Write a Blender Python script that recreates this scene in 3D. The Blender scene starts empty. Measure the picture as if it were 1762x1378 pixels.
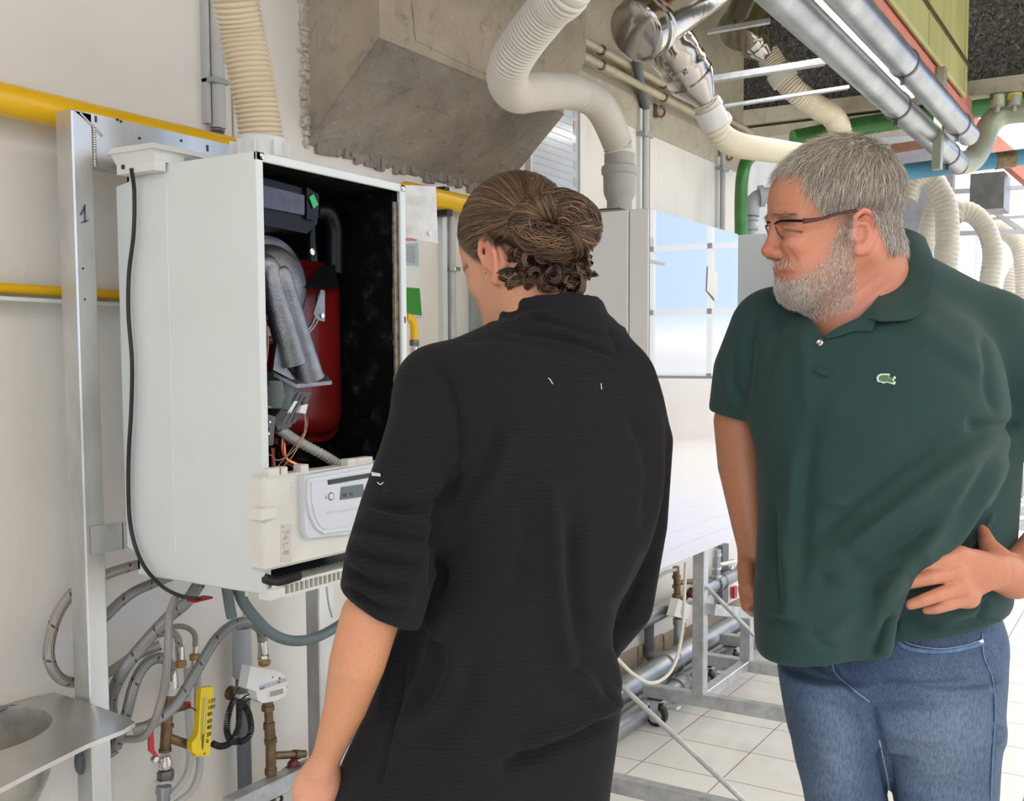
import bpy, math, random
import numpy as np
from mathutils import Vector, Matrix, Euler
random.seed(7); np.random.seed(7)
C = bpy.context.scene.collection
scene = bpy.context.scene
PI = math.pi

# ------------------------------------------------------------------ camera
# focal length and principal point measured on the 1762 x 1378 photograph
FPX, PPX, PPY, EYE = 1744.0, 1012.0, 730.0, 1.5
_az, _pt = math.radians(29.7), math.radians(3.64)
CF = np.array([math.cos(_az)*math.cos(_pt), math.sin(_az)*math.cos(_pt), -math.sin(_pt)])
CR = np.cross(CF, [0, 0, 1.0]); CR /= np.linalg.norm(CR)
CU = np.cross(CR, CF)
CO = np.array([0, 0, EYE])
cd = bpy.data.cameras.new('camera'); cam = bpy.data.objects.new('camera', cd); C.objects.link(cam)
cd.sensor_width = 36.0; cd.lens = FPX/1762*36.0
cd.shift_x = (881-PPX)/1762; cd.shift_y = (PPY-689)/1762
cd.clip_start = 0.05; cd.clip_end = 200
cam.matrix_world = Matrix(((CR[0], CU[0], -CF[0], 0), (CR[1], CU[1], -CF[1], 0), (CR[2], CU[2], -CF[2], EYE), (0, 0, 0, 1)))
scene.camera = cam

# ------------------------------------------------------------------ world, light, exposure
w = bpy.data.worlds.new('world'); scene.world = w; w.use_nodes = True
nt = w.node_tree; nt.nodes.clear()
out = nt.nodes.new('ShaderNodeOutputWorld'); bg = nt.nodes.new('ShaderNodeBackground')
tc = nt.nodes.new('ShaderNodeTexCoord'); sep = nt.nodes.new('ShaderNodeSeparateXYZ'); rp = nt.nodes.new('ShaderNodeValToRGB')
nt.links.new(tc.outputs['Generated'], sep.inputs[0]); nt.links.new(sep.outputs['Z'], rp.inputs[0])
e = rp.color_ramp.elements
e[0].position = 0.0; e[0].color = (0.66, 0.62, 0.57, 1)
e[1].position = 0.75; e[1].color = (0.90, 0.87, 0.86, 1)
k = e.new(0.035); k.color = (1.0, 0.95, 0.88, 1)
k = e.new(0.10); k.color = (0.86, 0.87, 0.90, 1)
k = e.new(0.34); k.color = (0.86, 0.86, 0.86, 1)
k = e.new(0.50); k.color = (1.0, 0.945, 0.86, 1)
# the open side of the hall (-Y) faces a deeper blue sky low down
rp2 = nt.nodes.new('ShaderNodeValToRGB'); nt.links.new(sep.outputs['Z'], rp2.inputs[0]); e2 = rp2.color_ramp.elements
e2[0].position = 0.0; e2[0].color = (0.50, 0.50, 0.52, 1); e2[1].position = 0.34; e2[1].color = (1.0, 0.945, 0.86, 1)
for p_, c_ in ((.02, (.62, .64, .70)), (.05, (.30, .43, .72)), (.20, (.27, .42, .76))):
    k = e2.new(p_); k.color = (*c_, 1)
mr = nt.nodes.new('ShaderNodeMapRange'); nt.links.new(sep.outputs['Y'], mr.inputs[0]); mr.inputs[1].default_value = -.30; mr.inputs[2].default_value = -.12
mxw = nt.nodes.new('ShaderNodeMix'); mxw.data_type = 'RGBA'; nt.links.new(mr.outputs[0], mxw.inputs[0]); nt.links.new(rp2.outputs[0], mxw.inputs[6]); nt.links.new(rp.outputs[0], mxw.inputs[7])
nt.links.new(mxw.outputs[2], bg.inputs[0]); bg.inputs[1].default_value = 2.0
nt.links.new(bg.outputs[0], out.inputs[0])
scene.view_settings.view_transform = 'Standard'; scene.view_settings.look = 'None'
scene.view_settings.gamma = 1; scene.view_settings.use_curve_mapping = False
scene.view_settings.exposure = 0.86

# ------------------------------------------------------------------ helpers
def P(x, y, X=None, Y=None, Z=None, d=None):
    """point of the place seen at photo pixel (x, y), on a given plane or at a given depth"""
    r = CF + CR*(x-PPX)/FPX - CU*(y-PPY)/FPX
    if d is not None: t = d
    elif X is not None: t = (X-CO[0])/r[0]
    elif Y is not None: t = (Y-CO[1])/r[1]
    else: t = (Z-CO[2])/r[2]
    return CO + r*t
def proj(p):
    v = np.asarray(p)-CO; z = v@CF
    return np.stack([PPX+FPX*(v@CR)/z, PPY-FPX*(v@CU)/z, z], -1)

def rings_path(pts, n, closed=False):
    """smooth a polyline (Catmull-Rom) to n points"""
    p = np.array(pts, float)
    if len(p) == 2: 
        t = np.linspace(0, 1, n)[:, None]; return p[0]*(1-t)+p[1]*t
    q = np.vstack([2*p[0]-p[1], p, 2*p[-1]-p[-2]])
    m = len(p)-1; o = []
    for s in np.linspace(0, m-1e-9, n):
        i = int(s); t = s-i; a, b, c, d_ = q[i], q[i+1], q[i+2], q[i+3]
        o.append(0.5*((2*b)+(-a+c)*t+(2*a-5*b+4*c-d_)*t*t+(-a+3*b-3*c+d_)*t**3))
    return np.array(o)

class MB:
    """collects geometry for ONE mesh"""
    def __init__(s): s.v = []; s.f = []; s.uv = []; s.n = 0
    def add(s, v, f, uv=None):
        v = np.asarray(v, float).reshape(-1, 3)
        s.v.append(v)
        for i, a in enumerate(f):
            s.f.append([k+s.n for k in a]); s.uv.append(uv[i] if uv else None)
        s.n += len(v); return s
    def box(s, a, b, R=None, o=None, bev=0.0):
        (x0, y0, z0), (x1, y1, z1) = np.minimum(a, b), np.maximum(a, b)
        if bev > 0:
            bev = min(bev, (x1-x0)*.45, (y1-y0)*.45, (z1-z0)*.45)
            v = []
            for X, sx in ((x0, 1), (x1, -1)):
                for Y, sy in ((y0, 1), (y1, -1)):
                    for Z, sz in ((z0, 1), (z1, -1)):
                        v += [(X, Y+sy*bev, Z+sz*bev), (X+sx*bev, Y, Z+sz*bev), (X+sx*bev, Y+sy*bev, Z)]
            I = lambda i, j, k, c: ((i*2+j)*2+k)*3+c
            f = []
            f += [[I(0,0,0,0), I(0,0,1,0), I(0,1,1,0), I(0,1,0,0)], [I(1,0,0,0), I(1,1,0,0), I(1,1,1,0), I(1,0,1,0)]]
            f += [[I(0,0,0,1), I(1,0,0,1), I(1,0,1,1), I(0,0,1,1)], [I(0,1,0,1), I(0,1,1,1), I(1,1,1,1), I(1,1,0,1)]]
            f += [[I(0,0,0,2), I(0,1,0,2), I(1,1,0,2), I(1,0,0,2)], [I(0,0,1,2), I(1,0,1,2), I(1,1,1,2), I(0,1,1,2)]]
            for k in (0, 1):
                for j in (0, 1):
                    q = [I(0,j,k,1), I(0,j,k,2), I(1,j,k,2), I(1,j,k,1)]; f.append(q if (j+k) % 2 else q[::-1])
                for i in (0, 1):
                    q = [I(i,0,k,0), I(i,0,k,2), I(i,1,k,2), I(i,1,k,0)]; f.append(q[::-1] if (i+k) % 2 else q)
            for i in (0, 1):
                for j in (0, 1):
                    q = [I(i,j,0,0), I(i,j,0,1), I(i,j,1,1), I(i,j,1,0)]; f.append(q if (i+j) % 2 else q[::-1])
                    for k in (0, 1):
                        q = [I(i,j,k,0), I(i,j,k,1), I(i,j,k,2)]; f.append(q if (i+j+k) % 2 else q[::-1])
        else:
            v = [(x0,y0,z0),(x1,y0,z0),(x1,y1,z0),(x0,y1,z0),(x0,y0,z1),(x1,y0,z1),(x1,y1,z1),(x0,y1,z1)]
            f = [[0,3,2,1],[4,5,6,7],[0,1,5,4],[1,2,6,5],[2,3,7,6],[3,0,4,7]]
        v = np.array(v, float)
        if R is not None: v = v@np.array(R).T
        if o is not None: v = v+np.array(o)
        return s.add(v, f)
    def bar(s, p, q, w, h, up=(0, 0, 1), bev=0.0):
        """box from p to q, w wide, h high"""
        p = np.array(p, float); q = np.array(q, float); d = q-p; L = np.linalg.norm(d); d /= L
        u = np.array(up, float); a = np.cross(u, d); a /= np.linalg.norm(a); u = np.cross(d, a)
        return s.box((0, -w/2, -h/2), (L, w/2, h/2), R=np.stack([d, a, u], 1), o=p, bev=bev)
    def tube(s, pts, r, n=12, steps=None, cap=True, ell=None, up=None):
        """pts path; r radius or list of radii"""
        p = rings_path(pts, steps) if steps else np.array(pts, float)
        m = len(p); r = np.asarray(r, float)
        if r.ndim == 0: r = np.full(m, float(r))
        elif len(r) != m: r = np.interp(np.linspace(0, 1, m), np.linspace(0, 1, len(r)), r)
        t = np.gradient(p, axis=0); t /= np.linalg.norm(t, axis=1)[:, None]+1e-12
        u = np.array(up if up is not None else ((0, 0, 1) if abs(t[0][2]) < .9 else (1, 0, 0)), float)
        a = np.cross(t[0], u); a /= np.linalg.norm(a)
        ang = np.arange(n)*2*PI/n; V = []; L = 0; LL = []
        for i in range(m):
            a = a-t[i]*(a@t[i]); a /= np.linalg.norm(a); b = np.cross(t[i], a)
            ea, eb = (1, 1) if ell is None else ell
            V.append(p[i]+r[i]*(ea*np.cos(ang)[:, None]*a+eb*np.sin(ang)[:, None]*b))
            if i: L += np.linalg.norm(p[i]-p[i-1])
            LL.append(L)
        f = []; uv = []
        for i in range(m-1):
            for j in range(n):
                k = (j+1) % n
                f.append([i*n+j, i*n+k, (i+1)*n+k, (i+1)*n+j])
                uv.append([(j/n, LL[i]), ((j+1)/n, LL[i]), ((j+1)/n, LL[i+1]), (j/n, LL[i+1])])
        if cap:
            f.append(list(range(n))[::-1]); uv.append([(0, 0)]*n)
            f.append([(m-1)*n+j for j in range(n)]); uv.append([(0, L)]*n)
        return s.add(np.vstack(V), f, uv)
    def lathe(s, o, axis, prof, n=24, cap=True):
        """prof: list of (t along axis, radius)"""
        o = np.array(o, float); ax = np.array(axis, float); ax /= np.linalg.norm(ax)
        u = np.array((0, 0, 1) if abs(ax[2]) < .9 else (1, 0, 0), float)
        a = np.cross(ax, u); a /= np.linalg.norm(a); b = np.cross(ax, a)
        ang = np.arange(n)*2*PI/n
        V = [o+ax*t+r*(np.cos(ang)[:, None]*a+np.sin(ang)[:, None]*b) for t, r in prof]
        m = len(prof); f = []; uv = []
        for i in range(m-1):
            for j in range(n):
                k = (j+1) % n; f.append([i*n+j, i*n+k, (i+1)*n+k, (i+1)*n+j])
                uv.append([(j/n, prof[i][0]), ((j+1)/n, prof[i][0]), ((j+1)/n, prof[i+1][0]), (j/n, prof[i+1][0])])
        if cap:
            f.append(list(range(n))[::-1]); uv.append([(0, 0)]*n); f.append([(m-1)*n+j for j in range(n)]); uv.append([(0, 0)]*n)
        return s.add(np.vstack(V), f, uv)
    def prism(s, poly, ext):
        """polygon (3D points) extruded by vector ext"""
        p = np.array(poly, float); n = len(p); e_ = np.array(ext, float)
        f = [list(range(n))[::-1], [n+i for i in range(n)]]+[[i, (i+1) % n, n+(i+1) % n, n+i] for i in range(n)]
        return s.add(np.vstack([p, p+e_]), f)
    def grid(s, V, thick=None):
        """V: array (a, b, 3)"""
        a, b = V.shape[:2]; f = []; uv = []
        for i in range(a-1):
            for j in range(b-1):
                f.append([i*b+j, i*b+j+1, (i+1)*b+j+1, (i+1)*b+j])
                uv.append([(j/(b-1), i/(a-1)), ((j+1)/(b-1), i/(a-1)), ((j+1)/(b-1), (i+1)/(a-1)), (j/(b-1), (i+1)/(a-1))])
        return s.add(V.reshape(-1, 3), f, uv)
    def sphere(s, c, r, n=12, m=8):
        c = np.array(c, float); r = np.ones(3)*r
        V = [[c+r*np.array((math.sin(PI*i/m)*math.cos(2*PI*j/n), math.sin(PI*i/m)*math.sin(2*PI*j/n), math.cos(PI*i/m))) for j in range(n)] for i in range(m+1)]
        f = [[i*n+j, (i+1)*n+j, (i+1)*n+(j+1) % n, i*n+(j+1) % n] for i in range(m) for j in range(n)]
        return s.add(np.array(V).reshape(-1, 3), f)
    def nut(s, c, axis, r, h):
        return s.lathe(np.array(c)-np.array(axis)*h/2, axis, [(0, r*.9), (h*.12, r), (h*.88, r), (h, r*.9)], n=6)

def wloc(o):
    v = np.zeros(3)
    while o is not None: v += np.array(o.location); o = o.parent
    return v
def link(me, name, mat, parent=None, smooth=True, loc=None):
    o = bpy.data.objects.new(name, me); C.objects.link(o)
    if mat is not None: me.materials.append(mat)
    if parent is not None: o.parent = parent
    return o
def mesh_from(name, v, f, uv=None, smooth=40):
    me = bpy.data.meshes.new(name)
    v = np.asarray(v)
    me.from_pydata(v.tolist(), [], f)
    if uv and any(u is not None for u in uv):
        l = me.uv_layers.new(name='UVMap'); flat = []
        for a, u in zip(f, uv): flat += list(u) if u is not None else [(0, 0)]*len(a)
        l.data.foreach_set('uv', np.array(flat, 'f').ravel())
    me.validate()
    if smooth:
        me.polygons.foreach_set('use_smooth', [True]*len(me.polygons))
        try: me.set_sharp_from_angle(angle=math.radians(smooth))
        except Exception: pass
    me.update(); return me
def obj(name, mb, mat, parent=None, smooth=40):
    v = np.vstack(mb.v)
    if parent is not None: off = wloc(parent)
    else:
        lo, hi = v.min(0), v.max(0); off = np.array([(lo[0]+hi[0])/2, (lo[1]+hi[1])/2, lo[2]])
    me = mesh_from(name, v-off, mb.f, mb.uv, smooth)
    o = link(me, name, mat, parent)
    if parent is None: o.location = off
    return o
def thing(name, label, cat, loc, group=None):
    o = bpy.data.objects.new(name, None); C.objects.link(o); o.location = [float(a) for a in loc]
    o.empty_display_size = .05
    o['label'] = label; o['category'] = cat
    if group: o['group'] = group
    return o
def tag(o, label, cat, group=None):
    o['label'] = label; o['category'] = cat
    if group: o['group'] = group
    return o
def struct(name, mb, mat, smooth=0):
    o = obj(name, mb, mat, None, smooth); o['kind'] = 'structure'; return o

# ------------------------------------------------------------------ materials
def col(c): return (c[0], c[1], c[2], 1.0)
class M:
    """small node-graph helper"""
    def __init__(s, name, base=(.8, .8, .8), rough=.5, metal=0.0, **kw):
        s.m = bpy.data.materials.new(name); s.m.use_nodes = True; s.t = s.m.node_tree
        s.b = s.t.nodes['Principled BSDF']; s.b.inputs['Base Color'].default_value = col(base)
        s.b.inputs['Roughness'].default_value = rough; s.b.inputs['Metallic'].default_value = metal
        for k_, v in kw.items(): s.b.inputs[k_.replace('_', ' ')].default_value = v
        s.base = None; s.nrm = None; s.tc = None
    def N(s, ty, **kw):
        n = s.t.nodes.new(ty)
        for k_, v in kw.items():
            if k_ in n.inputs: n.inputs[k_].default_value = v
            else: setattr(n, k_, v)
        return n
    def L(s, a, b): s.t.links.new(a, b)
    def co(s, kind='Object', scale=(1, 1, 1), rot=(0, 0, 0)):
        if s.tc is None: s.tc = s.N('ShaderNodeTexCoord')
        if kind == 'World':
            g = s.N('ShaderNodeNewGeometry'); o = g.outputs['Position']
        else: o = s.tc.outputs[kind]
        mp = s.N('ShaderNodeMapping'); mp.inputs['Scale'].default_value = scale; mp.inputs['Rotation'].default_value = rot
        s.L(o, mp.inputs[0]); return mp.outputs[0]
    def noise(s, scale, detail=4, rough=.55, co=None, dist=0.0):
        n = s.N('ShaderNodeTexNoise'); n.inputs['Scale'].default_value = scale; n.inputs['Detail'].default_value = detail
        n.inputs['Roughness'].default_value = rough; n.inputs['Distortion'].default_value = dist
        s.L(co or s.co('World'), n.inputs['Vector']); return n.outputs['Fac']
    def ramp(s, fac, stops, interp='LINEAR'):
        r = s.N('ShaderNodeValToRGB'); r.color_ramp.interpolation = interp
        el = r.color_ramp.elements
        el[0].position, el[0].color = stops[0][0], col(stops[0][1]); el[1].position, el[1].color = stops[-1][0], col(stops[-1][1])
        for p, c in stops[1:-1]:
            q = el.new(p); q.color = col(c)
        s.L(fac, r.inputs[0]); return r.outputs[0]
    def mth(s, op, a, b=None):
        n = s.N('ShaderNodeMath', operation=op)
        for i, x in enumerate((a, b)):
            if x is None: continue
            if isinstance(x, (int, float)): n.inputs[i].default_value = x
            else: s.L(x, n.inputs[i])
        return n.outputs[0]
    def mix(s, a, b, fac, mode='MIX'):
        n = s.N('ShaderNodeMix', data_type='RGBA', blend_type=mode)
        for sock, x in ((n.inputs[0], fac), (n.inputs[6], a), (n.inputs[7], b)):
            if isinstance(x, (int, float)): sock.default_value = x
            elif isinstance(x, tuple): sock.default_value = col(x)
            else: s.L(x, sock)
        return n.outputs[2]
    def color(s, c):
        s.base = c
        if isinstance(c, tuple): s.b.inputs['Base Color'].default_value = col(c)
        else: s.L(c, s.b.inputs['Base Color'])
        return s
    def rough(s, f): s.L(f, s.b.inputs['Roughness']); return s
    def bump(s, h, strength=.3, dist=.01):
        n = s.N('ShaderNodeBump'); n.inputs['Strength'].default_value = strength; n.inputs['Distance'].default_value = dist
        if s.nrm is not None: s.L(s.nrm, n.inputs['Normal'])
        s.L(h, n.inputs['Height']); s.nrm = n.outputs[0]; s.L(s.nrm, s.b.inputs['Normal']); return s

def simple(name, base, rough=.5, metal=0.0, var=.12, vs=8, bump=0.0, bs=60, **kw):
    m = M(name, base, rough, metal, **kw)
    lo = tuple(c*(1-var) for c in base); hi = tuple(min(1, c*(1+var)) for c in base)
    m.color(m.ramp(m.noise(vs), [(.3, lo), (.7, hi)]))
    if bump: m.bump(m.noise(bs), bump, .004)
    return m.m
MT = {}
MT['white_paint'] = simple('white_paint', (.70, .74, .72), .35, var=.02, bump=.06, bs=350)
MT['cabinet_white'] = simple('cabinet_white', (.72, .70, .66), .3, var=.02)
m = M('gloss_panel', (.33, .33, .38), .02, Coat_Weight=1.0, Coat_Roughness=0.0, Specular_IOR_Level=1.0); m.b.inputs['Coat IOR'].default_value = 2.3; MT['gloss_panel'] = m.m
MT['cream_plastic'] = simple('cream_plastic', (.74, .72, .64), .42, var=.05, vs=14)
MT['panel_plastic'] = simple('panel_plastic', (.66, .69, .74), .28, var=.02)
MT['white_pvc'] = simple('white_pvc', (.72, .72, .68), .4, var=.05, vs=20)
MT['grey_pvc'] = simple('grey_pvc', (.36, .38, .40), .45, var=.06)
MT['light_conduit'] = simple('light_conduit', (.52, .52, .50), .45, var=.06)
MT['dark_pvc'] = simple('dark_pvc', (.12, .13, .15), .4, var=.1)
MT['black_plastic'] = simple('black_plastic', (.005, .0055, .007), .32, var=.2, Specular_IOR_Level=.2)
MT['black_rubber'] = simple('black_rubber', (.012, .012, .012), .45, var=.2)
MT['yellow_paint'] = simple('yellow_paint', (.86, .50, .008), .32, var=.06, vs=5)
MT['yellow_plastic'] = simple('yellow_plastic', (.80, .58, .02), .35, var=.06)
MT['red_paint'] = simple('red_paint', (.15, .007, .006), .28, var=.12, vs=5)
MT['red_plastic'] = simple('red_plastic', (.50, .02, .03), .35, var=.1)
MT['copper'] = simple('copper', (.72, .25, .12), .3, 1.0, var=.15, vs=30)
MT['brass'] = simple('brass', (.19, .13, .07), .45, .8, var=.3, vs=40, bump=.2, bs=200)
MT['brass_new'] = simple('brass_new', (.45, .27, .10), .35, .9, var=.2, vs=40)
MT['chrome'] = simple('chrome', (.62, .60, .57), .16, 1.0, var=.06)
MT['steel'] = simple('steel', (.62, .61, .60), .25, 1.0, var=.1, vs=30)
MT['dark_steel'] = simple('dark_steel', (.16, .16, .16), .4, .8, var=.2)
MT['cast_aluminium'] = simple('cast_aluminium', (.235, .245, .26), .40, .9, var=.2, vs=30, bump=.35, bs=260)
MT['green_paint'] = simple('green_paint', (.04, .17, .035), .4, var=.3, vs=9)
MT['blue_paint'] = simple('blue_paint', (.05, .22, .34), .4, var=.25, vs=9)
MT['salmon_paint'] = simple('salmon_paint', (.62, .22, .17), .55, var=.15, vs=5)
MT['paper'] = simple('paper', (.75, .76, .74), .6, var=.02)
MT['cardboard'] = simple('cardboard', (.42, .36, .33), .8, var=.2)
MT['wire_copper'] = simple('wire_copper', (.30, .10, .06), .4, var=.1)
MT['wire_pink'] = simple('wire_pink', (.42, .22, .24), .4, var=.1)
MT['wire_yellow'] = simple('wire_yellow', (.35, .30, .10), .4, var=.1)
MT['cream_cable'] = simple('cream_cable', (.66, .64, .56), .4, var=.05)
MT['grey_hose'] = simple('grey_hose', (.13, .17, .17), .5, var=.06)
MT['ink'] = simple('ink', (.03, .03, .10), .5, var=.1)
MT['print_black'] = simple('print_black', (.015, .015, .02), .4)
MT['print_grey'] = simple('print_grey', (.35, .37, .38), .5)

# aluminium profile, brushed along
m = M('aluminium', (.6, .6, .6), .38, .75)
n1 = m.noise(9, 5, co=m.co('World', (1, 1, .35))); m.color(m.ramp(n1, [(.3, (.42, .42, .40)), (.55, (.58, .59, .58)), (.75, (.66, .67, .66))]))
m.bump(m.noise(120, 2, co=m.co('World', (1, 1, .06))), .06, .003); MT['aluminium'] = m.m
# galvanised steel
m = M('galvanised', (.6, .6, .6), .42, .7)
v = m.N('ShaderNodeTexVoronoi'); v.inputs['Scale'].default_value = 55; m.L(m.co('World'), v.inputs['Vector'])
m.color(m.mix(m.ramp(m.noise(18), [(.3, (.36, .38, .39)), (.7, (.60, .62, .63))]), m.ramp(v.outputs['Color'], [(0, (.42, .44, .46)), (1, (.68, .70, .72))]), .35)); MT['galvanised'] = m.m
m = M('galvanised_pipe', (.6, .6, .6), .36, .8)
m.color(m.ramp(m.noise(7, 6), [(.3, (.26, .28, .30)), (.6, (.36, .38, .40)), (.75, (.46, .47, .48))])); MT['galvanised_pipe'] = m.m
# spiral duct, mirror steel
m = M('polished_duct', (.46, .44, .42), .14, 1.0); m.bump(m.noise(14, 3), .12, .01); MT['polished_duct'] = m.m
# wall panels: warm off-white boards with vertical dirt streaks and stains
m = M('wall_white', (.8, .8, .76), .6)
st = m.noise(3.0, 6, .65, co=m.co('World', (6, 1, .35))); big = m.noise(1.1, 5)
c1 = m.ramp(big, [(.3, (.73, .69, .62)), (.6, (.83, .80, .74)), (.8, (.87, .84, .79))])
c2 = m.mix(c1, (.62, .56, .46), m.mth('MULTIPLY', m.ramp(st, [(.56, (0, 0, 0)), (.78, (1, 1, 1))]), .35))
spk = m.noise(70, 3); c3 = m.mix(c2, (.35, .30, .26), m.mth('MULTIPLY', m.ramp(spk, [(.74, (0, 0, 0)), (.80, (1, 1, 1))]), .35))
m.color(c3).bump(m.noise(40, 4), .08, .004); MT['wall_white'] = m.m
# concrete
def concrete(name, a, b, c, sc=1.0):
    m = M(name, b, .85)
    n1 = m.noise(2.2*sc, 8, .65); n2 = m.noise(14*sc, 6, .7, dist=.6)
    k1 = m.ramp(n1, [(.28, a), (.5, b), (.72, c)])
    k2 = m.mix(k1, tuple(x*.45 for x in a), m.mth('MULTIPLY', m.ramp(n2, [(.52, (0, 0, 0)), (.70, (1, 1, 1))]), .45))
    n3 = m.noise(60*sc, 3); k3 = m.mix(k2, (.60, .57, .50), m.mth('MULTIPLY', m.ramp(n3, [(.66, (0, 0, 0)), (.74, (1, 1, 1))]), .55))
    m.color(k3).bump(n2, .45, .02).bump(m.noise(90*sc, 4), .3, .006); return m.m
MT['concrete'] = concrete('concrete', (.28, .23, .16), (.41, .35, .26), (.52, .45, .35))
MT['concrete_shaded'] = concrete('concrete_shaded', (.19, .16, .125), (.29, .255, .205), (.38, .34, .28), 1.3)  # same concrete in a darker tone, shade of the sloping underside put into colour
MT['concrete_pale'] = concrete('concrete_pale', (.33, .29, .21), (.48, .44, .34), (.58, .54, .44), .8)
MT['plaster'] = simple('plaster', (.62, .58, .50), .8, var=.15, vs=20, bump=.6, bs=40)
MT['wood_strip'] = simple('wood_strip', (.26, .22, .18), .7, var=.25, vs=9)
# wood-wool board
m = M('wood_wool', (.2, .2, .19), .95); v = m.noise(26, 5, .8, dist=2.0)
m.color(m.ramp(v, [(.38, (.03, .028, .027)), (.52, (.15, .14, .13)), (.66, (.42, .40, .37))])).bump(v, .8, .03); MT['wood_wool'] = m.m
# green-yellow painted duct
m = M('duct_yellow', (.55, .52, .22), .55)
m.color(m.ramp(m.noise(3, 5, co=m.co('World', (1, 1, .3))), [(.3, (.34, .33, .12)), (.6, (.50, .49, .20)), (.8, (.56, .56, .27))])); MT['duct_yellow'] = m.m
# floor tiles
m = M('floor_tiles', (.8, .8, .78), .22)
cw = m.co('World'); sp = m.N('ShaderNodeSeparateXYZ'); m.L(cw, sp.inputs[0])
def cell(sock, off, size, g):
    t = m.mth('FRACT', m.mth('DIVIDE', m.mth('SUBTRACT', sock, off), size)); a = m.mth('ABSOLUTE', m.mth('SUBTRACT', t, .5))
    return m.mth('GREATER_THAN', a, .5-g/size)
gr = m.mth('MAXIMUM', cell(sp.outputs['X'], .2405, .28, .0022), cell(sp.outputs['Y'], .06, .32, .0022))
dirt = m.ramp(m.noise(1.6, 6, .6), [(.3, (.76, .75, .72)), (.55, (.84, .83, .81)), (.8, (.70, .66, .56))])
m.color(m.mix(dirt, (.20, .19, .18), gr)); m.rough(m.mth('ADD', m.mth('MULTIPLY', gr, .5), .2))
m.bump(m.mth('SUBTRACT', 1.0, gr), .25, .003); MT['floor_tiles'] = m.m
# corrugated cream exhaust hose with brownish grooves
def hosemat(name, a, b, rough=.4, freq=None):
    m = M(name, a, rough); n = m.noise(7, 5)
    m.color(m.mix(a, b, m.ramp(n, [(.42, (0, 0, 0)), (.62, (1, 1, 1))]))); return m.m
def groove_shaded(name, a, b, dark, wav, amt):  # groove shade is mixed into the colour so the ridges stand out
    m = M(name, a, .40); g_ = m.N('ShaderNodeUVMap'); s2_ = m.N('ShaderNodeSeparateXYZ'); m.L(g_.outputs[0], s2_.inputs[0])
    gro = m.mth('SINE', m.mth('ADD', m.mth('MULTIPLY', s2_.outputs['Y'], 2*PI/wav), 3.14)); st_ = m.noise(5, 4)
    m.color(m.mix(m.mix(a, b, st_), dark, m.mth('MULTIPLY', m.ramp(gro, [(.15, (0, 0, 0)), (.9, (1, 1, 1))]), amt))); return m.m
MT['hose_brown'] = hosemat('hose_brown', (.70, .61, .46), (.48, .35, .22))
MT['hose_white'] = groove_shaded('hose_white', (.70, .67, .60), (.58, .54, .46), (.32, .29, .24), .0105, .6)
MT['hose_cream'] = groove_shaded('hose_cream', (.80, .75, .60), (.68, .60, .44), (.50, .42, .28), .013, .5)
MT['hose_grey'] = simple('hose_grey', (.42, .41, .37), .45, var=.1)
# braided metal hose: helical weave and small red and blue marks
def braid(name, a, b, marks=True):
    m = M(name, a, .34, .6)
    u = m.N('ShaderNodeUVMap'); s2 = m.N('ShaderNodeSeparateXYZ'); m.L(u.outputs[0], s2.inputs[0])
    U, V = s2.outputs['X'], s2.outputs['Y']
    A = m.mth('SINE', m.mth('ADD', m.mth('MULTIPLY', U, 2*PI*8), m.mth('MULTIPLY', V, 1300)))
    B = m.mth('SINE', m.mth('SUBTRACT', m.mth('MULTIPLY', U, 2*PI*8), m.mth('MULTIPLY', V, 1300)))
    wv = m.mth('MULTIPLY', A, B)
    c_ = m.mix(b, a, m.ramp(wv, [(.2, (0, 0, 0)), (.7, (1, 1, 1))]))
    if marks:
        fr = m.mth('FRACT', m.mth('ADD', m.mth('MULTIPLY', V, 14), m.mth('MULTIPLY', U, .5)))
        dash = m.mth('LESS_THAN', m.mth('ABSOLUTE', m.mth('SUBTRACT', fr, .5)), .035)
        uu = m.mth('FRACT', m.mth('MULTIPLY', U, 5))
        c_ = m.mix(c_, (.22, .05, .05), m.mth('MULTIPLY', dash, m.mth('LESS_THAN', uu, .30)))
        c_ = m.mix(c_, (.04, .06, .14), m.mth('MULTIPLY', dash, m.mth('GREATER_THAN', uu, .70)))
    m.color(c_).bump(wv, .4, .002); return m.m
MT['braid'] = braid('braid', (.52, .53, .51), (.24, .25, .24))
MT['braid_bright'] = braid('braid_bright', (.66, .63, .59), (.34, .32, .29))
MT['braid_fine'] = braid('braid_fine', (.52, .49, .46), (.28, .27, .25), False)
# stainless steel of the sink
m = M('stainless', (.60, .59, .56), .28, .95); m.color(m.ramp(m.noise(6, 6), [(.3, (.50, .49, .46)), (.7, (.66, .65, .62))]))
m.bump(m.noise(30, 3), .05, .004); MT['stainless'] = m.m
MT['basin_matt'] = simple('basin_matt', (.36, .34, .30), .5, .5, var=.15, vs=30, bump=.2, bs=150)
# emission for lamps
def emit(name, c, s):
    m = bpy.data.materials.new(name); m.use_nodes = True; b = m.node_tree.nodes['Principled BSDF']
    b.inputs['Base Color'].default_value = col(c); b.inputs['Emission Color'].default_value = col(c); b.inputs['Emission Strength'].default_value = s; return m
MT['tube_light'] = emit('tube_light', (1, .98, .92), 9.0)
m = M('clear_glass', (1, 1, 1), 0.0, Transmission_Weight=1.0, IOR=1.01); MT['clear_glass'] = m.m
m = M('lens', (.95, .97, 1), 0.02, Transmission_Weight=1.0, IOR=1.15, Alpha=.35); MT['lens'] = m.m
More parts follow.
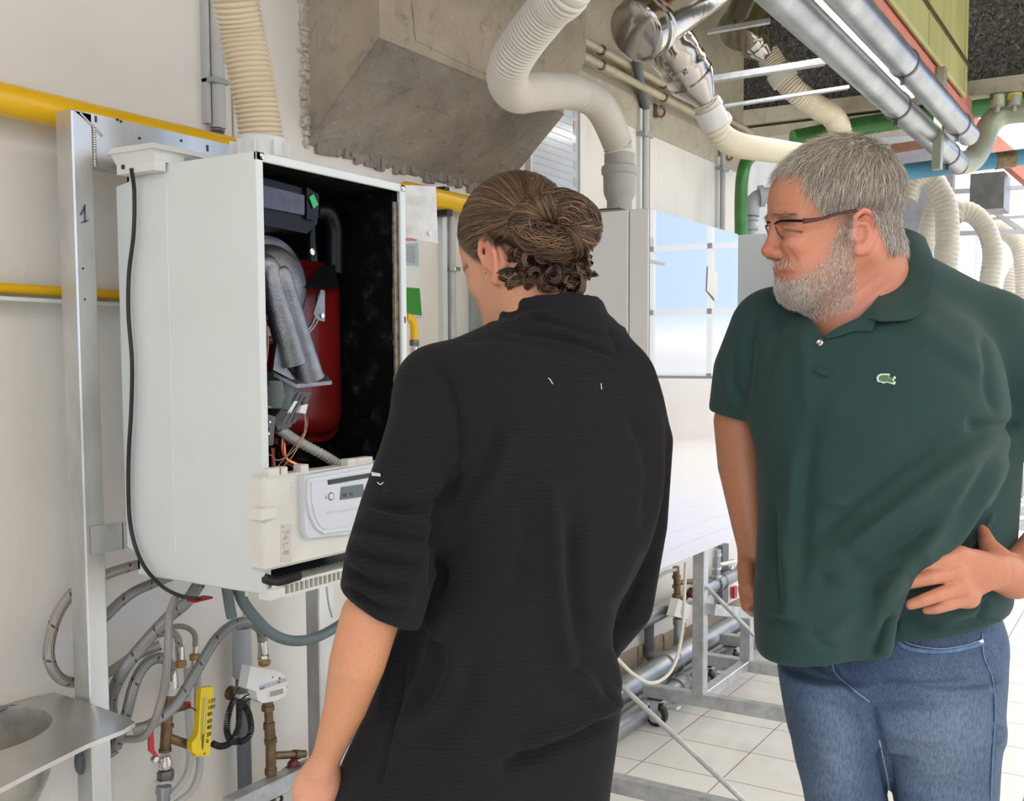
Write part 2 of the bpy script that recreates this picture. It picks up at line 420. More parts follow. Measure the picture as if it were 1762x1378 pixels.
# ================================================================== the setting
WY = 2.15           # plane of the long wall
mb = MB().box((-3.5, -7, -.1), (18, 2.9, 0)); struct('floor', mb, MT['floor_tiles'])
mb = MB().box((-3.5, WY, 0.10), (5.55, WY+.25, 2.555)); struct('wall_left', mb, MT['wall_white'])
mb = MB().box((-3.5, WY, 2.555), (5.55, WY+.25, 4.2)); 
up = struct('wall_upper', mb, MT['wall_white'])
mb = MB().box((2.1, WY-.004, 2.556), (5.551, WY, 4.0)); struct('trim_1', mb, MT['concrete_pale'])
mb = MB().box((-3.5, WY-.012, 0), (5.55, WY+.2, .10)); struct('baseboard_left', mb, MT['wood_strip'])
mb = MB().box((5.55, 2.75, 0), (18, 2.9, 4.2)); struct('wall_recess', mb, simple('far_grey', (.50, .50, .52), .7, var=.1))
# thin board joints on the wall
mb = MB()
for x_ in (1.885, 4.35, 5.25): mb.box((x_, WY-.003, 0.1), (x_+.004, WY, 2.55))
struct('trim_2', mb, simple('joint', (.45, .43, .40), .8))
# ceiling: solid above the work zone, widened to cut sky light, open glazing beyond
mb = MB().box((-3.5, -2.2, 4.2), (6.9, 2.9, 4.35)); struct('ceiling', mb, MT['concrete_pale'])
mb = MB().box((-3.65, -6.0, 0), (-3.5, 2.9, 1.0)).box((-3.65, .9, 1.0), (-3.5, 2.9, 4.35)); struct('wall_back_unseen', mb, MT['wall_white'])  # out of view; opening above the sill shaped to let in front light
# wood-wool bulkhead and concrete beam across the hall
zA, zB = P(1380, 190, X=6.9)[2], P(1380, 236, X=6.9)[2]; zC, zD = P(1710, 148, X=6.9)[2], P(1710, 173, X=6.9)[2]; ySp = P(1650, 160, X=6.9)[1]
mb = MB().box((6.9, ySp, zA), (7.05, 2.9, 4.3)).box((6.9, -3.2, zC), (7.05, ySp, 4.3)); struct('wall_bulkhead', mb, MT['wood_wool'])
mb = MB().box((6.7, ySp, (zA+zB)/2), (7.1, 2.9, zA)).box((6.76, ySp, zB), (7.14, 2.9, (zA+zB)/2-.02)).box((6.7, -3.2, zD), (7.1, ySp, zC)); struct('trim_3', mb, MT['concrete_pale'])
# grey partition in the far hall on the left
mb = MB().box((9.2, P(1640, 300, X=9.2)[1], 0), (9.3, 2.75, 4.2)); struct('wall_partition', mb, simple('partition_grey', (.22, .22, .25), .7, var=.15))
# far end: glazed gable with mullions
mb = MB()
for y_ in np.arange(-7, 2.8, 1.2): mb.box((17.5, y_-.05, 1.2), (17.6, y_+.05, 6))
for z_ in (1.2, 2.4, 3.6, 4.8): mb.box((17.5, -7, z_-.05), (17.6, 2.9, z_+.05))
o = struct('window_1', mb, MT['white_paint'])
mb = MB().box((17.5, -7, 0), (17.6, 2.9, 1.2)); struct('wall_far', mb, MT['wall_white'])
# glazed long side of the hall, seen only as the reflection in the glossy cabinet
mb = MB()
for x_ in np.arange(-3.5, 17.6, 1.05): mb.box((x_-.022, -6.03, .9), (x_+.022, -5.95, 5.2))
for z_ in (.9, 2.6, 5.2): mb.box((-3.5, -6.04, z_-.04), (17.6, -5.94, z_+.04))
struct('window_2', mb, MT['grey_pvc'])
mb = MB().box((-3.5, -6.1, 0), (17.6, -5.9, .9)).box((-3.5, -6.12, .9), (3.4, -5.9, 5.2)); struct('wall_right_unseen', mb, MT['wall_white'])  # sill, plus an unseen solid stretch added to hold back side light

# concrete chute that comes out of the wall
A = lambda x, z, y: np.array((x, y, z))
x0, x1 = 2.15, 3.11
prof = [(WY, 2.115), (1.875, 2.368), (1.875, 4.2), (WY, 4.2)]
n = 26; m_ = 14
def rough_face(a, b, c, d, nu, nv, amp):
    V = np.zeros((nu, nv, 3)); a, b, c, d = map(np.array, (a, b, c, d))
    for i in range(nu):
        for j in range(nv):
            s_, t_ = i/(nu-1), j/(nv-1); V[i, j] = (a*(1-s_)+b*s_)*(1-t_)+(d*(1-s_)+c*s_)*t_
    nn = np.cross(b-a, d-a); nn = nn/np.linalg.norm(nn)
    k_ = (np.random.rand(nu, nv)-.5)*2*amp
    k_[0] = k_[-1] = 0; k_[:, 0] = k_[:, -1] = 0
    return V+nn*k_[..., None]
zr = 2.115
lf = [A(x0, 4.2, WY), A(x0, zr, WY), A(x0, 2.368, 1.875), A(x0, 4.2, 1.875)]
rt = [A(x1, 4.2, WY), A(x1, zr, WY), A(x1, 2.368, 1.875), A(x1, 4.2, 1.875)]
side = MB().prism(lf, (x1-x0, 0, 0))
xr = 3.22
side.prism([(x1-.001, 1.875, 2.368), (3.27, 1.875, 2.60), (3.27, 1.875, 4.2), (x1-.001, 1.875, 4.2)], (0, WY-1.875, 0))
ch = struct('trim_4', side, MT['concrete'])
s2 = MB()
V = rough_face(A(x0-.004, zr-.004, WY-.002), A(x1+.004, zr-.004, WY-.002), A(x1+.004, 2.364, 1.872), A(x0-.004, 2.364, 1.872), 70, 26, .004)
s2.grid(V); struct('trim_5', s2, MT['concrete_shaded'], smooth=60)
# render patches of paler plaster on the chute's front and the ragged plaster edge on the wall
s3 = MB()
V = rough_face(A(2.30, 2.40, 1.873), A(2.71, 2.385, 1.873), A(2.80, 3.1, 1.873), A(2.20, 3.1, 1.873), 30, 30, .003); s3.grid(V)
struct('trim_6', s3, MT['concrete'], smooth=60)
rg = MB(); rnd = random.Random(3)
zz = 2.10
while zz < 3.0:
    h = rnd.uniform(.006, .018); wd = abs(rnd.gauss(.014, .006))+.003
    rg.box((2.150-wd, WY-rnd.uniform(.004, .02), zz), (2.153, WY+.01, zz+h), bev=.003); zz += h*.55
struct('trim_7', rg, MT['plaster'])
rg = MB(); xx = 2.18
while xx < 3.25:
    wd = rnd.uniform(.008, .035); h = abs(rnd.gauss(.012, .007))+.004
    rg.box((xx, WY-rnd.uniform(.006, .02), 2.112-h), (xx+wd, WY+.01, 2.14), bev=.003); xx += wd*.6
struct('trim_8', rg, MT['concrete_shaded'])
# ================================================================== implicit-surface modelling for the figures
def S(x, y, d): return P(x, y, d=d)
def smin(a, b, k):
    h = np.clip(.5+.5*(b-a)/k, 0, 1); return b*(1-h)+a*h-k*h*(1-h)
def smax(a, b, k): return -smin(-a, -b, k)
def f_cone(a, b, ra, rb):
    a = np.array(a, float); b = np.array(b, float); ab = b-a; L2 = ab@ab
    def f(p):
        t = np.clip((p-a)@ab/L2, 0, 1); return np.linalg.norm(p-a-t[:, None]*ab, axis=1)-(ra+(rb-ra)*t)
    return f
def f_path(pts, rs):
    """tapering tube along joints, radii per joint"""
    fs = [f_cone(pts[i], pts[i+1], rs[i], rs[i+1]) for i in range(len(pts)-1)]
    def f(p):
        o = fs[0](p)
        for g in fs[1:]: o = np.minimum(o, g(p))
        return o
    return f
def f_ell(c, r, R=None):
    c = np.array(c, float); r = np.array(r, float)
    def f(p):
        q = p-c
        if R is not None: q = q@R
        k0 = np.linalg.norm(q/r, axis=1); k1 = np.linalg.norm(q/(r*r), axis=1)+1e-9
        return k0*(k0-1)/k1
    return f
def f_loft(rings, yaw, pw=2.0):
    """rings: (z, cx, cy, a, b); a along yaw direction, b across; smooth in z"""
    rings = sorted(rings, key=lambda r: r[0]); q = rings_path(rings, len(rings)*14)
    zs = q[:, 0]; ca, sa = math.cos(yaw), math.sin(yaw)
    def f(p):
        z = np.clip(p[:, 2], zs[0], zs[-1])
        cx, cy, a, b = (np.interp(z, zs, q[:, i]) for i in range(1, 5))
        dx, dy = p[:, 0]-cx, p[:, 1]-cy
        u, v = dx*ca+dy*sa, -dx*sa+dy*ca
        k0 = (np.abs(u/a)**pw+np.abs(v/b)**pw)**(1/pw); k1 = np.sqrt((u/a**2)**2+(v/b**2)**2)+1e-9
        g = np.where(k0 < .3, (k0-1)*np.minimum(a, b), k0*(k0-1)/k1) if pw == 2 else (k0-1)*np.minimum(a, b)
        e = np.abs(p[:, 2]-z); return np.where(e > 0, np.sqrt(np.maximum(g, 0)**2+e**2)+np.minimum(g, 0)*0, g)
    return f
def f_plane(pt, n):
    n = np.array(n, float); n /= np.linalg.norm(n); pt = np.array(pt, float)
    return lambda p: (p-pt)@n
class Body:
    def __init__(s): s.ops = []; s.lo = []; s.hi = []
    def add(s, f, k=.02, op='u'): s.ops.append((op, f, k)); return s
    def sub(s, f, k=.01): return s.add(f, k, 's')
    def cut(s, f, k=.004): return s.add(f, k, 'i')
    def __call__(s, p):
        o = None
        for op, f, k in s.ops:
            v = f(p)
            if o is None: o = v
            elif op == 'u': o = smin(o, v, k)
            elif op == 's': o = smax(o, -v, k)
            else: o = smax(o, v, k)
        return o
def surface_net(F, lo, hi, h, B=8, lip=1.6):
    """narrow-band surface nets; returns vertices, quads"""
    lo = np.array(lo, float); hi = np.array(hi, float)
    nb = np.ceil((hi-lo)/(B*h)).astype(int); N = nb*B+2
    g = np.stack(np.meshgrid(*[np.arange(k) for k in nb], indexing='ij'), -1).reshape(-1, 3)
    c = lo+(g+.5)*B*h; v = F(c); keep = g[np.abs(v) < B*h*.87*lip]
    off = np.stack(np.meshgrid(*[np.arange(B+1)]*3, indexing='ij'), -1).reshape(-1, 3)
    VV = []; KK = []; EE = [[], [], []]
    key = lambda ijk: (ijk[..., 0]*N[1]+ijk[..., 1])*N[2]+ijk[..., 2]
    for s in range(0, len(keep), 400):
        kb = keep[s:s+400]; idx = kb[:, None, :]*B+off[None]
        f = F((lo+idx*h).reshape(-1, 3)).reshape(len(kb), B+1, B+1, B+1)
        f = np.where(np.abs(f) < 1e-9, 1e-9, f); sg = f < 0
        cor = [f[:, i:B+i, j:B+j, k:B+k] for i in (0, 1) for j in (0, 1) for k in (0, 1)]
        cnt = sum((q < 0).astype(int) for q in cor); act = (cnt > 0) & (cnt < 8)
        w = np.nonzero(act)
        if not len(w[0]): continue
        cv = np.stack([q[w] for q in cor], 1)
        acc = np.zeros((len(w[0]), 3)); num = np.zeros(len(w[0]))
        cp = [(i, j, k) for i in (0, 1) for j in (0, 1) for k in (0, 1)]
        for a in range(8):
            for b in range(a+1, 8):
                if sum(abs(cp[a][t]-cp[b][t]) for t in range(3)) != 1: continue
                fa, fb = cv[:, a], cv[:, b]; m_ = (fa < 0) != (fb < 0)
                t = np.where(m_, fa/(fa-fb+1e-30), 0)
                pa, pb = np.array(cp[a], float), np.array(cp[b], float)
                acc += m_[:, None]*(pa+(pb-pa)*t[:, None]); num += m_
        base = kb[w[0]]*B+np.stack(w[1:], 1)
        VV.append(lo+(base+acc/num[:, None])*h); KK.append(key(base))
        for ax, (i, j, k) in enumerate(((1, 0, 0), (0, 1, 0), (0, 0, 1))):
            a = sg[:, :B, :B, :B]; b = sg[:, i:B+i, j:B+j, k:B+k]; q = np.nonzero(a != b)
            EE[ax].append(np.concatenate([kb[q[0]]*B+np.stack(q[1:], 1), a[q][:, None].astype(int)], 1))
    V = np.vstack(VV); K = np.concatenate(KK); o = np.argsort(K); Ks = K[o]
    Q = []
    for ax in range(3):
        e_ = np.vstack(EE[ax]); ijk = e_[:, :3]; fl = e_[:, 3] > 0
        u = np.zeros(3, int); v_ = np.zeros(3, int); u[(ax+1) % 3] = 1; v_[(ax+2) % 3] = 1
        ks = np.stack([key(ijk), key(ijk-u), key(ijk-u-v_), key(ijk-v_)], 1)
        pos = np.clip(np.searchsorted(Ks, ks), 0, len(Ks)-1); ok = (Ks[pos] == ks).all(1)
        q = o[pos]; q = np.where(fl[:, None], q, q[:, ::-1]); Q.append(q[ok])
    return V, np.vstack(Q)
def vnormals(V, Q):
    n = np.cross(V[Q[:, 2]]-V[Q[:, 0]], V[Q[:, 3]]-V[Q[:, 1]]); o = np.zeros_like(V)
    for i in range(4):
        for c_ in range(3): o[:, c_] += np.bincount(Q[:, i], n[:, c_], len(V))
    return o/(np.linalg.norm(o, axis=1)[:, None]+1e-12)
def smoothv(V, Q, it=2, lam=.5):
    E_ = np.vstack([Q[:, [0, 1]], Q[:, [1, 2]], Q[:, [2, 3]], Q[:, [3, 0]]])
    E_ = np.vstack([E_, E_[:, ::-1]]); deg = np.bincount(E_[:, 0], minlength=len(V))[:, None]+1e-9
    for _ in range(it):
        a = np.stack([np.bincount(E_[:, 0], V[E_[:, 1], c_], len(V)) for c_ in range(3)], 1)/deg
        V = V*(1-lam)+a*lam
    return V
def seg_dist(q, poly):
    """distance of 2D points to a polyline and position along it (0..1)"""
    poly = np.array(poly, float); L = np.linalg.norm(np.diff(poly, axis=0), axis=1); T = L.sum(); acc = 0
    bd = np.full(len(q), 1e9); bt = np.zeros(len(q)); bs = np.zeros(len(q))
    for i in range(len(poly)-1):
        a, b = poly[i], poly[i+1]; ab = b-a; t = np.clip((q-a)@ab/(ab@ab+1e-9), 0, 1)
        r = q-a-t[:, None]*ab; d = np.linalg.norm(r, axis=1); m_ = d < bd
        bd[m_] = d[m_]; bt[m_] = (acc+t[m_]*L[i])/T; bs[m_] = np.sign(ab[0]*r[m_, 1]-ab[1]*r[m_, 0]); acc += L[i]
    return bd, bt, bs
def folds(V, N, lst):
    """cloth folds: (polyline as seen from the camera, height m, half width px); ridge if height > 0"""
    pr = proj(V); q = pr[:, :2]; vis = np.clip(-(N@CF)*2.0+.15, 0, 1); D = np.zeros(len(V))
    for poly, amp, wd in lst:
        p = rings_path(poly, max(8, 4*len(poly))) if len(poly) > 2 else np.array(poly, float)
        lo, hi = p.min(0)-3*wd, p.max(0)+3*wd
        m_ = np.nonzero(((q > lo) & (q < hi)).all(1))[0]
        if not len(m_): continue
        d, t, s_ = seg_dist(q[m_], p)
        end = np.clip(np.minimum(t, 1-t)*5, 0, 1)**.7
        D[m_] += amp*np.exp(-(d/wd)**2)*end
    return V+N*(D*vis)[:, None]
def fast_mesh(name, V, Q, mat, parent, colors=None, smooth=True):
    off = wloc(parent) if parent is not None else np.zeros(3)
    me = bpy.data.meshes.new(name); V = V-off
    me.vertices.add(len(V)); me.vertices.foreach_set('co', V.astype('f').ravel())
    Q = np.asarray(Q); nv = Q.shape[1]
    me.loops.add(Q.size); me.loops.foreach_set('vertex_index', Q.astype('i').ravel())
    me.polygons.add(len(Q)); me.polygons.foreach_set('loop_start', np.arange(0, Q.size, nv, dtype='i'))
    me.polygons.foreach_set('loop_total', np.full(len(Q), nv, 'i'))
    if smooth: me.polygons.foreach_set('use_smooth', [True]*len(Q))
    me.update(calc_edges=True)
    if colors is not None:
        at = me.color_attributes.new('tint', 'FLOAT_COLOR', 'POINT')
        c4 = np.concatenate([colors, np.ones((len(colors), 1))], 1); at.data.foreach_set('color', c4.astype('f').ravel())
    me.validate()
    return link(me, name, mat, parent)
from mathutils.bvhtree import BVHTree
def bvh_of(V, Q): return BVHTree.FromPolygons(V.tolist(), Q.tolist())
def hit(b, x, y, lift=0.0):
    r = CF+CR*(x-PPX)/FPX-CU*(y-PPY)/FPX; r = r/np.linalg.norm(r)
    c, n, i, d = b.ray_cast(Vector(CO), Vector(r))
    if c is None: return None, None
    n = np.array(n)
    if n@r > 0: n = -n
    return np.array(c)+n*lift, n
def tint_mat(name, rough=.5, bump=None, sss=0.0, weave=None, **kw):
    m = M(name, (.5, .5, .5), rough, **kw); a = m.N('ShaderNodeVertexColor', layer_name='tint')
    v = m.ramp(m.noise(220, 3), [(.3, (.90, .90, .90)), (.7, (1.0, 1.0, 1.0))])
    m.color(m.mix(a.outputs['Color'], v, 1.0, 'MULTIPLY'))
    if sss: m.b.inputs['Subsurface Weight'].default_value = sss; m.b.inputs['Subsurface Radius'].default_value = (.012, .005, .003); m.b.inputs['Subsurface Scale'].default_value = 1.0
    if bump: m.bump(m.noise(bump[0], 4), bump[1], bump[2])
    return m.m
def strands(roots, dirs, lens, wid, cols, curl, nseg=4, droop=None, rng=None):
    """tapering three-sided hairs; curl: per-strand sideways vector added along the length"""
    n = len(roots); V = []; d = dirs/np.linalg.norm(dirs, axis=1)[:, None]
    a = np.cross(d, np.array([.3, .5, .81])); a /= np.linalg.norm(a, axis=1)[:, None]; b = np.cross(d, a)
    L = lens[:, None]
    for s in range(nseg+1):
        t = s/nseg; c_ = roots+d*L*t+curl*L*(t*t)
        r = (wid*(1-t*.85))[:, None]
        for k_ in range(3):
            an = 2*PI*k_/3; V.append(c_+r*(math.cos(an)*a+math.sin(an)*b))
    V = np.stack(V, 1).reshape(-1, 3)
    base = np.arange(n)[:, None]*(3*(nseg+1)); Q = []
    for s in range(nseg):
        for k_ in range(3):
            i, j = s*3+k_, s*3+(k_+1) % 3; Q.append(np.concatenate([base+i, base+j, base+j+3, base+i+3], 1))
    return V, np.vstack(Q), np.repeat(cols, 3*(nseg+1), 0)
# ================================================================== bearded person in the green polo shirt
MT['skin'] = tint_mat('skin', .48, (500, .12, .002), .12)
MT['hair_strand'] = tint_mat('hair_strand', .45)
man = thing('person', 'bearded grey-haired person in glasses and a dark green polo shirt, hand on hip', 'person', (P(1500, 900, d=1.62)[0], P(1500, 900, d=1.62)[1], 0))
U_ = 1.47/FPX                                   # one photo pixel at the head, in metres
th = math.radians(12)
hf = -CR*math.cos(th)-CF*math.sin(th); hf[2] -= .0; hf /= np.linalg.norm(hf)
hs = np.cross(np.array([0, 0, 1.]), hf); hs = hs-hf*(hs@hf); hs /= np.linalg.norm(hs)
if hs@CF > 0: hs = -hs                          # side towards the camera (his left)
hh = np.cross(hf, hs); hh = hh if hh[2] > 0 else -hh
HO = S(1440, 400, 1.50)
HR = np.stack([hf, hs, hh], 1)
def h(x, y, s=0.0):
    """point of the head seen at photo pixel (x, y) in the plane |s| beside the face's mid-plane; s < 0 is its mirror"""
    r = CF+CR*(x-PPX)/FPX-CU*(y-PPY)/FPX; t = ((HO-CO)@hs+abs(s)*U_)/(r@hs)
    if abs(s) < 1e-6: t = ((HO-CO)@hs)/(r@hs)
    p = CO+r*t
    return p-hs*(2*abs(s)*U_) if s < 0 else p
def he(x, y, s, rx, ry, rs, rot=0.0):
    R_ = HR
    if rot:
        c_, s_ = math.cos(rot), math.sin(rot); R_ = np.stack([hf*c_+hh*s_, hs, hh*c_-hf*s_], 1)
    return f_ell(h(x, y, s), np.array([rx, rs, ry])*U_, R_)
B = Body()
B.add(he(1450, 328, 0, 106, 92, 84))
B.add(he(1392, 352, 0, 72, 74, 68), .03)
B.add(he(1398, 438, 0, 60, 76, 58), .03)
for s in (-1, 1):
    B.add(f_cone(h(1478, 428, s*58), h(1385, 498, s*28), 26*U_, 24*U_), .03)
    B.add(he(1368, 418, s*40, 24, 20, 22), .02)
    B.add(f_cone(h(1336, 376, s*12), h(1372, 374, s*48), 8*U_, 5*U_), .014)
B.add(he(1374, 501, 0, 23, 22, 30), .02)
B.add(he(1376, 470, 0, 38, 34, 44), .02)
B.add(f_cone(h(1338, 380), h(1326, 427), 8*U_, 12*U_), .012)
B.add(he(1324, 432, 0, 15, 11.5, 13), .006)
for s in (-1, 1): B.add(he(1337, 436, s*13, 12, 9, 8), .005)
for s in (-1, 1): B.sub(he(1345, 397, s*33, 16, 13, 17), .012)
for s in (-1, 1):
    B.add(he(1367, 395, s*32, 17, 15, 17), .004)
    B.add(f_path([h(1353, 394, s*18), h(1349, 390, s*32), h(1363, 396, s*48)], [3*U_]*3), .006)
    B.add(f_path([h(1356, 403, s*20), h(1352, 406, s*32), h(1364, 402, s*46)], [3*U_]*3), .008)
B.add(he(1346, 460, 0, 13, 6, 24), .006).add(he(1350, 473, 0, 12, 7, 21), .006)
B.sub(f_path([h(1364, 467, 24), h(1340, 467, 10), h(1336, 467, 0), h(1340, 467, -10), h(1364, 467, -24)], [1.6*U_]*5), .002)
# near and far ear
for s in (-1, 1):
    B.add(he(1490, 398, s*82, 20, 35, 9, .12), .01)
    B.sub(he(1482, 402, s*93, 11, 19, 9, .12), .006)
    B.add(f_path([h(1470, 392, s*86), h(1472, 372, s*90), h(1486, 361, s*92), h(1503, 368, s*94), h(1511, 388, s*94), h(1504, 412, s*92), h(1490, 430, s*88)], [4*U_, 5*U_, 5*U_, 5*U_, 5*U_, 5*U_, 6*U_]), .004)
    B.add(he(1478, 430, s*86, 10, 10, 6), .006)
    B.add(he(1466, 404, s*86, 6, 9, 6), .005)
    B.add(f_path([h(1478, 385, s*90), h(1492, 384, s*92), h(1498, 402, s*91), h(1488, 420, s*90)], [3*U_]*4), .005)
# neck
B.add(f_cone(h(1488, 430), S(1500, 590, 1.55), 70*U_, 78*U_), .03)
B.add(f_cone(h(1430, 500), S(1475, 600, 1.545), 40*U_, 50*U_), .04)
B.add(f_cone(S(1490, 560, 1.56), S(1500, 1000, 1.62), .07, .08), .03)
B.add(f_cone(S(1455, 560, 1.525), S(1450, 600, 1.53), .054, .05), .03)
# right arm (hangs), forearm and hand
B.add(f_cone(S(1500, 620, 1.58), S(1315, 600, 1.62), .06, .04), .03)
B.add(f_path([S(1310, 610, 1.62), S(1273, 725, 1.63), S(1279, 800, 1.63), S(1292, 900, 1.61), S(1300, 948, 1.60)], [.044, .042, .041, .031, .027]), .015)
B.add(f_ell(S(1305, 990, 1.59), (.018, .033, .045), np.stack([CF, CR, CU], 1)), .02)
for k_, (dx, dd, r_) in enumerate(((-22, -.01, .0095), (-8, 0, .0100), (8, .01, .0098), (22, .018, .0085))):
    b0 = S(1303+dx, 1012, 1.585+dd); b1 = S(1307+dx, 1042, 1.565+dd); b2 = S(1318+dx, 1052, 1.590+dd); b3 = S(1322+dx, 1036, 1.605+dd)
    B.add(f_path([b0, b1, b2, b3], [r_*1.1, r_, r_*.95, r_*.85]), .004)
B.add(f_path([S(1283, 975, 1.575), S(1287, 1010, 1.55), S(1304, 1034, 1.545)], [.014, .012, .009]), .008)
# left arm: upper arm inside the sleeve, elbow out to the right, forearm back to the hip
el = S(1893, 800, 1.66)
B.add(f_path([S(1500, 620, 1.58), S(1700, 590, 1.60), el], [.06, .055, .045]), .03)
B.add(f_path([el, S(1815, 935, 1.56), S(1748, 993, 1.44)], [.043, .044, .031]), .012)
# hand on the hip: palm, four fingers, thumb behind
pr_ = np.stack([CR*.97-CF*-.25, CU, np.cross(CR, CU)], 1)
hd = lambda x, y, d_: S(x, y, d_)
B.add(f_cone(hd(1738, 992, 1.452), hd(1690, 985, 1.415), .024, .020), .012)
B.add(f_ell(hd(1672, 985, 1.405), np.array([48, 42, 20])*1.38/FPX, np.stack([CR, CU, CF], 1)), .012)
kn = [((1652, 956, 1.400), (1622, 966, 1.387), (1585, 977, 1.388), (1553, 990, 1.400), 12.5),
      ((1646, 985, 1.390), (1600, 994, 1.376), (1566, 1002, 1.380), (1540, 1009, 1.392), 12.8),
      ((1655, 1010, 1.390), (1612, 1024, 1.374), (1588, 1033, 1.370), (1567, 1040, 1.374), 12.2),
      ((1668, 1030, 1.398), (1630, 1041, 1.384), (1612, 1047, 1.382), (1594, 1049, 1.388), 10.6)]
for a, b, c_, d_, r_ in kn:
    B.add(f_path([hd(*a), hd(*b), hd(*c_), hd(*d_)], [r_*1.12*U_*.94, r_*U_*.97, r_*.9*U_*.95, r_*.76*U_*.95]), .0035)
    B.add(f_ell(hd(*a), np.array([17, 14, 12])*U_, np.stack([CR, CU, CF], 1)), .012)
B.add(f_path([hd(1722, 975, 1.42), hd(1700, 938, 1.45), hd(1690, 912, 1.49)], [.020, .013, .009]), .028)
lo = np.array(S(1250, 1100, 1.2)); 
pts_ = np.array([S(1220, 1100, 1.35), S(1930, 1100, 1.8), S(1200, 210, 1.35), S(1930, 210, 1.8), S(1220, 600, 1.8), S(1930, 600, 1.35), h(1440, 210, 110), h(1440, 210, -110), S(1500, 1050, 1.25)])
V, Q = surface_net(B, pts_.min(0)-.05, pts_.max(0)+.05, .0024)
V = smoothv(V, Q, 2, .4); N_ = vnormals(V, Q)
# creases of the hand, forehead and neck as real relief
fl = [([(1600, 984), (1602, 998), (1598, 1006)], -.0006, 2.2), ([(1612, 1020), (1616, 1030)], -.0006, 2.2), ([(1618, 1036), (1624, 1046)], -.0005, 2), ([(1735, 958), (1742, 985), (1738, 1005)], -.0012, 4),
      ([(1240, 917), (1308, 912)], -.001, 2.5), ([(1330, 352), (1375, 362)], -.0006, 2.5), ([(1345, 345), (1350, 338)], -.0005, 2.5), ([(1450, 520), (1520, 470)], -.0012, 5), ([(1470, 535), (1535, 480)], -.0012, 5),
      ([(1352, 425), (1366, 442), (1372, 458)], -.0018, 4), ([(1290, 1000), (1302, 1008), (1304, 1022)], -.0008, 2.5)]
V = folds(V, N_, fl); N_ = vnormals(V, Q)
def headpix(p):
    l_ = (p-HO)@HR; q_ = HO+hf*l_[:, :1]+hh*l_[:, 2:]+hs*np.abs(l_[:, 1:2]); r_ = proj(q_)
    return r_[:, 0], r_[:, 1], np.abs(l_[:, 1])/U_
hx, hy, hz = headpix(V)
HEADVN = (V, N_)
def sstep(a, b, x): t = np.clip((x-a)/(b-a), 0, 1); return t*t*(3-2*t)
isH = (hy < 560) & (hx < 1600) & (hx > 1280) & (hz < 130)
colr = np.tile(np.array([.48, .20, .105]), (len(V), 1))
pq = proj(V)
hand = (pq[:, 1] > 900) & (pq[:, 0] > 1500); colr = np.where(((pq[:, 1] > 880) & (pq[:, 0] > 1500))[:, None], np.array((.55, .225, .135)), colr)
def blend(m_, c_): 
    global colr
    m_ = np.clip(m_, 0, 1)[:, None]; colr = colr*(1-m_)+np.array(c_)*m_
blend(isH*sstep(560, 520, hy), (.55, .225, .13))
g = lambda cx, cy, rx, ry: isH*np.exp(-(((hx-cx)/rx)**2+((hy-cy)/ry)**2))
blend(g(1318, 432, 18, 18)*.45, (.58, .17, .12)); blend(g(1378, 435, 26, 22)*.5, (.68, .24, .16)); blend(g(1400, 320, 60, 40)*.5, (.64, .29, .18))
blend(isH*(hz > 80)*(hx > 1466)*.7, (.66, .24, .17)); blend(isH*sstep(440, 500, hy)*(hx > 1440)*.5, (.58, .22, .16))
blend(isH*np.exp(-((hy-469)/7)**2)*(hx < 1366)*.6, (.50, .14, .11)); blend(isH*np.exp(-((hy-467)/1.8)**2)*(hx < 1369)*.6, (.22, .07, .06))
# hair region and beard region on the skin, from the head's own coordinates
top_line = np.interp(hx, [1280, 1318, 1345, 1375, 1398, 1408, 1420, 1440, 1462, 1495, 1515, 1530, 1600], [292, 290, 282, 290, 325, 350, 368, 370, 362, 352, 400, 436, 436])
hairm = isH*sstep(4, -10, hy-top_line)
beard_lo = np.interp(hx, [1330, 1345, 1360, 1400, 1425, 1440, 1450, 1466], [452, 478, 478, 462, 440, 395, 372, 372])
beardm = isH*sstep(-6, 10, hy-beard_lo)*sstep(1478, 1462, hx)*sstep(560, 535, hy+np.clip(hx-1400, 0, 99)*.25)
mous = isH*np.exp(-((hy-452)/5.5)**2-((hx-1350)/16)**2)
beardm = np.clip(beardm*(1-np.exp(-((hy-470)/9)**2)*(hx < 1372))+mous*.7, 0, 1)
blend(hairm*.75, (.27, .235, .20)); blend(beardm*.5, (.34, .22, .17))
blend(np.clip(isH*np.exp(-((hy-397-.15*(hx-1365))/2.2)**2)*(hx > 1350)*(hx < 1382), 0, 1)*.85, (.05, .03, .025)); blend(g(1368, 408, 14, 6)*.4, (.45, .17, .12))
blend(np.clip(isH*np.exp(-((hy-372)/4)**2)*(hx < 1372)*(hx > 1325), 0, 1)*.4, (.30, .18, .12))
body_m = fast_mesh('body', V, Q, MT['skin'], man, colr)
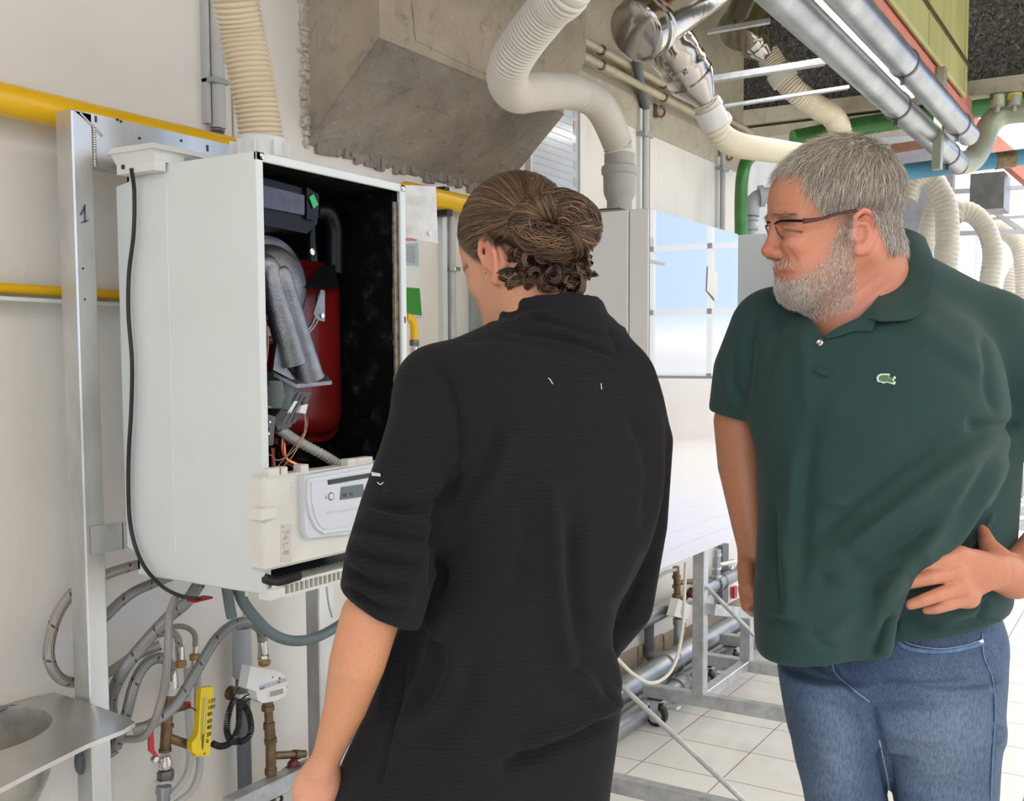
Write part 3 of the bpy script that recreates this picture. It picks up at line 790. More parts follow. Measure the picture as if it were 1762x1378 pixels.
# glasses come later; hair and beard from strands rooted on the skin
def hair_part(name, mask, n, dirf, len_rng, wid, pal, curl_amt, parent, seed, Vv, Nn, outw=.15):
    rg_ = np.random.RandomState(seed); pr = mask/mask.sum(); idx = rg_.choice(len(Vv), n, p=pr)
    r0 = Vv[idx]+rg_.randn(n, 3)*.0012; nn = Nn[idx]; d_ = dirf(r0, nn, rg_)
    d_ = d_-nn*(np.sum(d_*nn, 1)[:, None]); d_ /= np.linalg.norm(d_, axis=1)[:, None]+1e-9
    d_ = d_+nn*(outw*(1+.5*rg_.rand(n, 1)))+rg_.randn(n, 3)*.10
    ln = rg_.uniform(*len_rng, n); ci = rg_.choice(len(pal), n); co_ = np.array(pal)[ci]*rg_.uniform(.75, 1.2, (n, 1))
    cu = -nn*(outw*1.1)+rg_.randn(n, 3)*curl_amt
    v_, q_, c_ = strands(r0, d_, ln, np.full(n, wid)*rg_.uniform(.7, 1.3, n), co_, cu)
    return fast_mesh(name, v_, q_, MT['hair_strand'], parent, c_)
def comb(r0, nn, rg_):
    l = (r0-HO)@HR/U_; x_, y_, z_ = headpix(r0)
    # forward and down over the brow on top, down on the sides, down-back behind the ear
    fw = np.interp(x_, [1320, 1400, 1480, 1560], [1.0, .8, .35, -.05])*np.interp(y_, [240, 320, 420], [1.0, .55, .1])
    dn = np.interp(y_, [228, 300, 420], [.15, .8, 1.0])
    sd = np.sign(l[:, 1])*np.interp(np.abs(l[:, 1]), [0, 60], [.0, .35])
    return hf*fw[:, None]-hh*dn[:, None]+hs*(sd+rg_.randn(len(r0))*.12)[:, None]+hf*(rg_.randn(len(r0))*.15)[:, None]
wt = hairm*np.interp(hy, [230, 330, 430], [1, 1, .8])
pal = [(.66, .60, .52), (.50, .43, .35), (.24, .19, .15), (.82, .77, .70), (.36, .30, .24), (.60, .50, .40)]
hair_part('hair', wt*(hy < 335), 11000, comb, (.020, .034), .00042, pal, .10, man, 1, V, N_, .30)
hair_part('hair', wt*(hy >= 325), 9000, comb, (.008, .017), .00038, [(.66, .61, .56), (.46, .40, .35), (.80, .76, .71), (.27, .22, .18)], .10, man, 2, V, N_, .25)
def bcomb(r0, nn, rg_):
    l = (r0-HO)@HR/U_; n_ = len(r0)
    return -hh*1.0+hf*(.15+rg_.randn(n_)*.25)[:, None]+hs*(rg_.randn(n_)*.25)[:, None]
wb = beardm*np.interp(hx, [1335, 1400, 1470], [1.0, 1, .85])
hair_part('beard', wb, 9000, bcomb, (.004, .009), .00030, [(.82, .76, .69), (.68, .60, .53), (.42, .32, .25), (.90, .86, .80)], .15, man, 3, V, N_, .45)
wl = isH*beardm*sstep(1425, 1375, hx)*sstep(470, 500, hy)
hair_part('beard', wl*1.0+1e-12, 2600, bcomb, (.005, .011), .00035, [(.80, .77, .73), (.72, .68, .64), (.62, .57, .52)], .15, man, 4, V, N_, .5)
we = isH*np.exp(-((hy-371)/4)**2)*(hx < 1366)*(hx > 1322)*(hz > 8)
hair_part('eyebrow', we+1e-12, 260, lambda r0, nn, rg_: hs*np.sign((r0-HO)@hs)[:, None]-hf*.4, (.005, .010), .00035, [(.20, .14, .11), (.34, .27, .22)], .1, man, 5, V, N_, .3)
# wispy fringe at the front of the hair line
wf = isH*np.exp(-((hx-1340)/26)**2-((hy-278)/12)**2)*(hz < 60)+1e-12
hair_part('hair', wf, 700, lambda r0, nn, rg_: hf*1.0-hh*(.35+rg_.rand(len(r0))*.5)[:, None]+hs*(rg_.randn(len(r0))*.3)[:, None], (.016, .030), .00040, [(.80, .76, .70), (.60, .54, .47), (.40, .34, .28)], .08, man, 9, *HEADVN, .35)
# ---- polo shirt
MT['polo_cloth'] = tint_mat('polo_cloth', .85, (900, .35, .0015), Sheen_Weight=.08)
def ringsL(lst, yaw, dep, sf=1.0):
    """silhouette rows (y, x left, x right, b[, depth]) -> loft rings"""
    o = []
    for r_ in lst:
        y, xl, xr, b = r_[:4]; d0 = r_[4] if len(r_) > 4 else dep
        c_ = S((xl+xr)/2, y, d0); w_ = (xr-xl)/2*d0/FPX*sf
        # view direction across this row
        vd = c_[:2]/np.linalg.norm(c_[:2]); rt_ = np.array([vd[1], -vd[0]])
        cu_ = abs(rt_@np.array([math.cos(yaw), math.sin(yaw)])); su_ = math.sqrt(max(0, 1-cu_*cu_))
        a = math.sqrt(max((w_*w_-(b*su_)**2), 1e-5))/cu_
        o.append((c_[2], c_[0], c_[1], a, b))
    return o
azR = math.atan2(CR[1], CR[0])
yawM = azR-math.radians(22)          # his left-right axis, turned to face left of the camera
SH = Body()
front = [(500, 1430, 1580, .075, 1.57), (540, 1355, 1645, .105, 1.56), (585, 1300, 1690, .125, 1.55), (640, 1278, 1712, .130, 1.55), (720, 1282, 1722, .140, 1.55), (800, 1301, 1712, .152, 1.55),
         (880, 1308, 1672, .160, 1.55), (950, 1307, 1590, .165, 1.54), (1020, 1303, 1540, .165, 1.53), (1090, 1306, 1525, .16, 1.53), (1180, 1315, 1515, .155, 1.53)]
SH.add(f_loft(ringsL(front, yawM, 1.55), yawM, 2.3))
back = [(560, 1360, 1700, .08, 1.66), (700, 1340, 1745, .11, 1.66), (800, 1340, 1742, .13, 1.66), (880, 1340, 1737, .15, 1.64), (960, 1340, 1732, .165, 1.61), (1040, 1350, 1728, .175, 1.61), (1120, 1352, 1722, .175, 1.61), (1190, 1360, 1716, .175, 1.61)]
SH.add(f_loft(ringsL(back, yawM, 1.62), yawM, 2.2), .012)
SH.add(f_path([S(1690, 805, 1.50), S(1632, 890, 1.435), S(1582, 950, 1.395), S(1542, 1006, 1.378), S(1524, 1060, 1.388), S(1498, 1180, 1.40)], [.02, .018, .017, .017, .018, .02]), .035)
# shoulders and sleeves
SH.add(f_cone(S(1500, 520, 1.58), S(1340, 560, 1.61), .065, .060), .035)
SH.add(f_cone(S(1535, 510, 1.58), S(1700, 585, 1.60), .080, .072), .04)
SH.add(f_path([S(1322, 570, 1.61), S(1292, 640, 1.62), S(1274, 745, 1.63)], [.062, .060, .055]), .02)
SH.add(f_path([S(1700, 590, 1.60), S(1775, 660, 1.60), S(1850, 745, 1.62)], [.080, .085, .078]), .025)
# sleeve ends and hem
nA = S(1263, 740, 1.63)-S(1292, 600, 1.61)
def sleeve_cut(p):
    pl = (p-S(1262, 716, 1.63))@(nA/np.linalg.norm(nA)); near = np.linalg.norm(p-S(1258, 760, 1.63), axis=1)-.105
    return np.minimum(-pl, .5)*-1 if False else np.where(near < 0, pl, np.minimum(pl, -1e-3) if False else -.05)
pl_n = nA/np.linalg.norm(nA)
# the right sleeve is cut in a ball round its opening
def cutball(p):
    a_ = (p-S(1262, 714, 1.63))@pl_n; b_ = np.linalg.norm(p-S(1248, 776, 1.63), axis=1)-.085
    return np.maximum(-a_, b_)           # negative inside the removed piece
SH.sub(cutball, .004)
h1, h2, h3 = S(1306, 1058, 1.66), S(1490, 1142, 1.375), S(1712, 1080, 1.46)
hn = np.cross(h2-h1, h3-h1); hn = hn if hn[2] < 0 else -hn
SH.cut(f_plane(h1, hn), .008)
# neck opening
SH.sub(f_path([S(1497, 430, 1.56), S(1488, 520, 1.545)], [.072, .062]), .012)
def f_poly(poly, d0, d1):
    """volume seen inside a pixel polygon between two depths"""
    poly = np.array(poly, float)
    def f(p):
        q_ = proj(p); x, y, z = q_[:, 0], q_[:, 1], q_[:, 2]; q2 = q_[:, :2]; dd_ = np.full(len(p), 1e9); ins = np.zeros(len(p), bool)
        for i in range(len(poly)):
            a, b = poly[i], poly[(i+1) % len(poly)]; ab = b-a; t = np.clip((q2-a)@ab/(ab@ab), 0, 1)
            dd_ = np.minimum(dd_, np.linalg.norm(q2-a-t[:, None]*ab, axis=1))
            c_ = (a[1] > y) != (b[1] > y); xi = a[0]+(y-a[1])/(b[1]-a[1]+1e-12)*ab[0]; ins ^= c_ & (x < xi)
        s_ = np.where(ins, -dd_, dd_)*z/FPX; return np.maximum(s_, np.maximum(d0-z, z-d1))
    return f
SH.sub(f_poly([(1360, 400), (1362, 520), (1396, 548), (1418, 580), (1445, 566), (1470, 552), (1512, 536), (1575, 520), (1590, 400)], 1.20, 1.56), .006)
pts_ = np.array([S(1190, 1180, 1.2), S(1940, 1180, 1.9), S(1190, 420, 1.2), S(1940, 420, 1.9), S(1190, 700, 1.9), S(1940, 700, 1.2)])
V, Q = surface_net(SH, pts_.min(0), pts_.max(0), .0038)
V = smoothv(V, Q, 3, .5); N_ = vnormals(V, Q)
fl = [([(1650, 742), (1560, 790), (1450, 880), (1400, 930)], -.007, 16), ([(1728, 742), (1640, 800), (1540, 880), (1440, 960)], .010, 15), ([(1735, 765), (1660, 860), (1560, 930), (1470, 975)], -.009, 16),
      ([(1735, 790), (1690, 860), (1640, 930), (1585, 975)], .008, 9), ([(1690, 800), (1600, 930), (1540, 1000), (1500, 1080)], .008, 15), ([(1440, 950), (1520, 985), (1590, 960)], -.007, 16),
      ([(1420, 1000), (1500, 1020), (1560, 1000)], .006, 14), ([(1400, 985), (1450, 1010), (1520, 1015)], -.005, 10),
      ([(1365, 760), (1360, 880), (1355, 1000), (1360, 1080)], .005, 12), ([(1400, 720), (1385, 850), (1380, 1000)], -.004, 14), ([(1330, 850), (1332, 960), (1340, 1060)], -.005, 9), ([(1345, 880), (1350, 980)], .004, 7),
      ([(1400, 860), (1460, 870), (1500, 868)], .003, 8), ([(1540, 1060), (1520, 1090), (1500, 1135)], -.012, 10), ([(1555, 1045), (1600, 1075), (1700, 1065)], -.008, 12), ([(1480, 1040), (1420, 1090), (1350, 1085)], .006, 14),
      ([(1310, 1060), (1380, 1080), (1440, 1120)], -.006, 8), ([(1330, 1050), (1400, 1085)], .005, 9), ([(1300, 520), (1290, 600), (1283, 700)], -.006, 8), ([(1345, 540), (1330, 600), (1300, 660)], -.004, 10),
      ([(1590, 600), (1660, 640), (1720, 700)], -.004, 20), ([(1755, 735), (1700, 735), (1660, 730)], -.010, 12), ([(1690, 560), (1700, 640), (1715, 720)], -.005, 9), ([(1560, 540), (1620, 590), (1700, 640)], .004, 20),
      ([(1245, 640), (1260, 690), (1290, 715)], .004, 9), ([(1262, 600), (1262, 660), (1285, 700)], -.004, 7), ([(1420, 690), (1480, 740), (1560, 750)], .003, 30), ([(1380, 560), (1385, 640), (1390, 720)], .003, 14),
      ([(1700, 870), (1650, 940), (1610, 960)], -.006, 6), ([(1712, 880), (1680, 930), (1640, 962)], .005, 5), ([(1610, 1080), (1660, 1060), (1690, 1040)], .005, 9), ([(1700, 1030), (1690, 1060), (1720, 1070)], -.006, 6)]
V = folds(V, N_, [(a_, b_*1.35, c_) for a_, b_, c_ in fl]); N_ = vnormals(V, Q)
cg = np.tile(np.array([.012, .046, .043]), (len(V), 1))
shirt = fast_mesh('polo_shirt', V, Q, MT['polo_cloth'], man, cg)
BS = bvh_of(V, Q)
shirt_cloth = tint_mat('polo_trim', .85, (900, .3, .0015))
def sheet(name, uppx, lopx, dep_up, dep_lo, mat, parent, n=24, m_=7, thick=.0025, bulge=.0, colr_=(.012, .046, .043)):
    """cloth strip between two curves given by pixel and depth"""
    up_ = rings_path([S(x, y, d_) for (x, y), d_ in zip(uppx, dep_up)], n); lo_ = rings_path([S(x, y, d_) for (x, y), d_ in zip(lopx, dep_lo)], n)
    t = np.linspace(0, 1, m_)[None, :, None]; G = up_[:, None]*(1-t)+lo_[:, None]*t
    G = G-CF*(bulge*np.sin(t*PI))
    nn = np.cross(np.gradient(G, axis=0), np.gradient(G, axis=1)); nn /= np.linalg.norm(nn, axis=2)[..., None]+1e-9
    if (nn.reshape(-1, 3)@CF).mean() > 0: nn = -nn
    mb_ = MB(); F_ = G; Bk = G-nn*thick
    mb_.grid(F_); mb_.grid(Bk[:, ::-1])
    for a_, b_ in ((F_[0], Bk[0]), (F_[-1], Bk[-1]), (F_[:, 0], Bk[:, 0]), (F_[:, -1], Bk[:, -1])): mb_.grid(np.stack([a_, b_]))
    o_ = obj(name, mb_, mat, parent, 60)
    at = o_.data.color_attributes.new('tint', 'FLOAT_COLOR', 'POINT'); at.data.foreach_set('color', np.tile(np.array(colr_+(1,)), len(o_.data.vertices)).astype('f'))
    return o_
# ---- collar, placket, button, emblem
sheet('collar', [(1556, 392), (1552, 440), (1530, 488), (1508, 520), (1484, 545)], [(1592, 408), (1607, 452), (1602, 505), (1574, 545), (1520, 552)], [1.60, 1.53, 1.49, 1.455, 1.44], [1.60, 1.50, 1.445, 1.425, 1.42], MT['polo_cloth'], shirt, 28, 9, .0035, .006)
sheet('collar', [(1556, 392), (1552, 440), (1530, 488), (1508, 520), (1484, 545)], [(1530, 402), (1535, 450), (1522, 500), (1500, 530), (1480, 556)], [1.601, 1.531, 1.491, 1.456, 1.441], [1.68, 1.60, 1.54, 1.50, 1.46], MT['polo_cloth'], shirt, 24, 6, .003, .0)
def depth_at(x, y, dflt):
    a_, b_ = hit(BS, x, y)
    return float((a_-CO)@CF) if a_ is not None else dflt
lo_ = [(1422, 583), (1445, 578), (1470, 570), (1500, 570)]; dl = [depth_at(x, y, 1.39)-.004 for x, y in lo_]
sheet('placket', [(1418, 578), (1440, 564), (1475, 547), (1512, 532)], lo_, [d_+.002 for d_ in dl], dl, MT['polo_cloth'], shirt, 20, 6, .003, .002)
pl = [(1400, 636), (1429, 646)]; dl = [depth_at(x, y+5, 1.38)-.002 for x, y in pl]
sheet('placket_box', [(1402, 630), (1431, 640)], [(1398, 638), (1427, 650)], dl, dl, MT['polo_cloth'], shirt, 8, 4, .002, .001)
c_, n_ = hit(BS, 1411, 590, .0)
def patch(name, bv, polys, lift, mat, parent, thick=.0012):
    mb_ = MB()
    for poly in polys:
        pp = []
        for x, y in poly:
            a_, b_ = hit(bv, x, y, lift)
            if a_ is not None: pp.append(a_)
        if len(pp) > 2: mb_.prism(pp[::-1], -CF*thick)
    return obj(name, mb_, mat, parent) if mb_.n else None
if c_ is not None: obj('button', MB().lathe(c_, n_, [(0, .005), (.002, .005), (.003, .0035), (.0022, .001)], 14), MT['steel'], shirt)
def front(name, pts, d_, mat, parent, th_=.0015): return obj(name, MB().prism([S(x, y, d_) for x, y in pts][::-1], CF*th_), mat, parent)
seam('placket_edge', BS, [(1414, 586), (1406, 610), (1400, 634)], .0014, MT['polo_cloth'], shirt, .0) if False else None
crocW = [(1508, 651), (1510, 646), (1515, 643), (1523, 643), (1530, 643), (1531, 647), (1528, 649), (1534, 650), (1540, 647), (1541, 651), (1537, 654), (1541, 658), (1539, 662), (1532, 660), (1526, 658), (1520, 660), (1516, 658), (1510, 657)]
cx_, cy_ = 1524.5, 652
crocG = [(cx_+(x-cx_)*.80, cy_+(y-cy_)*.72) for x, y in crocW]
em = patch('emblem', BS, [crocW], .0006, MT['white_paint'], shirt)
if em: patch('crocodile_figure', BS, [crocG], .0014, MT['green_paint'], em, .0010)
# ---- glasses
GF = simple('glasses_frame', (.05, .012, .02), .25); GB = MT['black_plastic']
def rim(s_, x0_, x1_, y0_, y1_, sc0, sc1):
    p_ = []
    for t_ in np.linspace(0, 2*PI, 25)[:-1]:
        u_, v_ = math.cos(t_), math.sin(t_); u_ = math.copysign(abs(u_)**.6, u_); v_ = math.copysign(abs(v_)**.6, v_)
        x_ = (x0_+x1_)/2+u_*(x1_-x0_)/2; y_ = (y0_+y1_)/2+v_*(y1_-y0_)/2+.15*(x_-x0_)*0
        s2_ = sc0+(sc1-sc0)*(u_+1)/2; p_.append(h(x_, y_, s_*s2_))
    return p_
# lens plane slightly wrapped: near lens from the nose (s 8) to the hinge (s 62)
gl = bpy.data.objects.new('glasses', None); C.objects.link(gl); gl.parent = man; gl['label'] = 'dark half-rim eyeglasses'
for s_ in (1, -1):
    p_ = rim(s_, 1334, 1380, 381, 416, 13, 74)
    mbl = MB(); c0_ = np.mean(p_, 0); mbl.add(np.vstack([p_, [c0_-hf*-.002]]), [[i, (i+1) % 24, 24] for i in range(24)])
    obj('lens', mbl, MT['lens'], gl, 60)
    up_ = [h(1333, 385, s_*11), h(1346, 380, s_*36), h(1382, 380, s_*76)]
    obj('rim', MB().tube(up_, .0020, n=8, steps=14), GB, gl, 60)
    obj('rim', MB().tube([h(1333, 385, s_*11), h(1338, 400, s_*14), h(1348, 413, s_*26)], .0009, n=8, steps=10), GF, gl, 60)
    obj('temple_arm', MB().tube([h(1382, 380, s_*76), h(1388, 380, s_*79), h(1415, 376, s_*82), h(1440, 368, s_*86), h(1475, 362, s_*90)], [.0040, .0034, .0023, .0022, .0022], n=8, steps=30, ell=(.5, 1)), GF, gl, 60)
obj('bridge', MB().tube([h(1333, 385, -11), h(1320, 382, 0), h(1333, 385, 11)], .0012, n=8, steps=10), GB, gl, 60)
# ---- jeans and shoes
m = M('denim', (.10, .17, .30), .75); a_ = m.N('ShaderNodeVertexColor', layer_name='tint')
fine = m.noise(420, 2, co=m.co('World', (1, 1, .25))); big = m.noise(11, 5)
c1 = m.mix(a_.outputs['Color'], m.ramp(fine, [(.3, (.62, .62, .66)), (.7, (1.25, 1.25, 1.22))]), 1.0, 'MULTIPLY')
c1 = m.mix(c1, m.ramp(big, [(.3, (.8, .8, .82)), (.7, (1.2, 1.2, 1.18))]), 1.0, 'MULTIPLY')
m.color(c1).bump(fine, .3, .001); MT['denim'] = m.m
J = Body(); yJ = azR-math.radians(15)
hip = [(1000, 1350, 1690, .12, 1.61), (1080, 1338, 1720, .13, 1.61), (1140, 1342, 1720, .135, 1.59), (1200, 1352, 1716, .14, 1.57), (1250, 1362, 1716, .12, 1.57)]
J.add(f_loft(ringsL(hip, yJ, 1.57), yJ, 2.3))
rl = [(1150, 1342, 1530, .10, 1.56), (1220, 1354, 1535, .105, 1.56), (1300, 1368, 1528, .10, 1.56), (1378, 1386, 1526, .09, 1.56), (1560, 1410, 1530, .075, 1.58), (1750, 1430, 1530, .062, 1.60), (2080, 1440, 1525, .058, 1.60)]
ll = [(1150, 1480, 1722, .11, 1.54), (1220, 1500, 1716, .115, 1.54), (1260, 1512, 1720, .112, 1.54), (1300, 1522, 1716, .105, 1.54), (1378, 1540, 1712, .10, 1.54), (1560, 1560, 1700, .085, 1.56), (1750, 1575, 1690, .07, 1.58), (2080, 1580, 1680, .06, 1.60)]
J.add(f_loft(ringsL(rl, yJ, 1.57), yJ), .015); J.add(f_loft(ringsL(ll, yJ, 1.57), yJ), .010)
J.cut(f_plane((0, 0, .045), (0, 0, -1)), .004)
pts_ = np.array([S(1250, 1000, 1.3), S(1800, 1000, 1.9), S(1300, 1000, 1.9), S(1800, 1000, 1.3)]); lo, hi = pts_.min(0), pts_.max(0); lo[2] = .03; hi[2] += .02
V, Q = surface_net(J, lo, hi, .0042); V = smoothv(V, Q, 2, .5); N_ = vnormals(V, Q)
fl = [([(1520, 1175), (1600, 1180), (1690, 1170)], .004, 7), ([(1520, 1200), (1610, 1204), (1700, 1190)], -.004, 7), ([(1510, 1222), (1610, 1226), (1690, 1215)], .004, 8), ([(1505, 1200), (1550, 1238), (1640, 1262)], -.004, 8),
      ([(1500, 1210), (1540, 1262), (1640, 1275)], .004, 8), ([(1380, 1130), (1440, 1160), (1495, 1205)], -.007, 8), ([(1350, 1120), (1420, 1165), (1490, 1225)], .005, 9), ([(1365, 1180), (1440, 1220), (1500, 1262)], -.005, 10),
      ([(1497, 1205), (1508, 1262), (1525, 1320), (1533, 1378)], -.010, 8), ([(1400, 1290), (1450, 1330), (1510, 1350)], .004, 12), ([(1560, 1310), (1620, 1330), (1690, 1320)], .003, 10), ([(1560, 1350), (1630, 1362), (1700, 1350)], -.003, 9),
      ([(1430, 1130), (1455, 1165), (1495, 1200)], .004, 4), ([(1706, 1140), (1710, 1200), (1708, 1300), (1700, 1378)], -.003, 3), ([(1715, 1240), (1722, 1260), (1714, 1285)], .006, 9)]
V = folds(V, N_, fl); N_ = vnormals(V, Q)
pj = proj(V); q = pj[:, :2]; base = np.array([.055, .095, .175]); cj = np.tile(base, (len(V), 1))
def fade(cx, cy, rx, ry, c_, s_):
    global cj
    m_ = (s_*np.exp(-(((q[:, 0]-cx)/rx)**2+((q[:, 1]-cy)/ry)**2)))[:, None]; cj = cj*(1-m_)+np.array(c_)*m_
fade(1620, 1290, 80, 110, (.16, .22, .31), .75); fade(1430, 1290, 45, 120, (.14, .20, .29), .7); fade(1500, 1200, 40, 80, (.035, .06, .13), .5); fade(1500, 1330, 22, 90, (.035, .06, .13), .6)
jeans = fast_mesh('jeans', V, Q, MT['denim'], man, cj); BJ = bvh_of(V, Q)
# seams and pocket edge: raised stitched bands laid on the cloth
def on_surface(bv, pix, lift, n=40):
    p_ = rings_path(pix, n) if len(pix) > 2 else np.array([np.array(pix[0])*(1-t)+np.array(pix[1])*t for t in np.linspace(0, 1, n)]); o_ = []
    for x, y in p_:
        c_, n_ = hit(bv, x, y, lift)
        if c_ is not None: o_.append(c_)
    return np.array(o_)
MT['denim_band'] = simple('denim_band', (.10, .18, .32), .7, var=.3, vs=120)
MT['stitch'] = simple('stitch', (.30, .38, .48), .7, var=.2, vs=200)
def seam(name, bv, pix, w_, mat, parent, lift=.0012, flat=.35):
    p_ = on_surface(bv, pix, lift)
    if len(p_) < 3: return None
    for _ in range(3): p_[1:-1] = (p_[:-2]+p_[2:]+p_[1:-1]*2)/4
    return obj(name, MB().tube(p_, w_, n=8), mat, parent, 60)
pocket = seam('pocket_edge', BJ, [(1541, 1098), (1560, 1114), (1610, 1121), (1655, 1116), (1689, 1106)], .0042, MT['denim_band'], jeans)
seam('pocket_stitching', BJ, [(1546, 1094), (1565, 1108), (1612, 1116), (1655, 1111), (1686, 1101)], .0007, MT['stitch'], jeans, .0046)
seam('fly_stitching', BJ, [(1432, 1138), (1440, 1162), (1470, 1188), (1496, 1208)], .0008, MT['stitch'], jeans, .001)
seam('side_seam', BJ, [(1689, 1090), (1692, 1130), (1706, 1165), (1712, 1220), (1707, 1300), (1704, 1376)], .0013, MT['denim_band'], jeans)
seam('inseam', BJ, [(1513, 1272), (1520, 1310), (1528, 1345), (1531, 1377)], .0014, MT['stitch'], jeans)
c_, n_ = hit(BJ, 1686, 1104, .004)
if c_ is not None: obj('rivet', MB().lathe(c_-n_*.003, n_, [(0, .0042), (.003, .0042), (.0045, .002)], 14), MT['chrome'], jeans)
sh = MB()
for cx_ in (1483, 1628):
    g0 = P(cx_, 2080, d=1.60); fwd_ = np.array([-CF[0]*.9-CR[0]*.3, -CF[1]*.9-CR[1]*.3, 0]); fwd_ /= np.linalg.norm(fwd_)
    sd_ = np.array([-fwd_[1], fwd_[0], 0]); b0 = np.array([g0[0], g0[1], 0])-fwd_*.08
    rings_ = []
    for t, w_, hh_ in ((0, .03, .06), (.02, .036, .075), (.10, .04, .085), (.16, .045, .07), (.22, .046, .05), (.27, .036, .04), (.295, .014, .03)):
        c0 = b0+fwd_*t; an = np.linspace(0, 2*PI, 17)[:-1]
        rings_.append([c0+sd_*(w_*math.cos(a))+np.array([0, 0, 1])*(hh_*(.5+.5*math.sin(a))) for a in an]+[c0+sd_*w_])
    sh = MB().grid(np.array(rings_)); obj('shoe', sh, MT['dark_pvc'], man, 60)
# ================================================================== person with the hair bun in the black fleece
kid = thing('person', 'person seen from behind with curly brown hair bun and black fleece jumper', 'person', (P(880, 900, d=1.45)[0], P(880, 900, d=1.45)[1], 0))
U2 = 1.5/FPX; tA = math.radians(42); tP = math.radians(14)
f2 = -CR*math.cos(tA)*math.cos(tP)+CF*math.sin(tA)*math.cos(tP)-np.array([0, 0, 1])*math.sin(tP); f2 /= np.linalg.norm(f2)
s2 = np.cross(np.array([0, 0, 1.]), f2); s2 /= np.linalg.norm(s2)
if s2@CF > 0: s2 = -s2
h2_ = np.cross(f2, s2); h2_ = h2_ if h2_[2] > 0 else -h2_
O2 = S(886, 396, 1.50); R2 = np.stack([f2, s2, h2_], 1)
def k(f, s, u): return O2+f2*(f*U2)+s2*(s*U2)+h2_*(u*U2)
def ke(f, s, u, rf, rs, ru): return f_ell(k(f, s, u), np.array([rf, rs, ru])*U2, R2)
K = Body()
K.add(ke(0, 0, 0, 103, 82, 92)).add(ke(46, 0, -22, 56, 66, 60), .03).add(ke(46, 0, -88, 50, 56, 72), .03)
for s in (-1, 1):
    K.add(f_cone(k(-2, s*52, -88), k(70, s*22, -152), 24*U2, 19*U2), .03).add(ke(62, s*40, -78, 26, 20, 22), .02)
    K.add(f_cone(k(93, s*10, -42), k(80, s*46, -44), 10*U2, 9*U2), .012).sub(ke(98, s*32, -60, 14, 17, 12), .01)
    K.add(ke(84, s*32, -60, 14, 15, 14), .004).add(ke(101, s*12, -98, 10, 7, 8), .006)
    K.add(ke(-22, s*84, -62, 20, 9, 36), .010).sub(ke(-14, s*95, -60, 11, 9, 20), .006)
    K.add(f_path([k(2, s*84, -72), k(4, s*90, -48), k(-10, s*94, -30), k(-28, s*98, -28), k(-40, s*100, -46), k(-38, s*98, -70), k(-26, s*92, -92), k(-14, s*86, -100)], [4*U2, 4.5*U2, 5*U2, 5*U2, 5*U2, 5*U2, 5.5*U2, 7*U2]), .004)
K.add(f_cone(k(97, 0, -50), k(114, 0, -92), 8*U2, 12*U2), .012).add(ke(90, 0, -120, 12, 24, 7), .006).add(ke(88, 0, -131, 12, 20, 8), .006).add(ke(74, 0, -154, 20, 24, 18), .02)
K.add(f_cone(k(-28, 0, -85), S(938, 610, 1.46), 60*U2, 68*U2), .035)
K.add(f_cone(S(935, 600, 1.45), S(850, 1200, 1.40), .07, .07), .03)
# left arm with hand, right arm folded in front of the body
K.add(f_path([S(930, 640, 1.43), S(748, 690, 1.36), S(690, 880, 1.30), S(650, 1010, 1.26)], [.06, .046, .036, .030]), .02)
K.add(f_path([S(652, 1020, 1.265), S(637, 1062, 1.26), S(615, 1140, 1.27), S(595, 1215, 1.29), S(566, 1292, 1.31), S(556, 1318, 1.315)], [.030, .0365, .0350, .0275, .0195, .0190]), .01)
K.add(f_ell(S(543, 1358, 1.32), (.016, .030, .040), np.stack([CF, CR*.97-CU*.25, CU*.97+CR*.25], 1)), .015)
for i_, (dx, dy, r_) in enumerate(((-24, 0, .0082), (-9, 8, .0088), (6, 10, .0088), (20, 6, .0084))):
    a = S(540+dx, 1385+dy, 1.31); b = S(530+dx, 1418+dy, 1.315); c_ = S(535+dx, 1448+dy, 1.335); d_ = S(548+dx, 1462+dy, 1.36)
    K.add(f_path([a, b, c_, d_], [r_*1.15, r_, r_*.95, r_*.8]), .004)
K.add(f_path([S(566, 1330, 1.33), S(580, 1365, 1.34), S(575, 1400, 1.345)], [.013, .011, .009]), .012)
K.add(f_path([S(960, 640, 1.45), S(1085, 720, 1.52), S(1070, 1030, 1.52), S(960, 1130, 1.62), S(880, 1150, 1.68)], [.06, .036, .030, .030, .026]), .02)
K.add(f_ell(S(845, 1155, 1.70), (.040, .030, .018), np.stack([CR, CU, CF], 1)), .015)
for i_, dy in enumerate((-20, -6, 8, 21)):
    K.add(f_path([S(815, 1150+dy, 1.70), S(775, 1152+dy*1.2, 1.70), S(750, 1156+dy*1.1, 1.68)], [.0095, .009, .0075]), .004)
K.add(f_path([S(850, 1135, 1.69), S(825, 1105, 1.68), S(805, 1095, 1.67)], [.012, .0105, .009]), .01)
pts_ = np.array([S(480, 1490, 1.2), S(480, 280, 1.75), S(1180, 1490, 1.75), S(1180, 280, 1.2), S(480, 280, 1.2), S(1180, 1490, 1.2)])
V, Q = surface_net(K, pts_.min(0)-.02, pts_.max(0)+.02, .0026); V = smoothv(V, Q, 2, .4); N_ = vnormals(V, Q)
lc = (V-O2)@R2/U2; F_, S_, H_ = lc[:, 0], np.abs(lc[:, 1]), lc[:, 2]
colr = np.tile(np.array([.60, .285, .155]), (len(V), 1)); hd2 = (H_ > -190) & (np.abs(F_) < 140) & (S_ < 120)
blend(hd2*1.0, (.60, .29, .17)); blend(hd2*(S_ > 80)*(H_ < -20)*.6, (.70, .27, .18)); pq = proj(V)
blend(np.exp(-((pq[:, 0]-620)/45)**2-((pq[:, 1]-1095)/40)**2)*.35, (.66, .27, .17)); blend(sstep(1290, 1340, pq[:, 1])*(pq[:, 0] < 600)*.6, (.70, .33, .24))
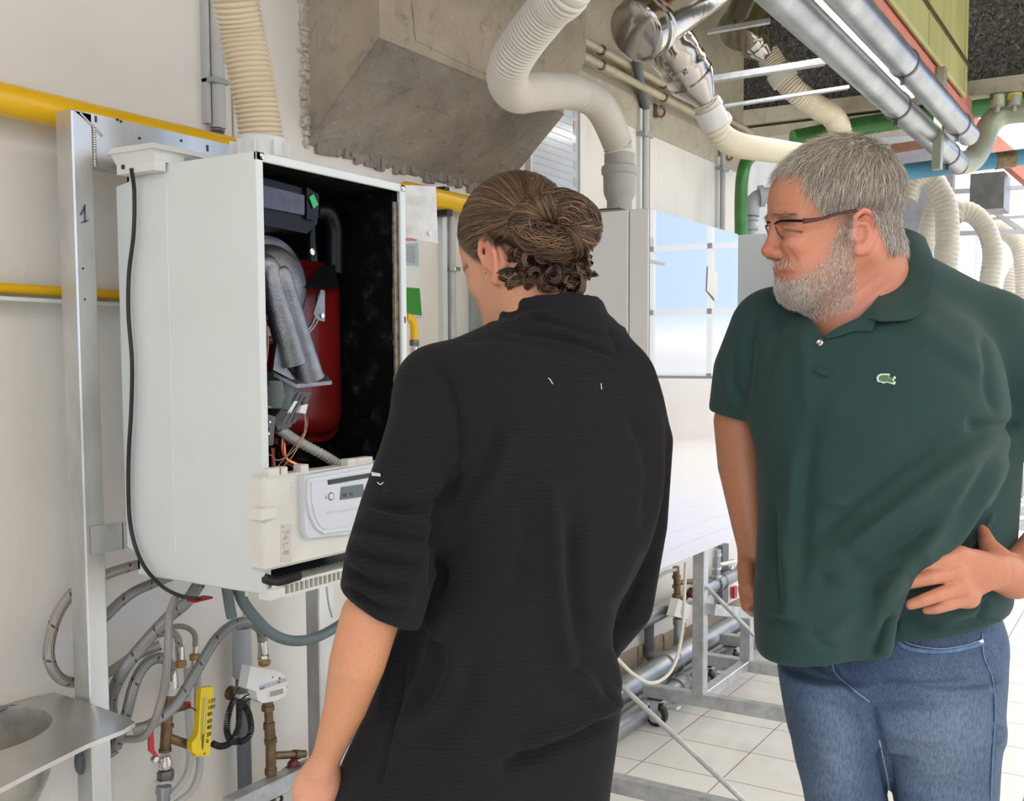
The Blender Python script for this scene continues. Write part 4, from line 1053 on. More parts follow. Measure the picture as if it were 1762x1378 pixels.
# hair line in the head's own coordinates
hair2 = hd2*sstep(-6, 8, H_-np.interp(F_, [-120, -60, -45, -25, 0, 25, 36, 60, 85, 130], [-118, -112, -60, -36, -30, -58, -50, -20, 10, 40]))
blend(hair2*.95, (.035, .020, .013)); blend(np.clip(hd2*np.exp(-((H_+46)/4)**2)*(F_ > 60)*(S_ > 12), 0, 1)*.8, (.06, .035, .025))
fast_mesh('body', V, Q, MT['skin'], kid, colr)
sub_ = (hd2*np.exp(-((H_+61)/3)**2)*(F_ > 84)*(S_ > 22))+1e-12
MT['hair_brown'] = tint_mat('hair_brown', .36)
def batch(paths, r, cols, n=4, name='hair', parent=None, mat=None):
    """paths (k, m, 3) -> one mesh of tapering strands"""
    k_, m_, _ = paths.shape; t = np.gradient(paths, axis=1); t /= np.linalg.norm(t, axis=2)[..., None]+1e-12
    a = np.cross(t, np.array([.31, .52, .79])); a /= np.linalg.norm(a, axis=2)[..., None]+1e-9; b = np.cross(t, a)
    pr_ = np.sin(np.linspace(.12, .93, m_)*PI)**.35; R_ = r[:, None]*pr_[None]
    V_ = np.stack([paths+R_[..., None]*(math.cos(2*PI*i/n)*a+math.sin(2*PI*i/n)*b) for i in range(n)], 2).reshape(-1, 3)
    base = np.arange(k_)[:, None]*m_*n; Q_ = []
    for i in range(m_-1):
        for j in range(n): Q_.append(np.concatenate([base+i*n+j, base+i*n+(j+1) % n, base+(i+1)*n+(j+1) % n, base+(i+1)*n+j], 1))
    return fast_mesh(name, V_, np.vstack(Q_), mat, parent, np.repeat(cols, m_*n, 0))
rg_ = np.random.RandomState(11)
PALB = np.array([(.060, .030, .017), (.11, .055, .028), (.20, .105, .050), (.035, .018, .011), (.30, .165, .080), (.14, .07, .038)])*.74
def pcol(n_, p=(.26, .26, .14, .2, .05, .09)): return PALB[rg_.choice(6, n_, p=p)]*rg_.uniform(.75, 1.25, (n_, 1))
# combed-back hair: strands run along the skull to the knot at the back
root_k = np.array([-78., 52., -12.])         # knot position in head units (back, camera side)
pr = hair2*(F_ > -100); pr = pr/pr.sum(); n_ = 5200; idx = rg_.choice(len(V), n_, p=pr); L0 = lc[idx].copy()
m_ = 15; LIFT = 1.04+.035*rg_.rand(n_, 1)**2; HOM = rg_.randn(n_, 3)*.25; paths = np.zeros((n_, m_, 3)); cur = L0.copy(); rad = np.array([103., 82., 92.])
for i in range(m_):
    q = cur.copy(); nrm = q/rad; nl = np.linalg.norm(nrm, axis=1)[:, None]; 
    onh = (q[:, 2] > -75)[:, None]
    surf = np.where(onh & (nl > .2), q/nl*1.0, q); lift_ = LIFT
    paths[:, i] = np.where(onh, np.where(nl < 1.35, surf*lift_, q), q*1.03)
    tgt = root_k-cur; dist = np.linalg.norm(tgt, axis=1)[:, None]
    wav = np.stack([np.zeros(n_), np.zeros(n_), np.sin(i*.9+L0[:, 0]*.09+L0[:, 2]*.05)*1.1], 1)
    cur = cur+tgt/(dist+1e-9)*np.minimum(dist, 10.5)+wav+HOM
P3 = O2+paths@R2.T*U2
hp = batch(P3, rg_.uniform(.0005, .0012, n_), pcol(n_, (.24, .26, .18, .14, .09, .09)), 4, 'hair', kid, MT['hair_brown'])
# under-layer so that no skin shows between the strands
HB = Body(); HB.add(ke(-3, 0, 3, 106, 86, 95)).add(ke(-50, 0, -55, 48, 62, 55), .02)
HB.cut(f_plane(k(60, 0, 2), f2*.75-h2_*.66), .006); HB.cut(f_plane(k(0, 0, -28), f2*.55-h2_*.83), .01)
Vh, Qh = surface_net(HB, O2-.17, O2+.17, .004); fast_mesh('hair', Vh, smoothv(Vh, Qh, 1) is not None and Qh, MT['hair_brown'], kid, np.tile(np.array([.040, .021, .013]), (len(Vh), 1)))
# bun: a thick loop of hair seen from behind, lying towards the camera
BC = S(957, 388, 1.385); bn = batch; n_ = 2300; m_ = 22
ax = CR; ay = CU; az_ = -CF
u0 = np.where(rg_.rand(n_) < .5, rg_.uniform(0, 6.28, n_), rg_.uniform(-.9, .7, n_)); span = rg_.uniform(1.4, 3.3, n_); ph = rg_.uniform(0, 2*PI, n_); tw = rg_.uniform(.2, .9, n_)*rg_.choice([-1, 1], n_, p=[.15, .85]); mr = rg_.uniform(.78, 1.0, n_)
tt = np.linspace(0, 1, m_)
A_ = u0[:, None]+span[:, None]*tt; Bm = ph[:, None]+tw[:, None]*tt*2.2
Rx, Ry, rt = 45*U2, 28*U2, 26*U2
cx_ = np.cos(A_); cy_ = np.sin(A_)
rr = rt*mr[:, None]*(1+.15*np.sin(A_*2))
pth = BC+ax*((Rx*cx_+rr*np.cos(Bm)*cx_)[..., None])+ay*((Ry*cy_+rr*np.cos(Bm)*cy_*1.0-.10*Rx*cx_)[..., None])+az_*((rr*np.sin(Bm))[..., None])
ck = np.floor(ph*5)[:, None]; wv_ = .0028*np.sin(A_*3.1+ck*2.3)+.0016*np.sin(A_*7+ck)
pth += az_*wv_[..., None]+ay*(wv_*.8)[..., None]+rg_.randn(n_, 1, 3)*.0011
bun = batch(pth, rg_.uniform(.0006, .0013, n_), pcol(n_, (.22, .26, .18, .14, .10, .10)), 4, 'hair_bun', kid, MT['hair_brown'])
n2 = 1700; A0 = rg_.uniform(-1.0, 3.5, n2); gA = np.floor(A0*5); dA = .5*np.sin(gA*2.1)+rg_.uniform(-.1, .35, n2)
B0 = 2.9+rg_.uniform(-.4, .3, n2); B1 = -.9+rg_.uniform(-.5, .8, n2)
A_ = A0[:, None]+dA[:, None]*tt**1.5; Bm = B0[:, None]*(1-tt)+B1[:, None]*tt; rr = rt*(1.0+.10*rg_.rand(n2)+.05*np.sin(gA*3))[:, None]
cx_ = np.cos(A_); cy_ = np.sin(A_)
pth = BC+ax*((Rx*cx_+rr*np.cos(Bm)*cx_)[..., None])+ay*((Ry*cy_+rr*np.cos(Bm)*cy_-.10*Rx*cx_)[..., None])+az_*((rr*np.sin(Bm))[..., None])+rg_.randn(n2, 1, 3)*.0006
batch(pth, rg_.uniform(.0006, .0012, n2), pcol(n2, (.20, .24, .20, .12, .14, .10)), 4, 'hair_bun', kid, MT['hair_brown'])
core = MB().tube([BC+ax*(Rx*math.cos(a))+ay*(Ry*math.sin(a)-.1*Rx*math.cos(a)) for a in np.linspace(0, 2*PI, 25)], rt*.86, n=14, cap=False)
co = obj('hair_tie', MB().tube([BC+CF*.015+ax*(.018*math.cos(a))+ay*(.015*math.sin(a)) for a in np.linspace(0, 2*PI, 20)], .006, n=8, cap=False), MT['black_rubber'], kid, 60)
cv = np.vstack(core.v); fast_mesh('hair_bun', cv, np.array(core.f), MT['hair_brown'], kid, np.tile(np.array([.030, .016, .010]), (len(cv), 1)))
# loose curls below the bun, in clumps of parallel strands
m_ = 26; ng, per = 170, 15; T1 = np.linspace(0, 1, m_); allp = []
for g_ in range(ng):
    cx_ = rg_.uniform(872, 1003); cy_ = rg_.uniform(412, 486)
    if cx_ > 990: cy_ = min(cy_, 462)
    if cx_ < 888: cy_ = min(max(cy_, 428), 474)
    dd = 1.405+((cx_-935)/70)**2*.04+rg_.uniform(-.006, .025)
    st = np.array(S(cx_, cy_, dd)); dr = rg_.randn(3)*.55+np.array([0, 0, -.75])+CR*(cx_-935)/90; dr /= np.linalg.norm(dr)
    sa = np.cross(dr, CF+rg_.randn(3)*.4); sa /= np.linalg.norm(sa); sb = np.cross(dr, sa)
    rc = rg_.uniform(6, 13)*U2; tn = rg_.uniform(.45, 1.15); p0 = rg_.uniform(0, 6.28); ln = rg_.uniform(.016, .032)
    for q_ in range(per):
        an = p0+rg_.randn()*.10+tn*2*PI*T1; rr_ = rc*(1+rg_.randn()*.10)*(1-.35*T1); of = (sa*rg_.randn()+sb*rg_.randn())*.0016+dr*rg_.randn()*.0015
        allp.append(st+of+dr*(ln*T1)[:, None]+sa*(rr_*np.cos(an))[:, None]+sb*(rr_*np.sin(an))[:, None])
pth = np.array(allp); n_ = len(pth); gc = np.repeat(PALB[rg_.choice(6, ng, p=(.26, .24, .14, .24, .05, .07))], per, 0)*rg_.uniform(.7, 1.35, (n_, 1))
batch(pth, rg_.uniform(.0006, .0013, n_), gc, 4, 'hair_curls', kid, MT['hair_brown'])
lock = np.array([[S(x+j*.8, y+j*.5, 1.42+j*.0008) for x, y in rings_path([(990, 455), (1003, 480), (1001, 500), (985, 510), (965, 502)], 26)] for j in range(-5, 6)])
batch(lock, np.full(11, .0010), pcol(11), 4, 'hair_curls', kid, MT['hair_brown'])
cc = Body(); cc.add(f_ell(S(935, 452, 1.45), np.array([66, 40, 30])*U2, np.stack([CR, CU, CF], 1)))
Vc, Qc = surface_net(cc, S(935, 452, 1.45)-.1, S(935, 452, 1.45)+.1, .005); fast_mesh('hair_curls', Vc, Qc, MT['hair_brown'], kid, np.tile(np.array([.026, .014, .009]), (len(Vc), 1)))
# ---- black fleece jumper
m = M('fleece', (.014, .015, .020), .92, Sheen_Weight=.03, Sheen_Roughness=.5, Specular_IOR_Level=.25); a_ = m.N('ShaderNodeVertexColor', layer_name='tint')
sp = m.N('ShaderNodeSeparateXYZ'); m.L(m.co('World'), sp.inputs[0])
rib = m.mth('SINE', m.mth('ADD', m.mth('MULTIPLY', sp.outputs['Z'], 1250), m.mth('MULTIPLY', m.noise(5, 2), 9)))
nz = m.noise(500, 2)
m.color(m.mix(a_.outputs['Color'], m.ramp(m.mth('ADD', m.mth('MULTIPLY', rib, .35), nz), [(.2, (.82, .82, .82)), (.8, (1.18, 1.18, 1.18))]), 1.0, 'MULTIPLY'))
m.bump(m.mth('ADD', m.mth('MULTIPLY', rib, .5), nz), .3, .001); MT['fleece'] = m.m
yawP = azR+math.radians(24)
G = Body()
rows = [(560, 850, 1075, .055, 1.455), (590, 800, 1088, .075, 1.44), (630, 748, 1108, .095, 1.42), (690, 722, 1135, .115, 1.415), (760, 728, 1143, .125, 1.41), (860, 742, 1138, .125, 1.40), (960, 745, 1108, .120, 1.40),
        (1050, 702, 1062, .120, 1.40), (1110, 676, 1052, .125, 1.40), (1170, 655, 1066, .130, 1.40), (1230, 630, 1067, .135, 1.40), (1300, 597, 1060, .14, 1.40), (1378, 568, 1050, .145, 1.40), (1450, 560, 1045, .15, 1.40)]
G.add(f_loft(ringsL(rows, yawP, 1.4), yawP, 2.3))
G.add(f_cone(S(880, 640, 1.42), S(757, 668, 1.375), .065, .056), .03)
G.add(f_path([S(757, 668, 1.375), S(728, 780, 1.335), S(700, 880, 1.305), S(675, 960, 1.28), S(655, 1050, 1.265)], [.055, .056, .060, .0585, .054]), .022)
G.add(f_path([S(1060, 660, 1.46), S(1100, 760, 1.50), S(1094, 900, 1.50), S(1074, 1040, 1.49), S(1040, 1080, 1.56)], [.058, .050, .047, .043, .045]), .02)
cufn = S(640, 1040, 1.26)-S(672, 960, 1.28); cufn = cufn/np.linalg.norm(cufn); cufn = cufn+CR*-.30*0; 
e1 = S(588, 1003, 1.28)-S(692, 1078, 1.24); e1 /= np.linalg.norm(e1); cufn = np.cross(e1, CF); cufn = cufn if cufn[2] < 0 else -cufn; cufn /= np.linalg.norm(cufn)
G.sub(lambda p: np.maximum(-((p-S(640, 1040, 1.265))@cufn), np.linalg.norm(p-S(625, 1130, 1.25), axis=1)-.105), .004)
G.add(f_cone(S(968, 606, 1.45), S(957, 560, 1.462), .086, .076), .016)
G.add(f_path([S(957+90*math.cos(a), 548-14*math.sin(a)*-1+10*math.cos(a), 1.462-.070*math.sin(a)) for a in np.linspace(0, 2*PI, 17)], [.010]*17), .010)
G.sub(f_cone(S(950, 470, 1.47), S(958, 575, 1.462), .066, .064), .008)
pts_ = np.array([S(470, 1450, 1.15), S(470, 480, 1.75), S(1200, 1450, 1.75), S(1200, 480, 1.15), S(470, 480, 1.15), S(1200, 1450, 1.15)])
V, Q = surface_net(G, pts_.min(0), pts_.max(0), .0036); V = smoothv(V, Q, 2, .5); N_ = vnormals(V, Q)
fl = [([(735, 612), (775, 660), (790, 740), (785, 800)], -.004, 6), ([(790, 800), (760, 880), (757, 960), (750, 1040)], -.012, 12),
      ([(660, 840), (720, 850), (780, 800)], .007, 14), ([(640, 870), (700, 880), (765, 850)], -.006, 9), ([(620, 880), (680, 892), (750, 905)], .007, 8), ([(612, 905), (680, 922), (750, 935)], -.006, 7),
      ([(606, 922), (670, 946), (745, 955)], .006, 7), ([(602, 942), (668, 968), (738, 976)], -.006, 6), ([(596, 958), (660, 990), (735, 992)], .007, 7), ([(592, 975), (655, 1010), (725, 1012)], -.006, 6),
      ([(590, 990), (650, 1028), (715, 1034)], .006, 7), ([(598, 1006), (655, 1046), (705, 1052)], -.004, 5), ([(600, 1016), (650, 1058), (690, 1070)], .004, 5),
      ([(950, 820), (955, 950), (965, 1080), (990, 1200)], .007, 16), ([(985, 880), (985, 1000), (1005, 1120)], -.007, 16), ([(900, 850), (895, 960), (880, 1050)], -.004, 18),
      ([(860, 720), (830, 800), (790, 860)], -.005, 14), ([(880, 740), (850, 830), (800, 890)], .004, 12), ([(990, 1150), (1030, 1210), (1066, 1190)], .008, 16), ([(1060, 1228), (980, 1275), (860, 1320)], -.012, 12),
      ([(1066, 1200), (1000, 1250), (900, 1285)], .008, 18), ([(700, 1130), (680, 1250), (640, 1378)], -.004, 5), ([(760, 1050), (740, 1150), (700, 1240), (670, 1300)], .006, 18), ([(820, 1120), (790, 1220), (720, 1300)], -.005, 20),
      ([(1048, 1115), (1070, 1150), (1070, 1190)], .005, 10), ([(1080, 700), (1120, 800), (1110, 920)], -.006, 14), ([(1120, 950), (1090, 1020), (1060, 1060)], -.006, 12),
      ([(860, 566), (920, 572), (1000, 590), (1066, 616)], -.005, 5), ([(900, 545), (960, 555), (1040, 580)], -.004, 6), ([(885, 560), (905, 545), (950, 540)], .004, 6), ([(1045, 560), (1060, 590), (1066, 612)], -.003, 5),
      ([(760, 600), (850, 580), (1000, 610), (1080, 650)], -.002, 10), ([(655, 1300), (760, 1290), (860, 1330)], .004, 16)]
V = folds(V, N_, [(a_, b_*1.6, c_) for a_, b_, c_ in fl])
fleece = fast_mesh('fleece_jumper', V, Q, MT['fleece'], kid, np.tile(np.array([.0085, .0088, .0118]), (len(V), 1)))
BG = bvh_of(V, Q)
c_, n_ = hit(BG, 646, 817, .0006)
if c_ is not None: obj('fleece_logo', MB().prism([hit(BG, x, y, .0008)[0] if hit(BG, x, y)[0] is not None else c_ for x, y in ((640, 812), (655, 815), (656, 820), (641, 819))][::-1], -CF*.001), MT['white_paint'], fleece)
for pp in ([(951, 661), (946, 653), (943, 651)], [(650, 830), (655, 834), (660, 830)], [(1034, 660), (1035, 670)]):
    p_ = on_surface(BG, pp, .0006, 8)
    if len(p_) > 2: obj('lint', MB().tube(p_, .0006, n=5), MT['paper'], fleece)
# ---- dark trousers and shoes below the picture
T = Body(); tr = [(1380, 590, 1040, .13, 1.40), (1480, 600, 1035, .13, 1.40), (1560, 610, 1030, .12, 1.40)]
T.add(f_loft(ringsL(tr, yawP, 1.4), yawP, 2.2))
for cx_, dd_ in ((735, 1.36), (925, 1.46)):
    T.add(f_loft(ringsL([(1500, cx_-105, cx_+100, .10, dd_), (1800, cx_-80, cx_+75, .075, dd_), (2350, cx_-55, cx_+55, .05, dd_)], yawP, dd_), yawP), .03)
T.cut(f_plane((0, 0, .045), (0, 0, -1)))
pts_ = np.array([S(480, 1370, 1.15), S(480, 1370, 1.75), S(1150, 1370, 1.75), S(1150, 1370, 1.15)]); lo, hi = pts_.min(0), pts_.max(0); lo[2] = .03
V, Q = surface_net(T, lo, hi, .008); fast_mesh('trousers', smoothv(V, Q, 1), Q, simple('dark_cloth', (.02, .02, .024), .9), kid)
fb = np.array([f2[0], f2[1], 0]); fb = CF*.8-CR*.5; fb[2] = 0; fb /= np.linalg.norm(fb); sb_ = np.array([-fb[1], fb[0], 0])
for cx_, dd_ in ((735, 1.36), (925, 1.46)):
    g0 = S(cx_, 2300, dd_); b0 = np.array([g0[0], g0[1], 0])-fb*.08; rings_ = []
    for t, w_, hh_ in ((0, .03, .06), (.02, .036, .075), (.10, .04, .085), (.16, .045, .07), (.22, .046, .05), (.27, .036, .04), (.295, .014, .03)):
        c0 = b0+fb*t; rings_.append([c0+sb_*(w_*math.cos(a))+np.array([0, 0, 1])*(hh_*(.5+.5*math.sin(a))) for a in np.linspace(0, 2*PI, 17)])
    obj('shoe', MB().grid(np.array(rings_)), MT['black_rubber'], kid, 60)
# ================================================================== first boiler, open at the front
FY = 1.54                                            # its front plane
bx0, bx1, bz0, bz1, by1 = 1.403, 1.845, 1.035, 1.902, 1.925
def W(x, y, Y): return P(x, y, Y=Y)
boiler = thing('boiler', 'open white wall boiler with its front panel off, showing black pipework and a red vessel', 'boiler', ((bx0+bx1)/2, 1.74, bz0))
t_ = .012
cas = MB()
cas.box((bx0, FY, bz0), (bx0+t_, by1, bz1), bev=.003)                      # left side
cas.box((bx1-t_, FY, bz0+.05), (bx1, by1, bz1), bev=.003)                   # right side
cas.box((bx0+.001, FY+.0012, bz1-t_), (bx1-.001, by1-.001, bz1-.0006))                      # top
cas.box((bx0, by1-t_, bz0+.01), (bx1, by1, bz1), bev=.003)
cas.box((bx0, FY-.004, bz0), (bx0+.018, FY+.004, bz1), bev=.002).box((bx1-.018, FY-.004, bz0+.05), (bx1, FY+.004, bz1), bev=.002).box((bx0, FY-.004, bz1-.018), (bx1, FY+.004, bz1), bev=.002)
cas.box((bx0-.003, 1.795, bz0+.06), (bx0+.001, 1.80, bz1-.04), bev=.001)
# narrower back section of the side, set in a little
obj('casing', cas, MT['white_paint'], boiler)
obj('back_casing', MB().prism([(bx0+.002, 1.80, bz0+.005), (bx0-.004, by1+.028, bz0+.06), (bx0-.004, by1+.028, bz1-.035), (bx0+.002, 1.80, bz1-.006)], (.43, 0, 0)), MT['white_paint'], boiler)
lin = MB()
lin.box((bx0+t_, FY+.012, bz0+.02), (bx0+t_+.004, by1-t_, bz1-t_)).box((bx1-t_-.014, FY+.012, bz0+.05), (bx1-t_, by1-t_, bz1-t_-.002)).box((bx0+t_, 1.786, bz0+.02), (bx1-t_, 1.797, bz1-t_)).box((bx0+t_, by1-t_-.006, bz0+.02), (bx1-t_, by1-t_, bz1-t_)).box((bx0+t_, FY+.02, bz1-t_-.006), (bx1-t_, by1-t_, bz1-t_))
m = M('insulation', (.006, .006, .006), .95, Specular_IOR_Level=.08); v = m.noise(26, 5); m.color(m.ramp(v, [(.5, (.004, .004, .004)), (.64, (.012, .012, .013)), (.75, (.05, .05, .05))])).bump(m.noise(90), .5, .004)
obj('insulation_lining', lin, m.m, boiler)
ed = MB(); rnd = random.Random(5); z_ = bz0+.22
while z_ < bz1-.06:
    h_ = rnd.uniform(.01, .03); ed.box((bx1-t_-.016, FY+.008, z_), (bx1-t_-.001, FY+.013+rnd.random()*.003, z_+h_)); z_ += h_
obj('foil_edge', ed, simple('foil_edge', (.35, .30, .22), .4, .5, var=.4, vs=60), boiler)
for x_, z_ in ((bx0+.012, bz1-.008), (bx1-.012, bz1-.010), (bx0+.014, bz0+.015)):
    obj('corner_screw', MB().lathe((x_, FY-.010, z_), (0, 1, 0), [(0, .003), (.002, .006), (.008, .006)], 12), MT['chrome'], boiler)
obj('slot_mark', MB().box((bx1-.010, FY-.0055, 1.585), (bx1-.007, FY-.003, 1.600)), MT['print_black'], boiler)
# clip and pin on the roof
obj('roof_clip', MB().box((1.565, 1.60, bz1), (1.600, 1.63, bz1+.014), bev=.003), MT['cream_plastic'], boiler)
obj('roof_pin', MB().tube([(1.735, 1.60, bz1), (1.735, 1.60, bz1+.016)], .002), MT['steel'], boiler)
# flue collar
fc = W(450, 258, 1.74)
cl = MB().lathe((fc[0], 1.74, bz1-.002), (0, 0, 1), [(0, .071), (.036, .071), (.040, .066), (.040, .055), (.042, .052), (.075, .052), (.082, .055), (.086, .050)], 40)
flc = obj('flue_collar', cl, MT['white_pvc'], boiler)
for i in range(10):
    a = i*2*PI/10; obj('collar_rib', MB().box((.050, -.002, 0), (.0665, .002, .034), R=[[math.cos(a), -math.sin(a), 0], [math.sin(a), math.cos(a), 0], [0, 0, 1]], o=(fc[0], 1.74, bz1+.036)), MT['white_pvc'], flc)
obj('inspection_slot', MB().box((fc[0]-.004, 1.669, bz1+.014), (fc[0]+.004, 1.6725, bz1+.024)), MT['grey_pvc'], flc)
# sensor box on the roof at the left with its cable
sb = thing('controller_box', 'small white plastic control box lying on top of the open boiler, cable coming out', 'box', (1.43, 1.85, bz1))
q0 = P(207, 290, X=1.375)
bxm = MB().prism([(1.372, 1.792, bz1+.0005), (1.372, 1.912, bz1+.0005), (1.364, 1.920, bz1+.022), (1.364, 1.785, bz1+.022)], (.13, 0, 0)).prism([(1.372, 1.792, bz1-.018), (1.372, 1.912, bz1-.018), (1.372, 1.912, bz1+.001), (1.372, 1.792, bz1+.001)], (.026, 0, 0))
obj('body', bxm, MT['white_pvc'], sb)
obj('lid', MB().prism([(1.358, 1.775, bz1+.022), (1.358, 1.930, bz1+.022), (1.364, 1.915, bz1+.036), (1.364, 1.785, bz1+.034)], (.15, 0, 0)), MT['white_pvc'], sb)
vt = MB()
for i in range(9): vt.box((1.44+i*.0045, 1.7825, bz1+.008), (1.442+i*.0045, 1.792, bz1+.018))
obj('vent_slots', vt, MT['grey_pvc'], sb)
obj('port', MB().lathe((1.3715, 1.890, bz1-.004), (-1, 0, 0), [(0, .005), (.002, .005)], 14), MT['print_black'], sb)
tag(obj('power_cable', MB().tube([W(226, 290, 1.86), P(231, 330, X=1.385), P(230, 400, X=1.385), P(222, 470, X=1.385), P(221, 540, X=1.385), P(227, 620, X=1.385), P(226, 700, X=1.385), P(221, 800, X=1.385), P(224, 900, X=1.385), P(243, 965, X=1.385), P(275, 1005, X=1.385), W(310, 1025, 1.74), W(345, 1030, 1.80)], .0042, n=10, steps=90), MT['black_rubber']), 'black power cable running down the left side of the open boiler', 'cable')
# ---- inside: black silencer box, air pipe, snorkel
D1 = MB().prism([W(442, 302, 1.60), W(533, 327, 1.60), W(545, 340, 1.60), W(546, 385, 1.60), W(528, 402, 1.60), W(442, 384, 1.60)], (0, .12, 0))
sil = obj('air_box', D1, MT['black_plastic'], boiler)
obj('air_box_face', MB().prism([W(450, 318, 1.594), W(524, 336, 1.594), W(524, 370, 1.594), W(450, 356, 1.594)], (0, .006, 0)), simple('dull_black', (.055, .06, .085), .35, var=.35, vs=30), sil)
obj('air_box_collar', MB().prism([W(528, 322, 1.592), W(549, 335, 1.592), W(548, 374, 1.592), W(541, 380, 1.592), W(528, 376, 1.592)], (0, .12, 0)), MT['black_plastic'], sil)
obj('green_sticker', MB().prism([W(532, 339, 1.588), W(540, 334, 1.588), W(548, 352, 1.588), W(540, 359, 1.588)][::-1], (0, .0015, 0)), simple('sticker_green', (.03, .42, .12), .5, var=.05), sil)
obj('left_stub', MB().tube([W(440, 335, 1.66), W(452, 338, 1.66)], .030, n=20), MT['black_plastic'], sil)
obj('intake_pipe', MB().tube([W(540, 362, 1.66), W(562, 366, 1.66), W(573, 392, 1.66), W(574, 430, 1.66), W(574, 470, 1.66)], [.020, .021, .021, .021, .022], n=22, steps=30), MT['black_plastic'], boiler)
cone = MB()
top = [W(550, 458, 1.64), W(576, 455, 1.62), W(578, 455, 1.70), W(556, 458, 1.70)]; bot = [W(524, 495, 1.60), W(583, 497, 1.58), W(583, 495, 1.70), W(535, 493, 1.72)]
cone.add(top+bot, [[0, 1, 2, 3], [7, 6, 5, 4], [0, 4, 5, 1], [1, 5, 6, 2], [2, 6, 7, 3], [3, 7, 4, 0]]); obj('intake_horn', cone, MT['black_plastic'], boiler)
obj('drop_pipe', MB().tube([W(535, 380, 1.62), W(536, 420, 1.62), W(538, 450, 1.62)], [.009, .0095, .012], n=14, steps=12), MT['black_plastic'], boiler)
sc = W(537, 433, 1.606); obj('screw_plate', MB().lathe(sc, (0, -1, 0), [(0, .0075), (.002, .0075), (.003, .005), (.0035, .0025)], 16), MT['steel'], boiler)
# heat exchanger drum
R0 = .108; hc = W(449, 492, 1.66); hc[0] = 1.53; hc[1] = 1.615
dr = MB().lathe(hc+np.array([0, .14, 0]), (0, -1, 0), [(0, R0), (.10, R0), (.112, R0*.97), (.118, R0*.80), (.128, R0*.78), (.150, R0*.62), (.158, R0*.3), (.16, .01)], 48)
hx_o = obj('heat_exchanger', dr, MT['cast_aluminium'], boiler)
obj('exchanger_band', MB().lathe(hc+np.array([0, .10, 0]), (0, -1, 0), [(0, R0+.004), (.012, R0+.004)], 48), MT['steel'], hx_o)
pipeT = MB().tube([W(440, 470, 1.60), W(452, 458, 1.585), W(462, 462, 1.58), W(470, 500, 1.575), W(487, 560, 1.57), W(505, 625, 1.57)], [.022, .024, .023, .024, .027, .030], n=22, steps=36)
obj('gas_duct', MB().tube([W(478, 462, 1.572), W(484, 475, 1.568), W(497, 520, 1.565), W(513, 575, 1.562), W(530, 635, 1.56), W(535, 652, 1.56)], [.016, .021, .022, .024, .027, .029], n=26, steps=40), MT['cast_aluminium'], boiler)
obj('gas_duct', pipeT, MT['cast_aluminium'], boiler)
fl = MB().prism([W(470, 640, 1.585), W(483, 622, 1.63), W(545, 628, 1.63), W(571, 655, 1.565), W(510, 661, 1.545)], (0, 0, -.008))
fg = obj('duct_flange', fl, MT['cast_aluminium'], boiler)
for x, y in ((513, 655), (564, 655), (485, 638)): obj('flange_bolt', MB().lathe(W(x, y, 1.575), (0, 0, 1), [(-.004, .004), (.004, .004)], 6), MT['chrome'], fg)
obj('flange_web', MB().prism([W(478, 580, 1.57), W(484, 584, 1.57), W(490, 628, 1.57), W(512, 658, 1.56), W(470, 636, 1.57)], (0, .003, 0)), MT['cast_aluminium'], fg)
obj('side_bracket', MB().prism([W(552, 498, 1.62), W(559, 500, 1.62), W(559, 553, 1.62), W(546, 551, 1.62), W(540, 540, 1.62)], (0, .002, 0)), MT['cast_aluminium'], boiler)
obj('bracket_screw', MB().lathe(W(554, 543, 1.619), (0, -1, 0), [(0, .005), (.003, .005)], 12), MT['chrome'], boiler)
for dx in (0, 6): obj('bent_tube', MB().tube([W(545+dx, 505, 1.64), W(545+dx, 530, 1.63), W(538+dx, 555, 1.62), W(523+dx, 575, 1.61)], .0032, n=10, steps=18), MT['steel'], boiler)
obj('rubber_boot', MB().tube([W(441, 520, 1.57), W(448, 537, 1.568), W(456, 550, 1.566)], [.006, .008, .007], n=12, steps=10), MT['black_rubber'], boiler)
obj('ignition_lead', MB().tube([W(456, 550, 1.566), W(461, 585, 1.56), W(458, 620, 1.56), W(450, 650, 1.562), W(449, 685, 1.565), W(455, 697, 1.565), W(466, 701, 1.565)], .0021, n=8, steps=40), simple('lead_pink', (.42, .16, .12), .4), boiler)
# manifold under the drum
obj('lower_ring', MB().lathe(W(450, 592, 1.70), (0, 0, 1), [(0, .060), (.006, .063), (.012, .060), (.018, .063), (.024, .055)], 30), MT['dark_steel'], boiler)
# gas valve: grey block, sloping fan electronics
gv = obj('gas_valve', MB().prism([W(463, 655, 1.60), W(486, 655, 1.57), W(493, 700, 1.575), W(468, 703, 1.60)], (0, .06, 0)), simple('valve_grey', (.32, .36, .35), .45, var=.1), boiler)
obj('valve_side', MB().prism([W(486, 640, 1.575), W(509, 660, 1.555), W(497, 706, 1.57), W(490, 704, 1.575)], (0, .05, 0)), simple('valve_green_grey', (.15, .20, .20), .45), gv)
obj('connector', MB().box(W(452, 664, 1.60), W(463, 654, 1.60)+np.array([0, .03, 0]), bev=.002), MT['black_plastic'], gv)
obj('connector', MB().box(W(452, 690, 1.60), W(464, 676, 1.60)+np.array([0, .03, 0]), bev=.002), MT['dark_pvc'], gv)
fanb = obj('fan_housing', MB().prism([W(508, 672, 1.56), W(536, 676, 1.56), W(500, 735, 1.58), W(478, 740, 1.59), (W(470, 722, 1.60))], (0, .05, 0)), MT['dark_steel'], boiler)
obj('fan_label', MB().prism([W(506, 690, 1.557), W(512, 690, 1.557), W(500, 711, 1.566), W(494, 710, 1.567)][::-1], (0, -.001, 0)), MT['paper'], fanb)
